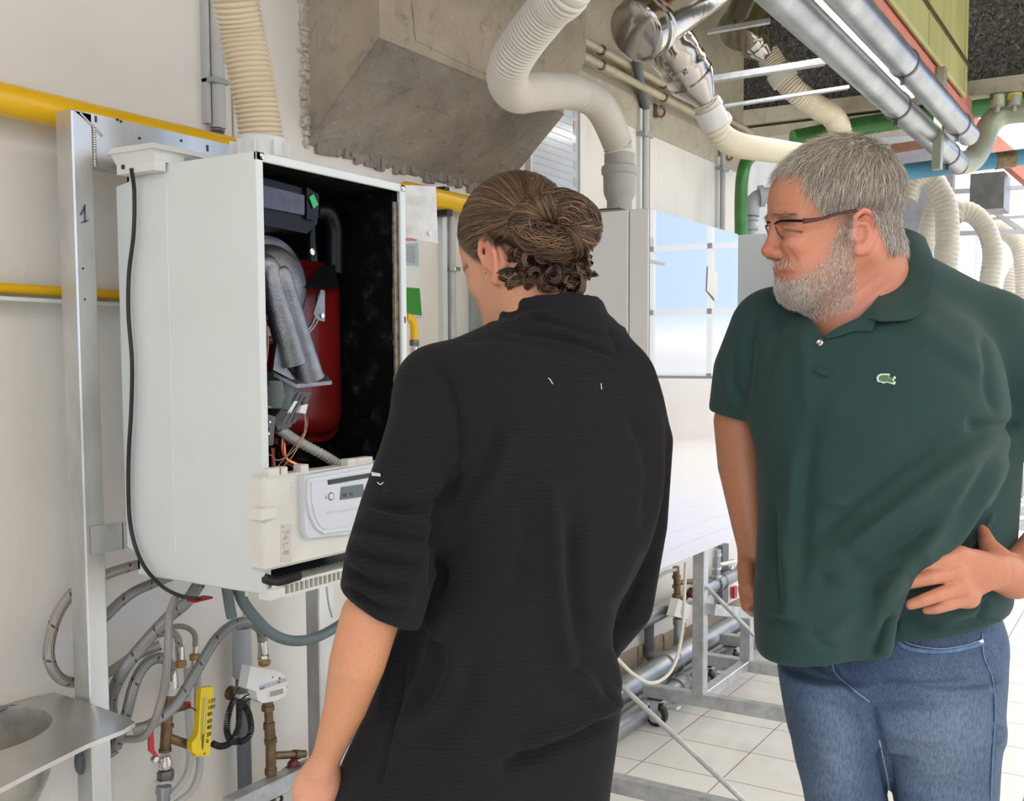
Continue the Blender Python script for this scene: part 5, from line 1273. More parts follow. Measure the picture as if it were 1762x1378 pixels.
for a, b in (((522, 680), (494, 730)), ((530, 684), (505, 728)), ((516, 676), (486, 728))): obj('housing_rib', MB().bar(W(*a, 1.557), W(*b, 1.572), .003, .004), MT['dark_pvc'], fanb)
obj('plug', MB().prism([W(519, 698, 1.555), W(530, 695, 1.555), W(526, 712, 1.555), W(515, 710, 1.555)], (0, .012, 0)), MT['cream_plastic'], fanb)
sv = obj('solenoid', MB().prism([W(452, 716, 1.57), W(458, 712, 1.57), W(474, 717, 1.56), W(470, 766, 1.56), (W(452, 768, 1.57))], (0, .05, 0)), simple('solenoid_grey', (.15, .15, .16), .5), boiler)
obj('solenoid_port', MB().lathe(W(456, 738, 1.566), (0, -1, 0), [(0, .011), (.006, .011), (.006, .007), (.002, .006)], 20), MT['dark_pvc'], sv)
for x, y in ((463, 726), (461, 746), (455, 760)): obj('solenoid_screw', MB().lathe(W(x, y, 1.562), (0, -1, 0), [(0, .0025), (.003, .0025)], 8), MT['chrome'], sv)
# red expansion vessel with rim
def rrect(x0, x1, z0, z1, r_, Y, n=8):
    o = []
    for cx_, cz_, a0 in ((x1-r_, z1-r_, 0), (x0+r_, z1-r_, 90), (x0+r_, z0+r_, 180), (x1-r_, z0+r_, 270)):
        for i in range(n+1): a = math.radians(a0+90*i/n); o.append((cx_+r_*math.cos(a), Y, cz_+r_*math.sin(a)))
    return np.array(o)
zb = W(575, 748, 1.70)[2]; X1 = W(592, 600, 1.70)[0]; zt = bz1-.19
vs_ = []
for ins, Y in ((.10, 1.682), (.045, 1.685), (.018, 1.694), (.004, 1.710), (0, 1.728)):
    vs_.append(rrect(1.585+ins, X1-ins, zb+ins, zt-ins, max(.045-ins*.4, .01), Y))
rimr = .016
for Y, e_ in ((1.730, rimr), (1.738, rimr+.002), (1.750, rimr)): vs_.append(rrect(1.585-e_*0, X1+e_, zb-e_, zt+e_, .055, Y))
for Y in (1.753, 1.80): vs_.append(rrect(1.585, X1, zb, zt, .045, Y))
vs_ = np.array(vs_); vs_ = np.concatenate([vs_, vs_[:, :1]], 1)
vm = MB().grid(vs_); vm.add(vs_[0][:-1], [list(range(len(vs_[0])-1))])
obj('expansion_vessel', vm, MT['red_paint'], boiler, 50)
# condensate hose, copper pipes, wires
p_ = rings_path([W(480, 738, 1.60), W(510, 758, 1.60), W(560, 785, 1.59), W(595, 808, 1.585), W(625, 830, 1.58)], 160)
rr_ = .0105+.0014*np.sin(np.arange(160)*1.35)
obj('corrugated_hose', MB().tube(p_, rr_, n=14), MT['hose_grey'], boiler)
obj('copper_pipe', MB().tube([W(487, 745, 1.62), W(486, 775, 1.62), W(492, 792, 1.62), W(522, 806, 1.61), W(545, 818, 1.61)], .0085, n=14, steps=30), MT['copper'], boiler)
obj('copper_pipe', MB().tube([W(468, 770, 1.64), W(470, 830, 1.64)], .008, n=14), MT['copper'], boiler)
for pts, mt_ in (([(524, 703), (528, 735), (500, 775), (480, 800), (468, 818)], 'wire_copper'), ([(522, 705), (527, 740), (505, 782), (490, 800), (478, 818)], 'wire_yellow'), ([(453, 783), (466, 783), (478, 792), (500, 780), (520, 755), (525, 730), (523, 708)], 'wire_pink')):
    obj('wire', MB().tube([W(x, y, 1.565) for x, y in pts], .0011, n=6, steps=40), MT[mt_], boiler)
# ---- control panel hinged at the bottom front
PY = 1.512
def pz(x, y): return W(x, y, PY)
pn = obj('control_panel', MB().box(pz(457, 984), np.array([1.828, PY+.045, pz(460, 820)[2]]), bev=.006), MT['cream_plastic'], boiler)
def L_(x, y, dY=0.0): return W(x, y, PY+dY)
for x0_, x1_ in ((466, 486), (489, 500), (522, 536), (603, 618), (618, 646)):
    yt = 814-.118*(x0_-455); a = L_(x0_, yt-6); b = L_(x1_, yt+8); obj('top_clip', MB().box((a[0], PY+.006, b[2]), (b[0], PY+.03, a[2]), bev=.002), MT['cream_plastic'], pn)
obj('hinge_clip', MB().box(L_(449, 897, -.010), L_(459, 869, .02), bev=.002), MT['cream_plastic'], pn)
# raised console with sloping lower left corner
def console(pts, y0, y1, mat, name, par): 
    a = [L_(x, y, y0) for x, y in pts]; return obj(name, MB().prism(a, (0, y1-y0, 0)), mat, par)
con = console([(523, 818), (690, 790), (690, 908), (532, 926), (525, 915)], -.014, 0, MT['panel_plastic'], 'console', pn)
pts_in = [(536, 834), (536, 829), (690, 803), (690, 892), (560, 911), (551, 905), (543, 890), (537, 862)]
console([(530, 832), (533, 824), (690, 797), (690, 900), (558, 918), (546, 910), (536, 890), (530, 862)], -.020, -.013, MT['white_paint'], 'console_rim', con)
face = console(pts_in, -.0225, -.018, MT['panel_plastic'], 'console_face', con)
console([(565, 826), (690, 805), (690, 812), (566, 834)], -.0245, -.022, MT['print_black'], 'display_strip', con)
lcd = console([(588, 838), (625, 833), (627, 854), (586, 860)], -.0245, -.022, simple('lcd', (.10, .13, .15), .15), 'lcd_display', con)
def text(s_, px_, Y, size, mat, parent, R_=None, name='lettering', ext=.0004, align='LEFT'):
    cu = bpy.data.curves.new('t', 'FONT'); cu.body = s_; cu.size = size; cu.extrude = ext; cu.align_x = align
    o_ = bpy.data.objects.new('t', cu); C.objects.link(o_); dg = bpy.context.evaluated_depsgraph_get()
    me = bpy.data.meshes.new_from_object(o_.evaluated_get(dg)); C.objects.unlink(o_); bpy.data.objects.remove(o_)
    if R_ is None: R_ = np.array([[1, 0, 0], [0, 0, -1], [0, 1, 0]], float)   # facing -Y, reading along +X
    loc = np.array(px_ if len(px_) == 3 else W(px_[0], px_[1], Y)); off = wloc(parent) if parent is not None else 0
    v = np.array([list(q.co) for q in me.vertices])@R_.T+loc-off
    for q, c_ in zip(me.vertices, v): q.co = c_
    me.update(); return link(me, name, mat, parent)
text('60   61', (590, 855), PY-.0247, .011, MT['print_black'], lcd)
kb = obj('button', MB().lathe(L_(569, 854, -.0215), (0, -1, 0), [(0, .0065), (.002, .0065), (.003, .005)], 18), MT['white_paint'], con)
obj('button_ring', MB().lathe(L_(569, 854, -.0215), (0, -1, 0), [(0, .0085), (.001, .0085)], 18), MT['print_grey'], con)
for x, y in ((569, 882), (589, 879), (609, 876)): 
    a = L_(x-8, y+2, -.0225); b = L_(x+8, y-4, -.0225); obj('button', MB().box((a[0], a[1]-.003, a[2]), (b[0], a[1]+.001, b[2]), bev=.0025), MT['white_paint'], con)
obj('warning_mark', MB().prism([L_(558, 858, -.0226), L_(564, 857, -.0226), L_(561, 851, -.0226)], (0, -.0003, 0)), MT['print_grey'], con)
text('24', (500, 847), PY-.0006, .019, MT['white_paint'], pn); text('1', (508, 862), PY-.0006, .017, MT['white_paint'], pn)
obj('moulded_mark', MB().tube([L_(500, 832), L_(513, 829), L_(517, 836), L_(512, 862), L_(508, 870), L_(504, 862), L_(500, 845)], .0008, n=6, steps=30), MT['white_paint'], pn)
stk = obj('marker_label', MB().prism([L_(483, 905, -.0006), L_(502, 902, -.0006), L_(501, 968, -.0006), L_(483, 968, -.0006)], (0, .0006, 0)), simple('label_beige', (.66, .60, .53), .6, var=.03), pn)
Rv = np.array([[0, -1, 0], [0, 0, -1], [1, 0, 0]], float)
Rv = np.array([[0, 1, 0], [0, 0, -1], [-1, 0, 0]], float)
text('74 L 8', L_(487, 912, -.0008), 0, .020, MT['print_grey'], stk, Rv)
obj('label_curl', MB().prism([L_(483, 902, -.006), L_(493, 904, -.002), L_(502, 905, -.001), L_(500, 908, -.001), L_(490, 908, -.001)], (0, .0005, 0)), MT['cream_plastic'], stk)
# corrugated black duct and grille at the base
p_ = rings_path([W(455, 995, 1.535), W(480, 1000, 1.53), W(515, 990, 1.53)], 60); obj('cable_duct', MB().tube(p_, .009+.0013*np.sin(np.arange(60)*2.1), n=14), MT['black_rubber'], boiler)
gr = MB(); a = W(456, 1030, 1.53); zg = bz0
gr.box((1.415, 1.528, zg-.012), (1.828, 1.534, zg-.006)).box((1.415, 1.528, zg+.012), (1.828, 1.534, zg+.018)).box((1.415, 1.60, zg-.012), (1.828, 1.606, zg+.0))
for i in range(28): gr.box((1.46+i*.0133, 1.529, zg-.010), (1.463+i*.0133, 1.60, zg+.014))
obj('base_grille', gr, MT['cream_plastic'], boiler)
obj('base_tray', MB().box((1.415, 1.60, bz0+.002), (1.835, by1-t_, bz0+.012)), MT['dark_pvc'], boiler)
obj('base_corner', MB().box((1.405, 1.526, bz0-.014), (1.45, 1.56, bz0+.012), bev=.004), MT['cream_plastic'], boiler)
# valves and hose stubs that hang from its base
obj('red_tap', MB().box(W(336, 1038, 1.78), W(368, 1026, 1.78)+np.array([0, .03, 0]), bev=.005), MT['red_plastic'], boiler)
obj('drain_stub', MB().tube([W(389, 1003, 1.80), W(396, 1048, 1.80), W(399, 1062, 1.80)], .0115, n=14), MT['grey_hose'], boiler)
# ================================================================== aluminium frame behind the boiler
FYB = 1.985
fr = thing('aluminium_frame', 'welded aluminium frame with the number 1 on its post, carrying the open boiler', 'frame', (1.36, FYB, 0))
px0, px1 = 1.307, 1.353
obj('post', MB().box((px0, FYB-.025, 0), (px1, FYB+.031, 2.012), bev=.003), MT['aluminium'], fr)
bm = MB().box((px1, FYB-.025, 1.905), (2.06, FYB+.025, 1.985)).prism([(px1, FYB-.025, 1.985), (px0+.004, FYB-.025, 2.010), (px1+.02, FYB-.025, 2.012), (2.06, FYB-.025, 2.012), (2.06, FYB-.025, 1.985)], (0, .05, 0))
obj('top_beam', bm, MT['aluminium'], fr)
obj('post', MB().box((1.975, FYB-.025, 0), (2.035, FYB+.025, 1.905), bev=.003), MT['aluminium'], fr)
wl = MB(); rnd = random.Random(9)
for i in range(16): wl.sphere((px1+.003, FYB-.026, 1.905+.005*i), (.004, .003, .0035), 7, 5)
for i in range(14): t = i/13; wl.sphere((px0+.020+.045*t, FYB-.026, 2.006-.035*t), (.0035, .002, .003), 7, 5)
obj('weld_bead', wl, MT['steel'], fr)
for a in ((202, 206), (208, 209), (240, 238), (312, 242), (357, 252)): 
    c_ = W(a[0], a[1], FYB-.0255); obj('hole', MB().lathe(c_, (0, -1, 0), [(0, .0032), (.0006, .0032)], 12), MT['print_black'], fr)
for a in ((143, 462), (146, 515)): obj('hole', MB().lathe(W(*a, FYB-.0255), (0, -1, 0), [(0, .0022), (.0006, .0022)], 10), MT['print_black'], fr)
for a in ((165, 205), (357, 255)): obj('marker_dash', MB().box(W(a[0]-1.5, a[1]+5, FYB-.0258), W(a[0]+1.5, a[1]-5, FYB-.025)), MT['ink'], fr)
one = MB().tube([W(139, 370, FYB-.027), W(144, 361, FYB-.027), W(146, 352, FYB-.027), W(147, 383, FYB-.027)], .0011, n=6).tube([W(140, 383, FYB-.027), W(152, 379, FYB-.027)], .0011, n=6)
obj('number_one', one, MT['ink'], fr)
br = MB().box((1.318, FYB-.030, 1.090), (1.388, FYB-.026, 1.150)).box((1.388, FYB-.034, 1.092), (1.44, FYB-.030, 1.148)).box((1.385, FYB-.034, 1.09), (1.390, FYB-.026, 1.15))
obj('clamp_bracket', br, MT['aluminium'], fr)
fr_foot = obj('foot_rail', MB().bar((1.66, 1.96, W(430, 1372, 1.96)[2]), (2.75, 1.96, W(430, 1372, 1.96)[2]), .045, .045, bev=.003), MT['galvanised'], fr)
# yellow gas pipes on the wall
def pipe(name, label, cat, pts, r, mat, n=20, steps=None, group=None): return tag(obj(name, MB().tube(pts, r, n=n, steps=steps), mat, None, 60), label, cat, group)
gp = thing('gas_pipe', 'thick yellow gas pipe along the wall above the open boiler', 'pipe', (1.5, 2.085, 2.02))
obj('pipe', MB().tube([(-.5, 2.085, 2.032), (1.98, 2.085, 2.032)], .0335, n=28), MT['yellow_paint'], gp, 60)
obj('rubber_end', MB().tube([(1.975, 2.085, 2.032), (1.995, 2.085, 2.032)], .036, n=28), MT['black_rubber'], gp)
gp = thing('gas_pipe', 'shiny yellow gas pipe between the open boiler and the head of the person in black', 'pipe', (3.0, 2.085, 2.02))
obj('pipe', MB().tube([(2.50, 2.085, 2.026), (3.62, 2.085, 2.026)], .031, n=28), MT['yellow_paint'], gp, 60)
obj('pipe_clip', MB().box((2.70, 2.075, 1.975), (2.73, WY, 1.995)), MT['black_rubber'], gp)
obj('pipe_clip', MB().box((2.69, 2.075, 2.057), (2.715, WY, 2.068)), MT['black_rubber'], gp)
gp = thing('gas_pipe', 'thin yellow gas pipe low on the wall left of the open boiler', 'pipe', (1.2, 2.12, 1.64))
obj('pipe', MB().tube([(-.5, 2.125, 1.652), (1.60, 2.125, 1.650)], .0115, n=20), MT['yellow_paint'], gp, 60)
obj('ledge', MB().box((-.5, 2.09, 1.623), (1.60, WY, 1.631)), MT['white_paint'], gp)
# conduit with clips behind the hose, and small pipe stubs
def conduit(x, z0, z1, label, r=.0125, mat='light_conduit'):
    t = thing('conduit', label, 'pipe', (x, WY-.02, z0))
    obj('pipe', MB().tube([(x, WY-.022, z0), (x, WY-.022, z1)], r, n=16), MT[mat], t)
    return t
cx1 = W(372, 100, WY-.022)[0]; 
t = conduit(cx1, 2.085, 4.2, 'grey plastic conduit on the wall beside the cream hose', .0145)
obj('sleeve', MB().tube([(cx1+.003, WY-.024, 2.09), (cx1+.003, WY-.024, 2.30)], .0165, n=16), MT['light_conduit'], t)
obj('clip', MB().box((cx1-.03, WY-.045, 2.20), (cx1+.022, WY, 2.213), bev=.002), MT['grey_pvc'], t)
obj('bellows', MB().lathe((cx1, WY-.022, 2.075), (0, 0, 1), [(0, .018), (.004, .014), (.008, .018), (.012, .014), (.016, .018)], 16), MT['dark_pvc'], t)
tag(obj('cable_duct', MB().box((cx1-.030, WY-.02, 2.1), (cx1-.018, WY, 4.2)), MT['light_conduit']), 'narrow grey trunking behind the conduit by the cream hose', 'trunking')
# big corrugated exhaust hose from the boiler
def corr(pts, r, steps, amp, wav, mat, name, parent, n=28, taper=None):
    p_ = rings_path(pts, steps); L = np.concatenate([[0], np.cumsum(np.linalg.norm(np.diff(p_, axis=0), axis=1))])
    # resample evenly
    m_ = int(L[-1]/wav*6); u = np.linspace(0, L[-1], m_); p_ = np.stack([np.interp(u, L, p_[:, i]) for i in range(3)], 1)
    rr = r if taper is None else np.interp(u/L[-1], np.linspace(0, 1, len(taper)), taper)
    return obj(name, MB().tube(p_, rr+amp*np.sin(u/wav*2*PI), n=n), mat, parent, 60)
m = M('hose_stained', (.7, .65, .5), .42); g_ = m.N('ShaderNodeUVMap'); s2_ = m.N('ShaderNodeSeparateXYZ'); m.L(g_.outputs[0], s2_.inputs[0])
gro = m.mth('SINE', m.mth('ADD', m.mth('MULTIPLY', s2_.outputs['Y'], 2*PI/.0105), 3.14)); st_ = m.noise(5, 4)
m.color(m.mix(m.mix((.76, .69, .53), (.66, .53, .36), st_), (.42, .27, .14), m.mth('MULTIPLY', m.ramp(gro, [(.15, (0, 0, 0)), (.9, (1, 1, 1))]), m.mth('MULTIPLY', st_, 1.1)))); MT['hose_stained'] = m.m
eh = thing('exhaust_hose', 'cream corrugated exhaust hose rising from the open boiler', 'hose', (fc[0], 1.74, bz1+.084))
corr([(fc[0], 1.74, bz1+.084), W(443, 190, 1.74), W(432, 130, 1.74), W(418, 60, 1.74), W(405, 0, 1.73), W(392, -70, 1.72), W(385, -160, 1.72), W(380, -420, 1.72), W(378, -900, 1.72)], .0463, 110, .0026, .0105, MT['hose_stained'], 'hose', eh, 36)
# paper taped to the casing, notices behind it
nb = thing('cover_sheet', 'crumpled translucent sheet hanging at the top right corner of the open boiler', 'sheet', W(720, 410, 1.62))
V_ = np.zeros((14, 12, 3))
for i in range(14):
    for j in range(12):
        u, v_ = i/13, j/11; x = 692+(58+4*v_)*u; y = 318+3*u+(88+10*u)*v_
        V_[i, j] = W(x, y, 1.60+.006*math.sin(5*u+3*v_)+.004*math.sin(11*v_))
obj('sheet', MB().grid(V_), simple('sheet_translucent', (.62, .62, .60), .35, var=.1, vs=30), nb)
obj('tape_dot', MB().lathe(W(740, 402, 1.595), (0, -1, 0), [(0, .006), (.001, .006)], 14), MT['cream_plastic'], nb)
nt_ = thing('notice', 'plastic-covered notice with a green lower half on the wall right of the open boiler', 'notice', W(712, 545, WY-.006))
obj('sleeve', MB().prism([W(694, 408, WY-.004), W(718, 408, WY-.004), W(727, 546, WY-.004), W(696, 541, WY-.004)][::-1], (0, -.003, 0)), MT['paper'], nt_)
obj('green_field', MB().prism([W(694, 494, WY-.008), W(722, 496, WY-.008), W(726, 543, WY-.008), W(696, 540, WY-.008)][::-1], (0, -.0005, 0)), simple('notice_green', (.05, .28, .05), .3, var=.03), nt_)
obj('teal_field', MB().prism([W(694, 418, WY-.008), W(719, 418, WY-.008), W(721, 458, WY-.008), W(695, 456, WY-.008)][::-1], (0, -.0005, 0)), simple('notice_teal', (.42, .55, .56), .3, var=.1), nt_)
obj('red_line', MB().prism([W(694, 409, WY-.008), W(717, 409, WY-.008), W(717, 415, WY-.008), W(694, 414, WY-.008)][::-1], (0, -.0005, 0)), simple('notice_pink', (.60, .20, .30), .4), nt_)
ln_ = MB()
for i in range(6): ln_.box(W(697, 425+i*5, WY-.0095), W(714, 423.6+i*5, WY-.0085))
obj('text_lines', ln_, MT['print_grey'], nt_)
# yellow gas elbow beside the boiler
ge = thing('gas_elbow', 'yellow gas elbow with metal nut just right of the open boiler', 'pipe', W(712, 640, 2.0))
obj('elbow', MB().tube([W(698, 545, 2.0), W(706, 548, 2.0), W(712, 560, 2.0), W(713, 588, 2.0)], .0125, n=16, steps=20), MT['yellow_paint'], ge)
obj('nut', MB().nut(W(713, 590, 2.0), (0, 0, 1), .0155, .02), MT['dark_steel'], ge); obj('ferrule', MB().tube([W(713, 597, 2.0), W(713, 612, 2.0)], .0125, n=16), MT['chrome'], ge)
obj('flexible_tube', MB().tube([W(713, 610, 2.0), W(713, 700, 2.0), W(716, 780, 2.0)], .008, n=12), MT['light_conduit'], ge)
# vertical conduits near the head of the person in black
c2 = conduit(W(778, 450, WY-.022)[0], .8, 1.985, 'light grey conduit on the wall just left of the hair bun')
xx_ = W(778, 450, WY-.022)[0]; obj('clip', MB().box((xx_-.02, WY-.05, 1.80), (xx_+.012, WY, 1.815), bev=.002), MT['steel'], c2)
tag(obj('panel_rib', MB().box((W(757, 450, WY)[0]-.012, WY-.022, .6), (W(757, 450, WY)[0]+.012, WY, 1.985)), MT['white_paint']), 'white vertical batten on the wall beside the grey conduit', 'batten')
tag(obj('wall_board', MB().box((W(806, 540, WY)[0], WY-.015, .9), (W(806, 540, WY)[0]+.25, WY, 1.80)), simple('pale_green_panel', (.36, .40, .36), .4, var=.15)), 'grey-green panel on the wall in front of the face of the person in black', 'panel')
# ---- sink in the lower left corner
SZ = P(60, 1290, Y=1.45)[2]
sk = thing('sink', 'stainless steel sink with a round basin at the lower left', 'sink', (1.05, 1.5, SZ-.2))
rim_px = [(0, 1166), (60, 1182), (150, 1208), (232, 1238), (236, 1248), (150, 1278), (60, 1322), (0, 1352)]
SZ = .78
def Zp(x, y, z=None): return P(x, y, Z=SZ if z is None else z)
outer = [Zp(-420, 1060), Zp(0, 1166), Zp(60, 1182), Zp(150, 1208), Zp(228, 1237), Zp(236, 1246), Zp(150, 1280), Zp(60, 1325), Zp(0, 1356), Zp(-500, 1620), Zp(-900, 1400)]
# basin opening: ellipse on the top plane
ec = (Zp(-60, 1262)); a1 = Zp(90, 1240)-ec; 
bc = Zp(-62, 1256); rx = np.linalg.norm(Zp(88, 1246)-bc)
def ring(r, z, n=48, sq=1.0): 
    return np.array([(bc[0]+r*math.cos(t), bc[1]+r*sq*math.sin(t), z) for t in np.linspace(0, 2*PI, n+1)[:-1]])
R1 = float(rx)*.98
# top plate with a hole: connect outer polygon (resampled by angle) to the ring
oc = np.array([[max(min(o[0], 1.5), -.6), min(o[1], 2.09)] for o in outer]); angs = np.linspace(0, 2*PI, 49)[:-1]; outp = []
for t in angs:
    d_ = np.array([math.cos(t), math.sin(t)]); best = None
    for i in range(len(oc)):
        a, b = oc[i], oc[(i+1) % len(oc)]; e_ = b-a; den = d_[0]*e_[1]-d_[1]*e_[0]
        if abs(den) < 1e-9: continue
        w_ = a-bc[:2]; tt_ = (w_[0]*e_[1]-w_[1]*e_[0])/den; u_ = (w_[0]*d_[1]-w_[1]*d_[0])/den
        if tt_ > 0 and 0 <= u_ <= 1 and (best is None or tt_ < best): best = tt_
    outp.append([bc[0]+d_[0]*best, bc[1]+d_[1]*best, SZ])
outp = np.array(outp); r0_ = ring(R1, SZ-.004); 
G_ = np.stack([outp-[0, 0, .009], outp-[0, 0, .001], outp, outp*.985+np.array([bc[0], bc[1], SZ])*.015-[0, 0, .003], r0_*.9+outp*.1, ring(R1*1.0, SZ-.005)])
G_[3][:, 2] = SZ-.001; G_[4][:, 2] = SZ-.003
G_ = np.concatenate([G_, G_[:, :1]], 1); obj('worktop', MB().grid(G_), MT['stainless'], sk, 50)
G_ = np.stack([ring(R1, SZ-.005), ring(R1*.985, SZ-.010), ring(R1*.97, SZ-.04), ring(R1*.93, SZ-.10), ring(R1*.80, SZ-.15), ring(R1*.4, SZ-.165), ring(R1*.02, SZ-.167)]); G_ = np.concatenate([G_, G_[:, :1]], 1)
obj('basin', MB().grid(G_), MT['basin_matt'], sk, 60)
G_ = np.stack([ring(R1*1.01, SZ-.012), ring(R1*.99, SZ-.045), ring(R1*.95, SZ-.11), ring(R1*.82, SZ-.157), ring(R1*.4, SZ-.172), ring(R1*.02, SZ-.174)]); G_ = np.concatenate([G_, G_[:, :1]], 1)
obj('basin_shell', MB().grid(G_[::-1]), MT['stainless'], sk, 60)
obj('sink_leg', MB().box((1.0, 1.9, 0), (1.04, 1.94, SZ-.02)), MT['stainless'], sk)
obj('sink_leg', MB().box((.75, 1.2, 0), (.79, 1.24, SZ-.02)), MT['stainless'], sk)
# ---- braided flexible hoses under the boiler
def hose(name, label, px_, Y, r, mat, n=16, steps=80, fit=None, group=None):
    t = thing(name, label, 'hose', W(px_[-1][0], px_[-1][1], Y if np.isscalar(Y) else Y[-1]), group)
    Ys = [Y]*len(px_) if np.isscalar(Y) else Y
    obj('tube', MB().tube([W(x, y, yy) for (x, y), yy in zip(px_, Ys)], r, n=n, steps=steps), MT[mat], t, 60); return t
hose('braided_hose', 'large steel braided hose looping left of the aluminium post', [(275, 965), (240, 971), (200, 982), (160, 998), (125, 1020), (100, 1055), (87, 1095), (84, 1130), (95, 1158), (115, 1172), (150, 1172), (200, 1150), (240, 1125), (275, 1110)], [2.05, 2.05, 2.05, 2.06, 2.06, 2.06, 2.06, 2.06, 2.06, 2.06, 2.06, 2.04, 2.02, 2.0], .0118, 'braid_bright', 18, 120)
hose('braided_hose', 'grey braided hose dropping from the open boiler to the left', [(310, 985), (262, 1004), (225, 1022), (190, 1052), (150, 1100), (140, 1180), (185, 1280), (196, 1300)], [2.04, 2.04, 2.04, 2.05, 2.06, 2.06, 2.05, 2.04], .0120, 'braid', 18, 90)
hose('braided_hose', 'long diagonal braided hose from the red tap down to the post', [(352, 990), (322, 1034), (290, 1062), (250, 1105), (215, 1150), (192, 1200), (194, 1250)], [1.82, 1.84, 1.88, 1.92, 1.95, 2.03, 2.04], .0135, 'braid', 20, 90)
h4 = hose('braided_hose', 'braided hose arching to the heat meter on the right and down to the sink', [(452, 1102), (447, 1082), (425, 1070), (398, 1076), (368, 1105), (335, 1160), (300, 1215), (262, 1245), (228, 1256)], [1.98, 1.97, 1.95, 1.94, 1.93, 1.92, 1.91, 1.92, 1.94], .0122, 'braid', 18, 110)
obj('ferrule', MB().tube([W(452, 1100, 1.98), W(453, 1125, 1.98)], .0125, n=16), MT['chrome'], h4); obj('nut', MB().nut(W(453, 1131, 1.98), (0, 0, 1), .0145, .016), MT['chrome'], h4); obj('brass_nut', MB().nut(W(455, 1140, 1.98), (0, 0, 1), .0155, .014), MT['brass_new'], h4)
h5 = hose('braided_hose', 'short braided hose arching onto the brass ball valve column', [(292, 1160), (291, 1142), (276, 1132), (252, 1142), (232, 1175), (216, 1235), (200, 1285)], [2.0, 1.99, 1.98, 1.98, 1.98, 2.0, 2.03], .0122, 'braid', 18, 90)
obj('ferrule', MB().tube([W(294, 1152, 2.0), W(296, 1174, 2.0)], .0135, n=16), MT['chrome'], h5)
h6 = hose('braided_hose', 'thin bright braided hose behind the valve column with a brass nut', [(308, 1120), (306, 1098), (292, 1088), (262, 1096), (225, 1128), (195, 1150)], 2.04, .0085, 'braid_bright', 14, 70)
obj('ferrule', MB().tube([W(309, 1112, 2.04), W(310, 1134, 2.04)], .0105, n=14), MT['chrome'], h6); obj('brass_nut', MB().nut(W(311, 1142, 2.04), (0, 0, 1), .0135, .016), MT['brass_new'], h6)
h7 = hose('small_hose', 'thin grey hose curving down to a brass compression fitting', [(336, 1112), (335, 1092), (322, 1080), (300, 1078), (285, 1090)], 2.06, .0065, 'braid_fine', 12, 50)
obj('ferrule', MB().tube([W(337, 1110, 2.06), W(336, 1124, 2.06)], .0068, n=12), MT['chrome'], h7); obj('nut', MB().nut(W(335, 1130, 2.06), (0, 0, 1), .0125, .016), MT['brass_new'], h7); obj('elbow', MB().tube([W(335, 1134, 2.06), W(332, 1160, 2.06), W(328, 1180, 2.06)], .008, n=12), MT['chrome'], h7)
hose('thin_hose', 'slim fine-braided hose crossing in front of the thicker hoses', [(302, 1028), (291, 1060), (290, 1100), (287, 1150), (280, 1195), (266, 1240), (246, 1268), (215, 1272)], [1.80, 1.79, 1.79, 1.80, 1.82, 1.84, 1.86, 1.90], .0082, 'braid_fine', 14, 90)
hose('drain_hose', 'smooth dark grey drain hose sagging below the open boiler', [(408, 1008), (418, 1034), (435, 1058), (465, 1088), (500, 1102), (540, 1098), (580, 1078), (600, 1060)], [1.80]*8, .0128, 'grey_hose', 18, 60)
hose('thin_cable', 'thin grey cable hanging in front of the second aluminium post', [(562, 1010), (566, 1040), (572, 1062)], 1.86, .0028, 'light_conduit', 8, 20)
for dx, lab in ((0, 'pale copper tube curving down behind the yellow thermometer, left one'), (20, 'pale copper tube curving down behind the yellow thermometer, right one')):
    tag(obj('pale_tube', MB().tube([W(322+dx*.9, 1150, 2.09), W(324+dx*.8, 1220, 2.09), W(327+dx*.8, 1290, 2.09), W(322+dx, 1330, 2.09), W(300+dx*1.4, 1362, 2.09), W(270+dx*1.4, 1385, 2.09)], .0085, n=14, steps=50), MT['light_conduit']), lab, 'pipe')
# ---- valve column with red lever
VY = 2.0
vc = thing('valve_column', 'brass and galvanised pipe column with a red lever ball valve', 'valve', W(284, 1400, VY))
def seg(name, pts, r, mat, par, n=16): return obj(name, MB().tube(pts, r, n=n), MT[mat], par, 60)
seg('union', [W(295, 1172, VY), W(296, 1184, VY)], .0145, 'steel', vc); seg('union', [W(296, 1183, VY), W(295, 1195, VY)], .0155, 'light_conduit', vc)
seg('brass_pipe', [W(293, 1195, VY), W(290, 1215, VY), W(286, 1250, VY)], .012, 'brass', vc)
seg('tee', [W(287, 1248, VY), W(284, 1292, VY)], .0125, 'brass', vc); seg('branch', [W(286, 1268, VY), W(310, 1276, VY-.005), W(335, 1285, VY-.01)], .0105, 'brass', vc)
for c_, r_ in (((288, 1249), .0145), ((284, 1290), .0145)): obj('collar', MB().tube([W(c_[0], c_[1]-2, VY), W(c_[0], c_[1]+3, VY)], r_, n=18), MT['brass'], vc)
seg('probe_branch', [W(292, 1222, VY), W(306, 1216, VY), W(316, 1214, VY)], .0115, 'brass', vc); seg('red_cap', [W(313, 1215, VY), W(324, 1213, VY)], .0095, 'red_plastic', vc)
obj('ball_valve', MB().lathe(W(285, 1325, VY), (0, 0, 1), [(0, .011), (.006, .0145), (.014, .0155), (.022, .0145), (.030, .012), (.034, .012)], 18), MT['chrome'], vc)
obj('nut', MB().nut(W(285, 1332, VY), (0, 0, 1), .019, .02), MT['dark_steel'], vc); obj('nut', MB().nut(W(283, 1342, VY), (0, 0, 1), .0205, .008), MT['steel'], vc)
seg('riser', [W(282, 1352, VY), W(281, 1365, VY)], .0175, 'galvanised_pipe', vc); seg('riser', [W(281, 1360, VY), W(281, 1500, VY), np.array([W(281, 1500, VY)[0], VY, 0])], .0145, 'galvanised_pipe', vc)
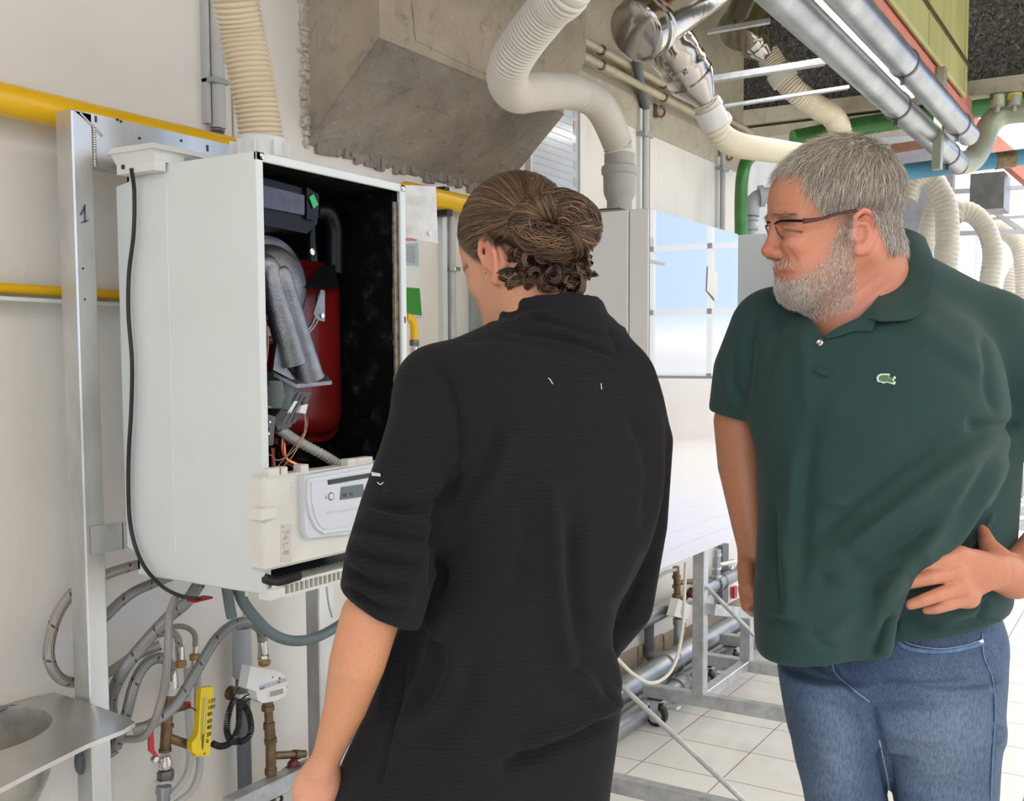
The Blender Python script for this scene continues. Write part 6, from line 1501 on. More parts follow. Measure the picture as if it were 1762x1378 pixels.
lv = obj('lever', MB().prism([W(256, 1254, VY-.03), W(264, 1254, VY-.03), W(266, 1290, VY-.03), W(274, 1302, VY-.03), W(270, 1304, VY-.03), W(257, 1292, VY-.03)][::-1], (0, .005, 0)), MT['red_plastic'], vc)
obj('lever_nut', MB().nut(W(266, 1306, VY-.03), (0, -1, 0), .008, .012), MT['chrome'], vc)
obj('spindle', MB().tube([W(266, 1306, VY-.03), W(280, 1310, VY)], .006, n=10), MT['chrome'], vc)
# yellow thermometer
TY = 1.955
th_ = thing('thermometer', 'yellow angle thermometer with a scale up to 120', 'thermometer', W(350, 1305, TY))
obj('housing', MB().prism([W(346, 1184, TY), W(368, 1181, TY), W(361, 1300, TY), W(336, 1302, TY), W(340, 1276, TY)][::-1], (0, .016, 0)), MT['yellow_plastic'], th_)
obj('foot', MB().prism([W(346, 1240, TY+.002), W(348, 1302, TY-.004), W(331, 1294, TY), W(330, 1278, TY), W(338, 1268, TY)], (0, .018, 0)), MT['yellow_plastic'], th_)
obj('scale_channel', MB().prism([W(349, 1201, TY-.001), W(357, 1200, TY-.001), W(351, 1290, TY-.001), W(344, 1291, TY-.001)][::-1], (0, .001, 0)), simple('channel', (.55, .42, .03), .4), th_)
obj('glass_tube', MB().tube([W(354, 1201, TY-.002), W(348, 1286, TY-.002)], .0011, n=8), MT['white_pvc'], th_); obj('bulb_line', MB().tube([W(350, 1262, TY-.003), W(348, 1288, TY-.003)], .0012, n=8), MT['print_black'], th_)
for s_, y in (('120', 1211), ('100', 1222), ('80', 1233), ('60', 1245), ('40', 1256), ('20', 1268), ('0', 1279)): text(s_, (355+(1279-y)*.05, y), TY-.0012, .014, MT['print_black'], th_, name='scale_number')
text('K', (351, 1299), TY-.0012, .008, MT['print_black'], th_)
# grey downpipe and rosette
dp = thing('drain_pipe', 'dark grey plastic drain pipe behind the coiled black cable', 'pipe', W(418, 1400, 2.11)); xg = W(418, 1200, 2.105)[0]
zt_ = W(418, 1080, 2.105)[2]; zm = W(418, 1165, 2.105)[2]
obj('socket', MB().lathe((xg, 2.105, zm), (0, 0, 1), [(0, .020), (.006, .025), (zt_-zm, .025), (zt_-zm, .021), (zt_-zm-.03, .020)], 24, cap=False), MT['grey_pvc'], dp)
obj('pipe', MB().tube([(xg, 2.105, 0), (xg, 2.105, zm+.01)], .0185, n=22), MT['dark_pvc'], dp)
obj('pipe_strap', MB().tube([(xg, 2.105, W(418, 1190, 2.105)[2]), (xg, 2.105, W(418, 1197, 2.105)[2])], .0215, n=22), MT['steel'], dp)
tag(obj('wall_rosette', MB().lathe(W(396, 1192, WY), (0, -1, 0), [(0, .019), (.008, .018), (.011, .012), (.012, .004)], 24), MT['brass']), 'small brass rosette on the wall beside the drain pipe', 'rosette')
# coiled cable
cy = thing('coiled_cable', 'coiled black sensor cable hanging from the heat meter', 'cable', W(400, 1290, 1.98))
def coil(px_, Y, R_, r, turns):
    p_ = rings_path([W(x, y, Y) for x, y in px_], 400); L = np.concatenate([[0], np.cumsum(np.linalg.norm(np.diff(p_, axis=0), axis=1))]); u = L/L[-1]
    t = np.gradient(p_, axis=0); t /= np.linalg.norm(t, axis=1)[:, None]; a = np.cross(t, [0, 1, 0]); a /= np.linalg.norm(a, axis=1)[:, None]; b = np.cross(t, a)
    ph = u*turns*2*PI; q = p_+R_*(np.cos(ph)[:, None]*a+np.sin(ph)[:, None]*b); return MB().tube(q, r, n=6)
obj('coil', coil([(404, 1200), (394, 1225), (390, 1255), (398, 1275), (412, 1275)], 1.985, .0065, .0019, 26), MT['black_rubber'], cy)
obj('coil', coil([(365, 1279), (380, 1284), (398, 1276), (410, 1250), (412, 1215), (412, 1205)], 1.965, .0065, .0019, 34), MT['black_rubber'], cy)
obj('coil', coil([(416, 1208), (428, 1228), (432, 1255), (426, 1270), (412, 1277)], 1.975, .0065, .0019, 24), MT['black_rubber'], cy)
obj('lead', MB().tube([W(402, 1198, 1.985), W(412, 1182, 1.98), W(424, 1170, 1.96)], .002, n=8, steps=14), MT['black_rubber'], cy)
obj('lead', MB().tube([W(412, 1205, 1.965), W(425, 1196, 1.96), W(440, 1190, 1.95)], .0022, n=8, steps=14), MT['black_rubber'], cy)
obj('lead', MB().tube([W(416, 1210, 1.975), W(430, 1203, 1.96), W(442, 1200, 1.95)], .0022, n=8, steps=14), MT['black_rubber'], cy)
obj('lead', MB().tube([W(323, 1215, 1.975), W(334, 1220, 1.97), W(341, 1227, 1.965)], .0015, n=8, steps=12), MT['black_rubber'], cy)
# heat meter on a brass column
HY = 1.93
hm = thing('heat_meter', 'white rounded heat meter with display and red dot', 'meter', W(460, 1210, HY))
obj('housing', MB().prism([W(431, 1146, HY), W(470, 1152, HY), W(488, 1160, HY), W(497, 1173, HY), W(497, 1184, HY), W(490, 1198, HY), (W(474, 1206, HY)), W(452, 1210, HY), W(443, 1204, HY), W(441, 1190, HY), W(424, 1184, HY)][::-1], (0, .03, 0)), MT['white_pvc'], hm)
obj('side_cover', MB().prism([W(431, 1146, HY-.003), W(452, 1150, HY-.003), W(442, 1180, HY-.003), W(424, 1184, HY-.003)][::-1], (0, .006, 0)), MT['white_pvc'], hm)
obj('name_band', MB().prism([W(446, 1180, HY-.0012), W(492, 1166, HY-.0012), W(494, 1172, HY-.0012), W(447, 1188, HY-.0012)][::-1], (0, .001, 0)), simple('band_grey', (.40, .44, .50), .4), hm)
obj('display_rim', MB().prism([W(460, 1189, HY-.0016), W(492, 1178, HY-.0016), W(494, 1188, HY-.0016), W(464, 1201, HY-.0016)][::-1], (0, .001, 0)), MT['paper'], hm)
obj('display', MB().prism([W(464, 1190, HY-.002), W(487, 1184, HY-.002), W(488, 1193, HY-.002), W(465, 1199, HY-.002)][::-1], (0, .001, 0)), simple('lcd_grey', (.30, .31, .27), .25), hm)
obj('red_dot', MB().lathe(W(481, 1167, HY-.0002), (0, -1, 0), [(0, .0034), (.001, .0034)], 14), MT['red_plastic'], hm); obj('screw', MB().lathe(W(469, 1165, HY-.0002), (0, -1, 0), [(0, .0022), (.001, .0022)], 12), MT['dark_steel'], hm)
obj('orange_label', MB().lathe(W(493, 1182, HY-.0002), (0, -1, 0), [(0, .0036), (.001, .0036)], 14), simple('orange', (.70, .32, .04), .4), hm)
text('55', (478, 1176), HY-.0016, .007, MT['print_black'], hm); text('Integral', (448, 1186), HY-.0016, .0045, MT['print_black'], hm)
mc = thing('brass_pipework', 'dark brass pipe column below the heat meter with a side branch', 'pipe', W(466, 1400, 1.98))
for a, b, r_ in (((460, 1205), (461, 1216), .0135), ((461, 1214), (461, 1222), .016), ((462, 1222), (463, 1245), .011), ((463, 1243), (463, 1254), .0145), ((464, 1254), (465, 1272), .0135), ((465, 1270), (466, 1278), .016), ((466, 1278), (466, 1322), .013), ((466, 1322), (466, 1332), .0155), ((466, 1332), (467, 1400), .0125)):
    obj('segment', MB().tube([W(*a, 1.98), W(*b, 1.98)], r_, n=16), MT['brass'], mc)
obj('riser', MB().tube([W(467, 1396, 1.98), np.array([W(467, 1396, 1.98)[0], 1.98, 0])], .012, n=16), MT['brass'], mc)
obj('branch', MB().tube([W(468, 1300, 1.98), W(524, 1297, 1.98)], .0105, n=16), MT['brass'], mc); obj('branch_collar', MB().tube([W(505, 1298, 1.98), W(514, 1298, 1.98)], .013, n=16), MT['brass'], mc)
obj('slanting_branch', MB().tube([W(470, 1350, 1.98), W(490, 1330, 1.98), W(508, 1316, 1.98)], .0125, n=16), MT['brass'], mc)
obj('red_valve_wheel', MB().lathe(W(500, 1322, 1.975), (.7, -.3, .6), [(0, .013), (.005, .017), (.02, .017), (.026, .010)], 16), simple('dark_red', (.13, .02, .03), .4), mc)
obj('hand_wheel', MB().tube([W(475, 1378, 1.97)+.02*np.array([math.cos(a), 0, math.sin(a)*.6]) for a in np.linspace(0, 2*PI, 17)], .004, n=8, cap=False), MT['black_rubber'], mc)
obj('white_tag', MB().prism([W(497, 1345, 1.96), W(512, 1340, 1.96), W(510, 1362, 1.96), W(500, 1360, 1.96)][::-1], (0, .001, 0)), MT['paper'], mc)
tag(obj('marker_dash', MB().tube([W(386, 1077, WY-.001), W(392, 1072, WY-.001), W(397, 1072, WY-.001)], .0016, n=6), MT['print_black']), 'short black felt-pen stroke on the wall above the drain pipe', 'mark')
tag(obj('radiator_knob', MB().sphere(W(138, 1310, 2.0), (.012, .012, .03), 14, 10), MT['dark_pvc']), 'dark rounded knob just left of the aluminium post under the sink', 'knob')
# ================================================================== second boiler: closed glossy cabinet on the wheeled rack
cy0, cy1 = 1.40, 1.86
cX0 = W(1117, 600, cy0)[0]; cX1 = W(1271, 600, cy0)[0]-.012; cZ1 = W(1117, 357, cy0)[2]; cZ0 = W(1119, 988, cy0)[2]
cab = thing('boiler', 'closed boiler cabinet with a glossy white front, behind the person in black', 'boiler', ((cX0+cX1)/2, (cy0+cy1)/2, cZ0))
obj('casing', MB().box((cX0, cy0+.075, cZ0), (cX1, cy1, cZ1), bev=.004), MT['cabinet_white'], cab)
obj('front_cover', MB().box((cX0, cy0+.002, cZ0), (cX1, cy0+.072, cZ1), bev=.004), MT['cabinet_white'], cab)
obj('front_panel', MB().box((cX0+.003, cy0, cZ0+.003), (cX1-.003, cy0+.0025, cZ1-.003)), MT['gloss_panel'], cab)
tag(obj('paper_note', MB().prism([W(1218, 458, cy0-.002), W(1235, 471, cy0-.004), W(1234, 519, cy0-.006), W(1216, 500, cy0-.002)][::-1], (0, -.0008, 0)), simple('note_paper', (.68, .70, .66), .6)), 'small blank paper note stuck on the glossy cabinet front', 'note')
# flue fitting, reducer and corrugated hose swinging up
fx = W(1066, 350, 1.66); fxx, fyy = fx[0], 1.66
f3 = thing('flue_hose', 'grey-white corrugated flue hose rising from the glossy cabinet and bending over', 'hose', (fxx, fyy, cZ1))
obj('base_collar', MB().lathe((fxx, fyy, cZ1), (0, 0, 1), [(0, .062), (.034, .062), (.040, .058), (.044, .048)], 34), MT['white_pvc'], f3)
obj('reducer', MB().lathe((fxx, fyy, cZ1+.040), (0, 0, 1), [(0, .044), (.040, .044), (.060, .054), (.075, .056), (.125, .057), (.130, .062), (.142, .064), (.155, .062), (.160, .055), (.165, .053), (.20, .053)], 34), MT['hose_grey'], f3)
zb_ = cZ1+.235; 
obj('label', MB().box((fxx+.028, fyy-.0625, cZ1+.008), (fxx+.050, fyy-.045, cZ1+.028)), MT['paper'], f3)
F3 = [np.array([fxx, fyy, zb_]), P(1056, 225, X=fxx-.01)+0, P(1030, 180, d=3.25), P(985, 158, d=3.1), P(930, 158, d=2.9), P(890, 160, d=2.7), P(873, 138, d=2.55), P(880, 105, d=2.45), P(905, 65, d=2.38), P(945, 15, d=2.3), P(985, -40, d=2.22), P(985, -40, d=2.22)+np.array([.06, .10, .25]), P(985, -40, d=2.22)+np.array([.10, .22, .7]), P(985, -40, d=2.22)+np.array([.10, .25, 1.3])]
F3[1] = P(1058, 235, Y=fyy)
zz_ = MB().lathe((fxx, fyy, cZ1+.20), (0, 0, 1), [(0, .051), (.05, .050)], 30)
obj('plain_cuff', zz_, MT['hose_cream'], f3)
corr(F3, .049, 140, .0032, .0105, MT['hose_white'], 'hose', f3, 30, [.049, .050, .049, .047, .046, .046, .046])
# papers on top
rnd = random.Random(4)
for i in range(6):
    a = cX0+.02+rnd.random()*.06; obj_ = MB().box((a, cy0+.10+rnd.random()*.04, cZ1+.003+i*.0035), (a+.42+rnd.random()*.06, cy0+.36, cZ1+.0055+i*.0035), R=None)
    if i < 4: tag(obj('sheet_of_paper', obj_, MT['cardboard'] if i % 2 else MT['paper']), ('bottom', 'second from bottom', 'third from bottom', 'topmost')[i]+' sheet in the loose paper stack on top of the glossy cabinet', 'paper', 'papers on top of the glossy cabinet')
# third boiler
c3x = 4.30; c3z = P(1290, 403, X=c3x)[2]
c3 = thing('boiler', 'grey-white side of the farther boiler seen just left of the bearded face', 'boiler', (c3x+.3, 1.65, c3z-1.1))
obj('casing', MB().box((c3x, 1.47, c3z-1.1), (c3x+.6, 1.95, c3z), bev=.005), simple('cabinet_grey', (.50, .54, .54), .4, var=.03), c3)
obj('front_panel', MB().box((c3x, 1.44, c3z-1.1), (c3x+.6, 1.468, c3z), bev=.004), MT['white_paint'], c3)
# ---- galvanised racks on castors
def castor(par, x, y, brk=True):
    ct = obj('castor', MB().lathe((x-.018, y, .048), (1, 0, 0), [(0, .030), (.004, .046), (.020, .048), (.032, .046), (.036, .030)], 24), MT['black_rubber'], par)
    obj('wheel_hub', MB().lathe((x-.020, y, .048), (1, 0, 0), [(0, .030), (.040, .030)], 20), MT['grey_pvc'], ct)
    obj('castor_fork', MB().box((x-.028, y-.018, .045), (x-.024, y+.018, .112)).box((x+.024, y-.018, .045), (x+.028, y+.018, .112)).box((x-.035, y-.035, .110), (x+.035, y+.035, .116)).box((x-.02, y-.10, .088), (x+.02, y-.045, .094), bev=.002), MT['steel'], ct)
def rack(label, X0, X1, Yp, y_back, y_front, ztop0, ztop1, braces=True):
    zf = .145; t = thing('wheeled_rack', label, 'rack', ((X0+X1)/2, Yp, 0))
    for X, zt_ in ((X0, ztop0), (X1, ztop1)):
        obj('foot_beam', MB().bar((X, y_back, zf), (X, y_front, zf), .045, .052, bev=.003), MT['galvanised'], t)
        obj('post', MB().box((X-.022, Yp-.025, zf+.02), (X+.022, Yp+.025, zt_), bev=.003), MT['galvanised'], t)
        castor(t, X, y_back-.055); castor(t, X, y_front+.055)
        if braces: obj('brace', MB().tube([(X-.0, Yp-.030, .52), (X-.0, y_front+.10, .175)], .0085, n=10), MT['galvanised'], t)
    obj('bottom_rail', MB().bar((X0+.022, Yp, zf+.004), (X1-.022, Yp, zf+.004), .045, .045, bev=.003), MT['galvanised'], t)
    return t
Xp2 = P(1300, 1152, Z=.13)[0]
def half_rack(label, X, Yp, y_back, y_front, zt_, X2):
    t = thing('wheeled_rack', label, 'rack', (X, Yp, 0)); zf = .145
    for X_ in (X, X2):
        obj('foot_beam', MB().bar((X_, y_back, zf), (X_, y_front, zf), .045, .052, bev=.003), MT['galvanised'], t)
        obj('post', MB().box((X_-.022, Yp-.025, zf+.02), (X_+.022, Yp+.025, zt_), bev=.003), MT['galvanised'], t)
        castor(t, X_, y_back-.055); castor(t, X_, y_front+.055)
        obj('brace', MB().tube([(X_, Yp-.030, .60 if X_ > 3 else .52), (X_, y_front+.10, .175)], .0085, n=10), MT['galvanised'], t)
    obj('bottom_rail', MB().bar((min(X, X2)+.022, Yp, zf+.004), (max(X, X2)-.022, Yp, zf+.004), .045, .045, bev=.003), MT['galvanised'], t)
    return t
rB = half_rack('near wheeled rack whose foot beam shows at the bottom beside the person in black', 2.80, 1.585, 1.83, .95, cZ0-.004, 1.95)
r1 = half_rack('wheeled galvanised rack with its tall post below the right end of the glossy cabinet', 3.68, 1.585, 1.83, .95, cZ0-.052, Xp2)
obj('top_rail', MB().box((2.84, 1.56, cZ0-.050), (3.71, 1.61, cZ0-.002), bev=.003), MT['galvanised'], r1)
obj('short_arm', MB().bar(P(1222, 1048, X=3.70), P(1284, 1055, X=4.12), .045, .045, bev=.002), MT['galvanised'], r1)
r2 = rack('second wheeled galvanised rack farther along the wall, behind the bearded person', Xp2+.35, Xp2+1.1, 1.60, 1.85, 1.0, c3z-1.10, c3z-1.10)
# ---- heating pipes along the foot of the wall
def wallpipe(label, pa, pb, r, mat='galvanised_pipe', couple=()):
    t = thing('heating_pipe', label, 'pipe', ((pa[0]+pb[0])/2, pa[1], pa[2]-r)); pa, pb = np.array(pa), np.array(pb)
    obj('pipe', MB().tube([pa, pb], r, n=24), MT[mat], t, 60)
    for x in couple:
        u = (x-pa[0])/(pb[0]-pa[0]); c_ = pa*(1-u)+pb*u; d_ = (pb-pa)/np.linalg.norm(pb-pa)
        obj('coupling', MB().lathe(c_-d_*.05, d_, [(0, r+.002), (.002, r+.009), (.012, r+.009), (.016, r+.003), (.084, r+.003), (.088, r+.009), (.098, r+.009), (.1, r+.002)], 24), MT[mat], t)
    return t
y1_, z1_ = 1.93, P(1130, 1153, Y=1.93)[2]
hp1 = wallpipe('thick galvanised heating pipe at shin height along the wall', (2.2, y1_, z1_), (5.0, y1_, z1_), .052, couple=(4.12,))
tag(obj('pipe_end_ring', MB().lathe((5.0, y1_, z1_), (1, 0, 0), [(0, .060), (.02, .060), (.02, .03)], 24), MT['black_rubber']), 'black rubber ring on the end of the thick heating pipe', 'ring')
z2_ = P(1150, 1195, Y=1.84)[2]
hp2 = wallpipe('grey plastic drain pipe lying lowest on the floor by the wall', (2.2, 1.84, max(z2_, .05)), (5.6, 1.84, max(z2_, .05)), .042, 'hose_grey' if False else 'galvanised_pipe', couple=(4.05,))
z3_ = P(1160, 1040, Y=2.06)[2]
hp3 = wallpipe('upper galvanised heating pipe at knee height behind the white cable', (2.2, 2.06, z3_), (5.5, 2.06, z3_), .038, couple=(3.95, 5.02))
ds = thing('drain_stack', 'dark grey drain pipe dropping behind the heating pipes', 'pipe', W(1117, 1130, 2.11))
obj('pipe', MB().tube([W(1117, 985, 2.11), W(1117, 1110, 2.11), W(1120, 1130, 2.09), W(1135, 1142, 2.06)], .024, n=18, steps=30), MT['dark_pvc'], ds)
obj('collar', MB().tube([W(1117, 1108, 2.11), W(1117, 1114, 2.11)], .028, n=18), MT['dark_pvc'], ds)
vp = thing('brass_valve_column', 'brass pipe column with dark red valve below the glossy cabinet', 'valve', W(1166, 1120, 2.0))
obj('pipe', MB().tube([W(1163, 975, 2.0), W(1165, 1010, 2.0), W(1166, 1062, 2.0)], .016, n=14, steps=12), MT['brass'], vp)
for y in (990, 1006, 1022): obj('collar', MB().tube([W(1164, y, 2.0), W(1164, y+5, 2.0)], .021, n=14), MT['brass'], vp)
obj('branch', MB().tube([W(1166, 1002, 2.0), W(1200, 1000, 2.0)], .013, n=14), MT['brass'], vp); obj('yellow_nut', MB().tube([W(1193, 1001, 1.99), W(1203, 1001, 1.99)], .018, n=14), MT['yellow_plastic'], vp)
obj('slanting_branch', MB().tube([W(1172, 1035, 2.0), W(1188, 1018, 1.98)], .016, n=14), MT['brass'], vp)
obj('red_valve', MB().lathe(W(1186, 1024, 1.97), (.6, -.4, .5), [(0, .02), (.01, .026), (.03, .026), (.04, .014)], 14), simple('dark_red2', (.12, .02, .02), .4), vp)
obj('white_meter', MB().prism([W(1168, 1030, 1.95), W(1190, 1042, 1.95), W(1184, 1066, 1.95), W(1160, 1060, 1.95)][::-1], (0, .04, 0)), MT['white_pvc'], vp)
obj('meter_dial', MB().lathe(W(1175, 1050, 1.949), (0, -1, 0), [(0, .022), (.003, .022)], 20), MT['paper'], vp)
obj('riser', MB().tube([W(1166, 1064, 2.0), W(1165, 1112, 2.0)], .018, n=16), MT['galvanised_pipe'], vp); obj('riser_collar', MB().tube([W(1166, 1064, 2.0), W(1166, 1074, 2.0)], .023, n=16), MT['galvanised_pipe'], vp)
v2 = thing('valve_column', 'galvanised valve column right of the rack post', 'valve', W(1236, 1000, 2.05))
obj('pipe', MB().tube([W(1234, 945, 2.05), W(1232, 998, 2.05)], .022, n=14), MT['galvanised_pipe'], v2)
for y in (952, 975, 988): obj('collar', MB().tube([W(1233, y, 2.05), W(1233, y+4, 2.05)], .028, n=14), MT['steel'], v2)
obj('side_valve', MB().tube([W(1236, 972, 2.05), W(1262, 966, 2.03)], .014, n=12), MT['chrome'], v2); obj('knob', MB().sphere(W(1258, 978, 2.0), .016, 12, 8), MT['chrome'], v2)
tag(obj('dark_upright', MB().box(W(1243, 1042, 2.10), W(1254, 935, 2.10)+np.array([0, .03, 0])), MT['dark_pvc']), 'dark upright strut against the wall right of the valve column', 'strut')
tag(obj('red_panel', MB().box(W(1264, 1030, 2.12), W(1269, 1008, 2.12)+np.array([0, .02, 0])), MT['red_plastic']), 'small red object on the wall beside the hanging hand of the bearded person', 'object')
tag(obj('white_cable', MB().tube([W(1180, 968, 1.50), W(1178, 1010, 1.50), W(1175, 1075, 1.50), W(1165, 1130, 1.50), W(1148, 1162, 1.50), W(1120, 1175, 1.50), W(1090, 1160, 1.50), W(1060, 1130, 1.50), W(1035, 1095, 1.50)], .0065, n=10, steps=80), MT['cream_cable']), 'off-white cable hanging in a loop below the glossy cabinet', 'cable')
tag(obj('grey_lead', MB().tube([W(1163, 980, 1.9), W(1145, 985, 1.9), W(1125, 998, 1.9), W(1100, 1002, 1.9)], .008, n=8, steps=20), MT['grey_pvc']), 'grey cable leaving the bottom of the glossy cabinet to the left', 'cable')
rg = MB(); rnd = random.Random(8); xx = 3.0
for i in range(3): a = 3.95+i*.28; rg.box((a, WY-.016, .02+rnd.random()*.05), (a+.26, WY-.011, .13+rnd.random()*.02))
struct('trim_9', rg, MT['concrete'])
# ---- wall pipes and services above
uz = P(1100, 128, Y=2.08)[2]
for nm, z_, lab in (('upper', P(1100, 122, Y=2.08)[2], 'upper of the two beige pipes clipped high along the concrete wall'), ('lower', P(1100, 146, Y=2.08)[2], 'lower of the two beige pipes clipped high along the concrete wall')):
    t = thing('beige_pipe', lab, 'pipe', (4.3, 2.08, z_-.02)); obj('pipe', MB().tube([(3.28, 2.08, z_), (5.5, 2.08, z_)], .0165, n=16), simple('beige_pipe', (.48, .42, .30), .5, var=.15), t, 60)
    for x in (3.75, 4.35, 5.0): obj('clip', MB().lathe((x, 2.08, z_), (1, 0, 0), [(0, .021), (.015, .021)], 16), MT['brass'], t); 
for a, lab, z0 in ((1110, 'grey cable conduit on the wall between the flue hoses', None), (1243, 'grey cable conduit on the wall right of the glossy cabinet', None)):
    X_ = W(a, 250, WY-.02)[0]; t = thing('conduit', lab, 'pipe', (X_, WY-.02, 1.3))
    zt_ = W(a, 170 if a < 1200 else 255, WY-.02)[2]
    obj('pipe', MB().tube([(X_, WY-.022, .9), (X_, WY-.022, zt_)], .017, n=14), MT['light_conduit'], t)
    if a < 1200: obj('bent_cable', MB().tube([(X_, WY-.022, zt_-.04), W(1104, 150, 2.10), W(1098, 120, 2.05), W(1096, 95, 2.03)], .021, n=12, steps=24), MT['dark_pvc'], t)
    obj('clip', MB().box((X_-.05, WY-.045, W(a, 240 if a < 1200 else 298, WY)[2]), (X_+.04, WY, W(a, 240 if a < 1200 else 298, WY)[2]+.02)), MT['grey_pvc'], t)
    obj('batten', MB().box((X_-.045, WY-.018, .9), (X_-.022, WY, zt_-.05)), MT['white_paint'], t)
hk = thing('hook', 'rusty hook bracket on the concrete wall', 'hook', W(1137, 195, 2.12)); obj('ring', MB().tube([W(1137+7*math.cos(a), 192+9*math.sin(a), 2.12) for a in np.linspace(-1.5, 3, 14)], .006, n=8), simple('rust', (.20, .09, .05), .8), hk); obj('plate', MB().box(W(1126, 200, 2.14), W(1131, 180, 2.14)+np.array([0, .01, 0])), MT['dark_steel'], hk)
hk = thing('hook', 'rusty hook bracket by the green pipe', 'hook', W(1255, 270, 2.12)); obj('ring', MB().tube([W(1255+5*math.cos(a), 268+7*math.sin(a), 2.12) for a in np.linspace(-1.5, 3, 14)], .007, n=8), simple('rust2', (.20, .09, .05), .8), hk)
# framed poster on the wall
ps = thing('framed_poster', 'framed pale wall chart partly hidden by the concrete chute', 'poster', W(960, 345, WY-.01))
xa, xb = W(905, 300, WY)[0], W(993, 300, WY)[0]; za, zb2 = W(993, 345, WY)[2], W(993, 196, WY)[2]+.06
obj('frame', MB().box((xa, WY-.022, za), (xb, WY, za+.012)).box((xa, WY-.022, zb2-.012), (xb, WY, zb2)).box((xa, WY-.022, za), (xa+.012, WY, zb2)).box((xb-.012, WY-.022, za), (xb, WY, zb2)), MT['paper'], ps)
obj('sheet', MB().box((xa+.01, WY-.012, za+.01), (xb-.01, WY-.006, zb2-.01)), simple('chart', (.60, .63, .68), .15, var=.03), ps)
gl_ = MB()
for i in range(12): gl_.box((xa+.03, WY-.0135, za+.04+i*.028), (xb-.06, WY-.012, za+.042+i*.028))
for i in range(5): gl_.box((xb-.05, WY-.0135, za+.05+i*.07), (xb-.025, WY-.012, za+.085+i*.07))
obj('chart_lines', gl_, simple('chart_ink', (.42, .48, .55), .4), ps); obj('red_square', MB().box((xb-.052, WY-.0145, zb2-.13), (xb-.028, WY-.013, zb2-.10)), simple('chart_red', (.62, .35, .33), .4), ps)
# ---- green pipes, grey fittings at the wall's end
gpz = thing('green_pipe', 'vertical green pipe bending at the top, at the end of the wall', 'pipe', P(1276, 420, d=5.2))
obj('pipe', MB().tube([P(1276, 470, d=5.2), P(1275, 400, d=5.2), P(1275, 340, d=5.2), P(1278, 300, d=5.2), P(1286, 276, d=5.25), P(1305, 262, d=5.35), P(1330, 255, d=5.5)], .033, n=18, steps=40), MT['green_paint'], gpz, 60)
gf = thing('pipe_fittings', 'grey pipe elbow and fittings behind the forehead of the bearded person', 'pipe', P(1295, 400, d=5.3))
obj('riser', MB().tube([P(1293, 470, d=5.3), P(1293, 372, d=5.3)], .024, n=16), MT['grey_pvc'], gf)
for y in (396, 380, 366): obj('flange', MB().tube([P(1293, y, d=5.3), P(1293, y-5, d=5.3)], .036, n=16), MT['grey_pvc'], gf)
obj('elbow', MB().tube([P(1293, 372, d=5.3), P(1295, 350, d=5.3), P(1310, 338, d=5.3), P(1330, 336, d=5.3)], .042, n=18, steps=20), MT['grey_pvc'], gf)
obj('elbow_flange', MB().tube([P(1306, 338, d=5.29), P(1314, 337, d=5.29)], .056, n=20), MT['grey_pvc'], gf)
# ================================================================== pipes and ducts under the ceiling
sd = thing('steel_duct', 'large polished steel duct end with joint ring, top centre', 'duct', P(1130, 60, d=3.0))
a, b = P(1094, 56, d=3.05), P(1230, -40, d=3.35); ax_ = (b-a)/np.linalg.norm(b-a)
obj('duct', MB().lathe(a, ax_, [(-.01, .074), (0, .088), (.004, .092), (.045, .092), (.047, .098), (.056, .099), (.060, .092), (.068, .098), (.078, .098), (.082, .092), (.50, .092), (.6, .092)], 48), MT['polished_duct'], sd)
obj('yellow_label', MB().lathe(a+ax_*.26, ax_, [(0, .0926), (.045, .0926)], 48, cap=False), MT['polished_duct'], sd)
def patch_cyl(o, ax, r, t0, t1, ang0, ang1, mat, par, name):
    u = np.cross(ax, [0, 0, 1]); u /= np.linalg.norm(u); v_ = np.cross(u, ax); G_ = np.array([[o+ax*t+r*(math.cos(g)*u+math.sin(g)*v_) for g in np.linspace(ang0, ang1, 9)] for t in np.linspace(t0, t1, 3)])
    return obj(name, MB().grid(G_), mat, par, 60)
patch_cyl(a, ax_, .0932, .20, .25, -2.0, -1.6, simple('label_amber', (.75, .42, .05), .4), sd, 'amber_label')
patch_cyl(a, ax_, .0932, .09, .22, -2.9, -2.3, simple('label_clear', (.62, .62, .60), .3), sd, 'pale_label')
# funnels with clips, white connectors and hoses
def funnel(label, c0, c1, r0, r1, r2, hose_pts, hr, mat, hl, taper=None, steps=80):
    c0, c1 = np.array(c0), np.array(c1); L = np.linalg.norm(c1-c0); ax = (c1-c0)/L
    t = thing('duct_reducer', label, 'duct', c1)
    obj('reducer', MB().lathe(c0, ax, [(-.16*r0/.1, r0*1.0), (-.10*r0/.1, r0*1.0), (-.09*r0/.1, r0*1.05), (-.04*r0/.1, r0*1.05), (-.03*r0/.1, r0), (.0, r0), (.006, r0*1.05), (.018, r0*1.05), (.024, r0), (L*.30, r0*.97), (L*.33, r0*1.02), (L*.40, r0*1.0), (L*.92, r1), (L, r1)], 40), MT['polished_duct'], t)
    t2 = thing('flue_hose', hl, 'hose', c1)
    q = np.array(hose_pts[1]); dd = q-c1; dd /= np.linalg.norm(dd)
    obj('connector', MB().lathe(c1-ax*.01, ax, [(0, r2*1.08), (.012, r2*1.18), (.03, r2*1.18), (.035, r2*1.02), (.075, r2), (.08, r2*1.12), (.10, r2*1.12), (.105, r2)], 30), MT['white_pvc'], t2)
    corr(hose_pts, hr, steps, .0022, .013, MT[mat], 'hose', t2, 26, taper); return t2
D3 = 3.55
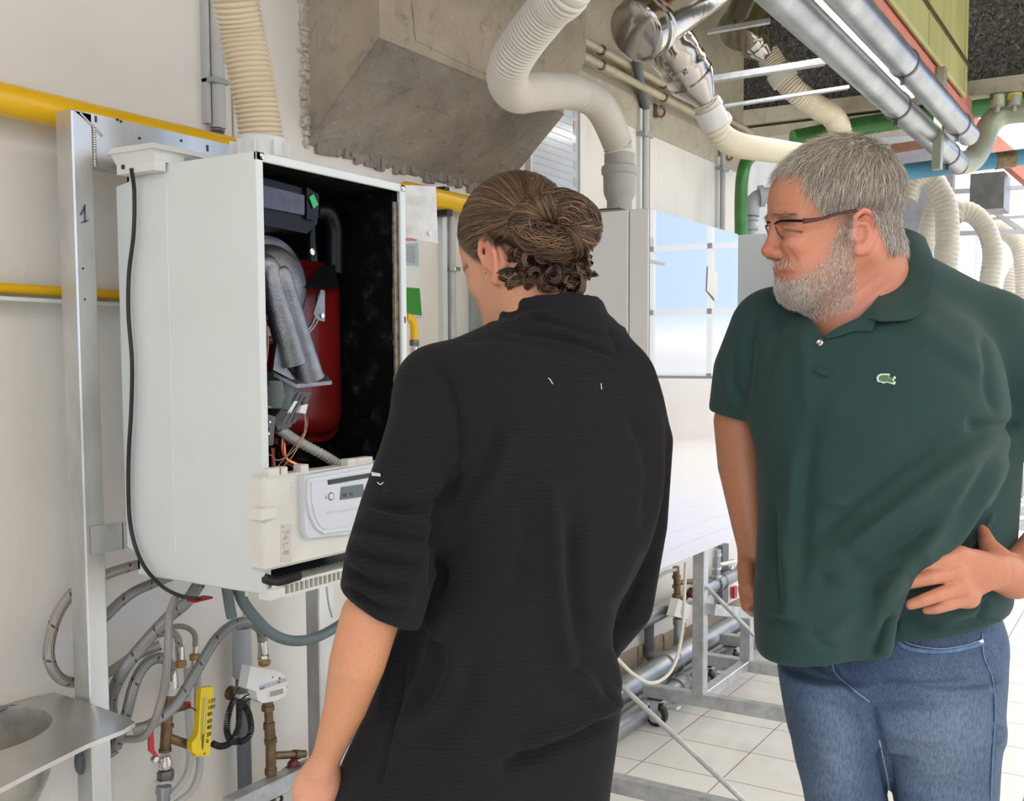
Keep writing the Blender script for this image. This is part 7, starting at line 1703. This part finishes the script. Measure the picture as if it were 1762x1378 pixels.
fA = funnel('polished steel reducer pointing down over the beige pipes', P(1172, 108, d=D3-.1), P(1218, 180, d=D3), .083, .034, .042,
       [P(1214, 172, d=D3), P(1226, 205, d=D3+.02), P(1240, 232, d=D3+.05), P(1265, 248, d=D3+.15), P(1300, 255, d=D3+.30), P(1350, 262, d=D3+.5), P(1400, 272, d=D3+.7), P(1450, 300, d=D3+.8)], .044, 'hose_cream', 'cream hose with white connector leading behind the bearded head')
obj('connector_sleeve', MB().tube([P(1218, 186, d=D3), P(1232, 216, d=D3+.03)], .051, n=26), MT['white_pvc'], fA)
D4 = 5.2
fB = funnel('smaller polished steel reducer farther back above the second hose', P(1288, 60, d=D4-.1), P(1322, 100, d=D4), .085, .040, .050,
       [P(1320, 92, d=D4), P(1345, 130, d=D4), P(1372, 160, d=D4), P(1402, 182, d=D4+.05), P(1432, 200, d=D4+.1), P(1446, 228, d=D4+.15), P(1446, 270, d=D4+.15)], .060, 'hose_cream', 'cream ribbed hose dropping towards the top of the grey hair', None)
obj('connector_sleeve', MB().tube([P(1340, 122, d=D4), P(1352, 140, d=D4)], .072, n=26), MT['white_pvc'], fB)
tag(obj('upper_steel_duct', MB().lathe(P(1270, 60, d=5.0), (P(1310, -30, d=5.1)-P(1270, 60, d=5.0)), [(-.02, .09), (0, .10), (.02, .10), (.5, .10)], 30), MT['polished_duct']), 'polished steel duct behind the smaller reducer, top edge', 'duct')
# twin silver pipes with lamp between
def twin(label, z, Y, X0, X1, r, rings):
    t = thing('silver_pipe', label, 'pipe', ((X0+X1)/2, Y, z-r)); obj('pipe', MB().tube([(X0, Y, z), (X1, Y, z)], r, n=36), MT['galvanised_pipe'], t, 60)
    for x in rings:
        obj('clamp', MB().lathe((x, Y, z), (1, 0, 0), [(0, r+.004), (.012, r+.006), (.024, r+.004)], 36), MT['dark_steel'], t)
        obj('clamp_bolt', MB().box((x, Y-.01, z-r-.03), (x+.022, Y+.012, z-r), bev=.002), MT['dark_steel'], t)
    return t
pA0, pA1 = P(1470, 112, Z=2.62), P(1650, 282, Z=2.62); yA = (pA0[1]+pA1[1])/2
t1 = twin('thick silver ceiling pipe, left of the pair', 2.62, yA, .5, pA1[0], .060, (P(1543, 180, Z=2.62)[0], pA1[0]-.35))
pB0, pB1 = P(1545, 100, Z=2.66), P(1668, 232, Z=2.66); yB = (pB0[1]+pB1[1])/2
t2_ = twin('thick silver ceiling pipe, right of the pair', 2.66, yB, .5, pB1[0], .056, (P(1543, 108, Z=2.66)[0], pB1[0]-.3))
m = MT['duct_pipe_green'] = simple('duct_pipe_green', (.34, .37, .28), .4, .3, var=.12, vs=5)
dA = (pA1-CO)@CF
sc_ = thing('curved_duct', 'grey-green curved pipe at the upper right joining the silver pipes', 'pipe', P(1700, 250, d=dA))
obj('pipe', MB().tube([np.array([pA1[0]-.02, yA, 2.62]), P(1672, 275, d=dA+.05), P(1690, 248, d=dA+.1), P(1703, 215, d=dA+.12), P(1730, 195, d=dA+.1), P(1790, 190, d=dA), P(1860, 190, d=dA)], .066, n=30, steps=50), m, sc_, 60)
for x, c_ in ((1716, 'green_paint'), (1745, 'yellow_plastic')):
    obj('valve_cap', MB().lathe(P(x, 192, d=dA), (0, 0, 1), [(0, .015), (.03, .015), (.03, .04), (.09, .04), (.095, .035)], 16), m, sc_)
    obj('cap_band', MB().lathe(P(x, 173, d=dA), (0, 0, 1), [(0, .042), (.035, .042)], 16), MT[c_], sc_)
# fluorescent lamps between the pipes
for k_, (pa, pb) in enumerate((((1400, 0), (1488, 106)), ((1503, 115), (1556, 170)))):
    zl = 2.80; a = P(*pa, Z=zl); b = P(*pb, Z=zl); yl = (a[1]+b[1])/2; x0_ = a[0]-(.25 if k_ == 0 else 0)
    lt = thing('fluorescent_lamp', ('long bright fluorescent lamp between the silver pipes, nearer one', 'shorter bright fluorescent lamp between the silver pipes, farther one')[k_], 'lamp', ((x0_+b[0])/2, yl, zl))
    obj('tube', MB().box((x0_, yl-.045, zl), (b[0], yl+.045, zl+.02)), MT['tube_light'], lt)
    obj('housing', MB().box((x0_-.03, yl-.06, zl+.02), (b[0]+.03, yl+.06, zl+.07)), MT['white_paint'], lt)
    obj('hanger', MB().tube([((x0_+b[0])/2, yl, zl+.07), ((x0_+b[0])/2, yl, 4.2)], .006, n=8), MT['steel'], lt)
# salmon beam and yellow-green duct beyond it
sa, sb2 = P(1496, 10, Z=2.92), P(1668, 205, Z=2.92); ys = (sa[1]+sb2[1])/2
tag(obj('salmon_beam', MB().box((.5, ys-.035, 2.90), (sb2[0]+.02, ys+.02, 2.94)).box((.5, ys-.02, 2.94), (sb2[0]+.02, ys-.01, 3.04)), MT['salmon_paint']), 'salmon painted steel beam running below the yellow-green duct', 'beam')
yd = ys-.025; xe = P(1655, 150, Y=yd)[0]
yg = thing('yellow_duct', 'large dirty yellow-green panelled duct side at the top right', 'duct', (4, yd-.3, 2.94))
obj('duct', MB().box((.5, yd-.03, 2.96), (xe, yd, 4.1), bev=.01), MT['duct_yellow'], yg)
zs = P(1640, 95, Y=yd)[2]
obj('seam', MB().box((.5, yd-.038, zs), (xe, yd-.03, zs+.025)), MT['brass'], yg)
for x in np.arange(1.2, xe, .95): obj('joint', MB().box((x, yd-.035, 2.97), (x+.008, yd-.03, 4.0)), MT['duct_yellow'], yg)
# galvanised struts between wall and pipes, hangers
def strut(name, label, p, q, w_, h_, mat='galvanised'): return tag(obj(name, MB().bar(p, q, w_, h_, bev=.002), MT[mat]), label, 'strut')
strut('ceiling_strut', 'galvanised strut crossing under the pipes, nearest to the wall reducer', P(1215, 138, d=3.9), P(1420, 106, d=3.9), .035, .025)
strut('ceiling_strut', 'thin galvanised strut crossing below the first one', P(1245, 183, d=4.6), P(1460, 150, d=4.6), .03, .016)
strut('ceiling_strut', 'pale strut at the top between duct and silver pipe', P(1215, 55, d=4.4), P(1325, 36, d=4.4), .025, .022)
strut('hanger_rod', 'dark vertical hanger through the silver pipes at the top', P(1497, 40, d=4.2), P(1497, -40, d=4.2), .03, .03, 'grey_pvc')
strut('hanger_post', 'yellowish vertical hanger post beside the salmon beam', P(1621, 116, d=5.0), P(1612, 292, d=5.0), .045, .035, 'duct_pipe_green')
strut('hanger_post', 'dark grey hanger stub above the ceiling strut', P(1490, 200, d=4.9), np.array([P(1490, 200, d=4.9)[0], P(1490, 200, d=4.9)[1], 4.2]), .06, .05, 'dark_steel')
# green and blue cross pipes
tag(obj('green_cross_pipe', MB().tube([P(1365, 240, d=6.0), P(1500, 214, d=6.1), P(1690, 186, d=6.2), P(1800, 170, d=6.2)], .055, n=20, steps=20), MT['green_paint']), 'long green pipe crossing behind the silver pipes', 'pipe')
bp = thing('blue_pipe', 'blue horizontal pipe with a grey joint right of the bearded head', 'pipe', P(1650, 290, d=6.2))
obj('pipe', MB().tube([P(1500, 303, d=6.2), P(1800, 265, d=6.2)], .050, n=22), MT['blue_paint'], bp, 60); obj('joint', MB().tube([P(1712, 277, d=6.2), P(1745, 272.5, d=6.2)], .053, n=22), MT['brass'], bp, 60)
tag(obj('copper_rail', MB().bar(P(1535, 256, d=7.5), P(1590, 248, d=7.5), .06, .06), simple('rust3', (.22, .10, .05), .7)), 'rusty brown rail behind the silver pipe', 'rail')
tag(obj('perforated_rail', MB().bar(P(1515, 243, d=8), P(1640, 236, d=8), .04, .05), MT['grey_pvc']), 'grey perforated rail behind the silver pipes', 'rail')
# small red-brown pipe on the bulkhead
tag(obj('brown_pipe', MB().tube([P(1660, 65, d=7.2), P(1700, 58, d=7.2), P(1790, 52, d=7.2)], .04, n=12), simple('brown', (.06, .035, .035), .6)), 'dark brown pipe across the rough panels at the top right corner', 'pipe')
tag(obj('brown_pipe', MB().tube([P(1700, -20, d=7.15), P(1702, 60, d=7.15), P(1708, 110, d=7.15), P(1740, 132, d=7.15), P(1790, 140, d=7.15)], .045, n=12, steps=30), simple('brown2', (.06, .035, .035), .6)), 'dark brown pipe bending down over the rough panels', 'pipe')
# ---- far hall: large pale corrugated hoses over the machines, seen to the right of the head
MT['hose_far'] = simple('hose_far', (.46, .43, .36), .3, var=.12, vs=8)
DF = 7.5
far = [([(1590, 640), (1590, 470), (1592, 420), (1606, 360), (1618, 328), (1600, 302), (1575, 312), (1562, 345)], 16, 'silvery hose bending behind the back of the grey head', 7.6),
       ([(1627, 640), (1627, 470), (1630, 420), (1628, 360), (1612, 322), (1597, 308)], 20, 'pale corrugated hose hanging in a tall arch right of the head', 7.0),
       ([(1700, 640), (1702, 500), (1708, 440), (1700, 400), (1680, 372), (1655, 362), (1642, 372)], 17, 'corrugated hose arching behind the green collar', 7.6),
       ([(1762, 640), (1762, 560), (1762, 470), (1752, 420), (1725, 395), (1700, 388)], 15, 'corrugated hose arch close to the right picture edge', 10.8),
       ([(1735, 520), (1742, 480), (1765, 440)], 12, 'slim corrugated hose low beside the right picture edge', 11.5),
       ([(1775, 420), (1745, 392), (1715, 385)], 11, 'farthest corrugated hose crossing above the others', 12.5)]
for pts, rp, lab, d_ in far:
    t = thing('corrugated_hose', lab, 'hose', P(pts[0][0], pts[0][1], d=d_)); corr([P(x, y, d=d_) for x, y in pts], rp*d_/FPX, 60, rp*d_/FPX*.028, .035, MT['hose_far'], 'hose', t, 22)
for x, d_, lab in ((1600, 7.3, 'white machine cabinet hidden behind the bearded person, below the tall hose arch'), (1702, 7.6, 'white machine cabinet below the hose arch behind the green collar'), (1765, 10.8, 'white machine cabinet farthest back at the right edge')):
    p = P(x, 632, d=d_); tag(obj('machine_cabinet', MB().box((p[0]-.2, p[1]-.2, 0), (p[0]+.2, p[1]+.2, p[2]), bev=.01), MT['white_paint']), lab, 'cabinet')
# roof glazing bars and pale structures far back
sp_ = [((1560, 335), (1640, 318), .03), ((1640, 330), (1770, 322), .03), ((1650, 380), (1770, 372), .02), ((1640, 402), (1770, 398), .03), ((1690, 350), (1762, 400), .03)]
for i, (a_, b_, w_) in enumerate(sp_): tag(obj('roof_rail', MB().bar(P(*a_, d=9.5), P(*b_, d=9.5), w_, w_*1.4), MT['grey_pvc']), 'thin grey rail in the bright far hall, '+('nearest the grey head', 'across the roof light', 'above the lowest one', 'lowest of them', 'slanting one')[i], 'rail', 'rails in the far hall')
tag(obj('salmon_roof_beam', MB().bar(P(1640, 190, d=9), P(1800, 330, d=9), .12, .14), MT['salmon_paint']), 'slanting salmon roof beam in the bright far hall', 'beam')
tag(obj('ceiling_box', MB().box(P(1668, 362, d=9.0), P(1700, 300, d=9.0)+np.array([.3, -.15, 0])), MT['dark_steel']), 'dark grey box unit hanging in the far hall', 'box')
# far white boiler and racks at the right picture edge
fx0 = P(1722, 860, d=8.3); 
fb_ = thing('boiler', 'white boiler at the right picture edge seen under the arm', 'boiler', P(1760, 858, d=8.3))
pq0, pq1 = P(1715, 858, d=8.3), P(1757, 792, d=8.3)
obj('casing', MB().prism([P(1690, 860, d=8.5), P(1752, 860, d=8.3), P(1757, 852, d=8.3), P(1757, 610, d=8.3), P(1750, 600, d=8.3), P(1690, 600, d=8.5)], CF*.3), MT['white_paint'], fb_)
obj('frame', MB().tube([P(1690, 862, d=8.29), P(1750, 862, d=8.28), P(1760, 853, d=8.28), P(1760, 800, d=8.28), P(1752, 790, d=8.28)], .008, n=8), MT['grey_pvc'], fb_)
obj('support_rail', MB().bar(P(1700, 880, d=8.3), P(1790, 876, d=8.3), .08, .08), MT['galvanised'], fb_); obj('support_rail', MB().bar(P(1700, 905, d=8.3), P(1790, 902, d=8.3), .08, .08), MT['galvanised'], fb_)
obj('diagonal', MB().tube([P(1722, 830, d=8.2), P(1765, 868, d=8.2)], .006, n=8), MT['steel'], fb_); obj('diagonal', MB().tube([P(1720, 850, d=8.2), P(1750, 878, d=8.2)], .006, n=8), MT['steel'], fb_)
for x, y in ((1738, 925), (1735, 945)): obj('castor', MB().lathe(P(x, y, d=8.2), CR, [(-.03, .05), (.03, .05)], 14), MT['black_rubber'], fb_)
zf_ = P(1780, 945, d=8.3)
for dx in (0, .45): obj('support_leg', MB().box((zf_[0]+dx-.3, zf_[1]-.1, 0), (zf_[0]+dx-.25, zf_[1]-.05, zf_[2]+.4)), MT['galvanised'], fb_)
# cable tray and drop cables near the glazing: what the glossy cabinet mirrors
ct = thing('cable_tray', 'cable tray hanging in the hall, mirrored in the glossy cabinet', 'tray', (6.5, -3.7, 3.1))
obj('tray', MB().box((-1, -3.85, 3.1), (13, -3.55, 3.14)).box((-1, -3.85, 3.14), (13, -3.83, 3.22)).box((-1, -3.57, 3.14), (13, -3.55, 3.22)), MT['grey_pvc'], ct)
obj('tray_bundle', MB().tube([(-1, -3.4, 2.85), (13, -3.4, 2.85)], .03, n=10), MT['grey_pvc'], ct)
for x in (5.4, 7.6, 10.0):
    obj('drop_bundle', MB().box((x-.06, -3.76, 3.2), (x+.06, -3.64, 3.75)), MT['grey_pvc'], ct)
    for k_ in (-3, -1.5, .5, 2): obj('drop_cable', MB().tube([(x+k_*.02, -3.7, 3.7), (x+k_*.06, -3.7, 4.4), (x+k_*.10, -3.7, 5.2)], .012, n=6), MT['grey_pvc'], ct)
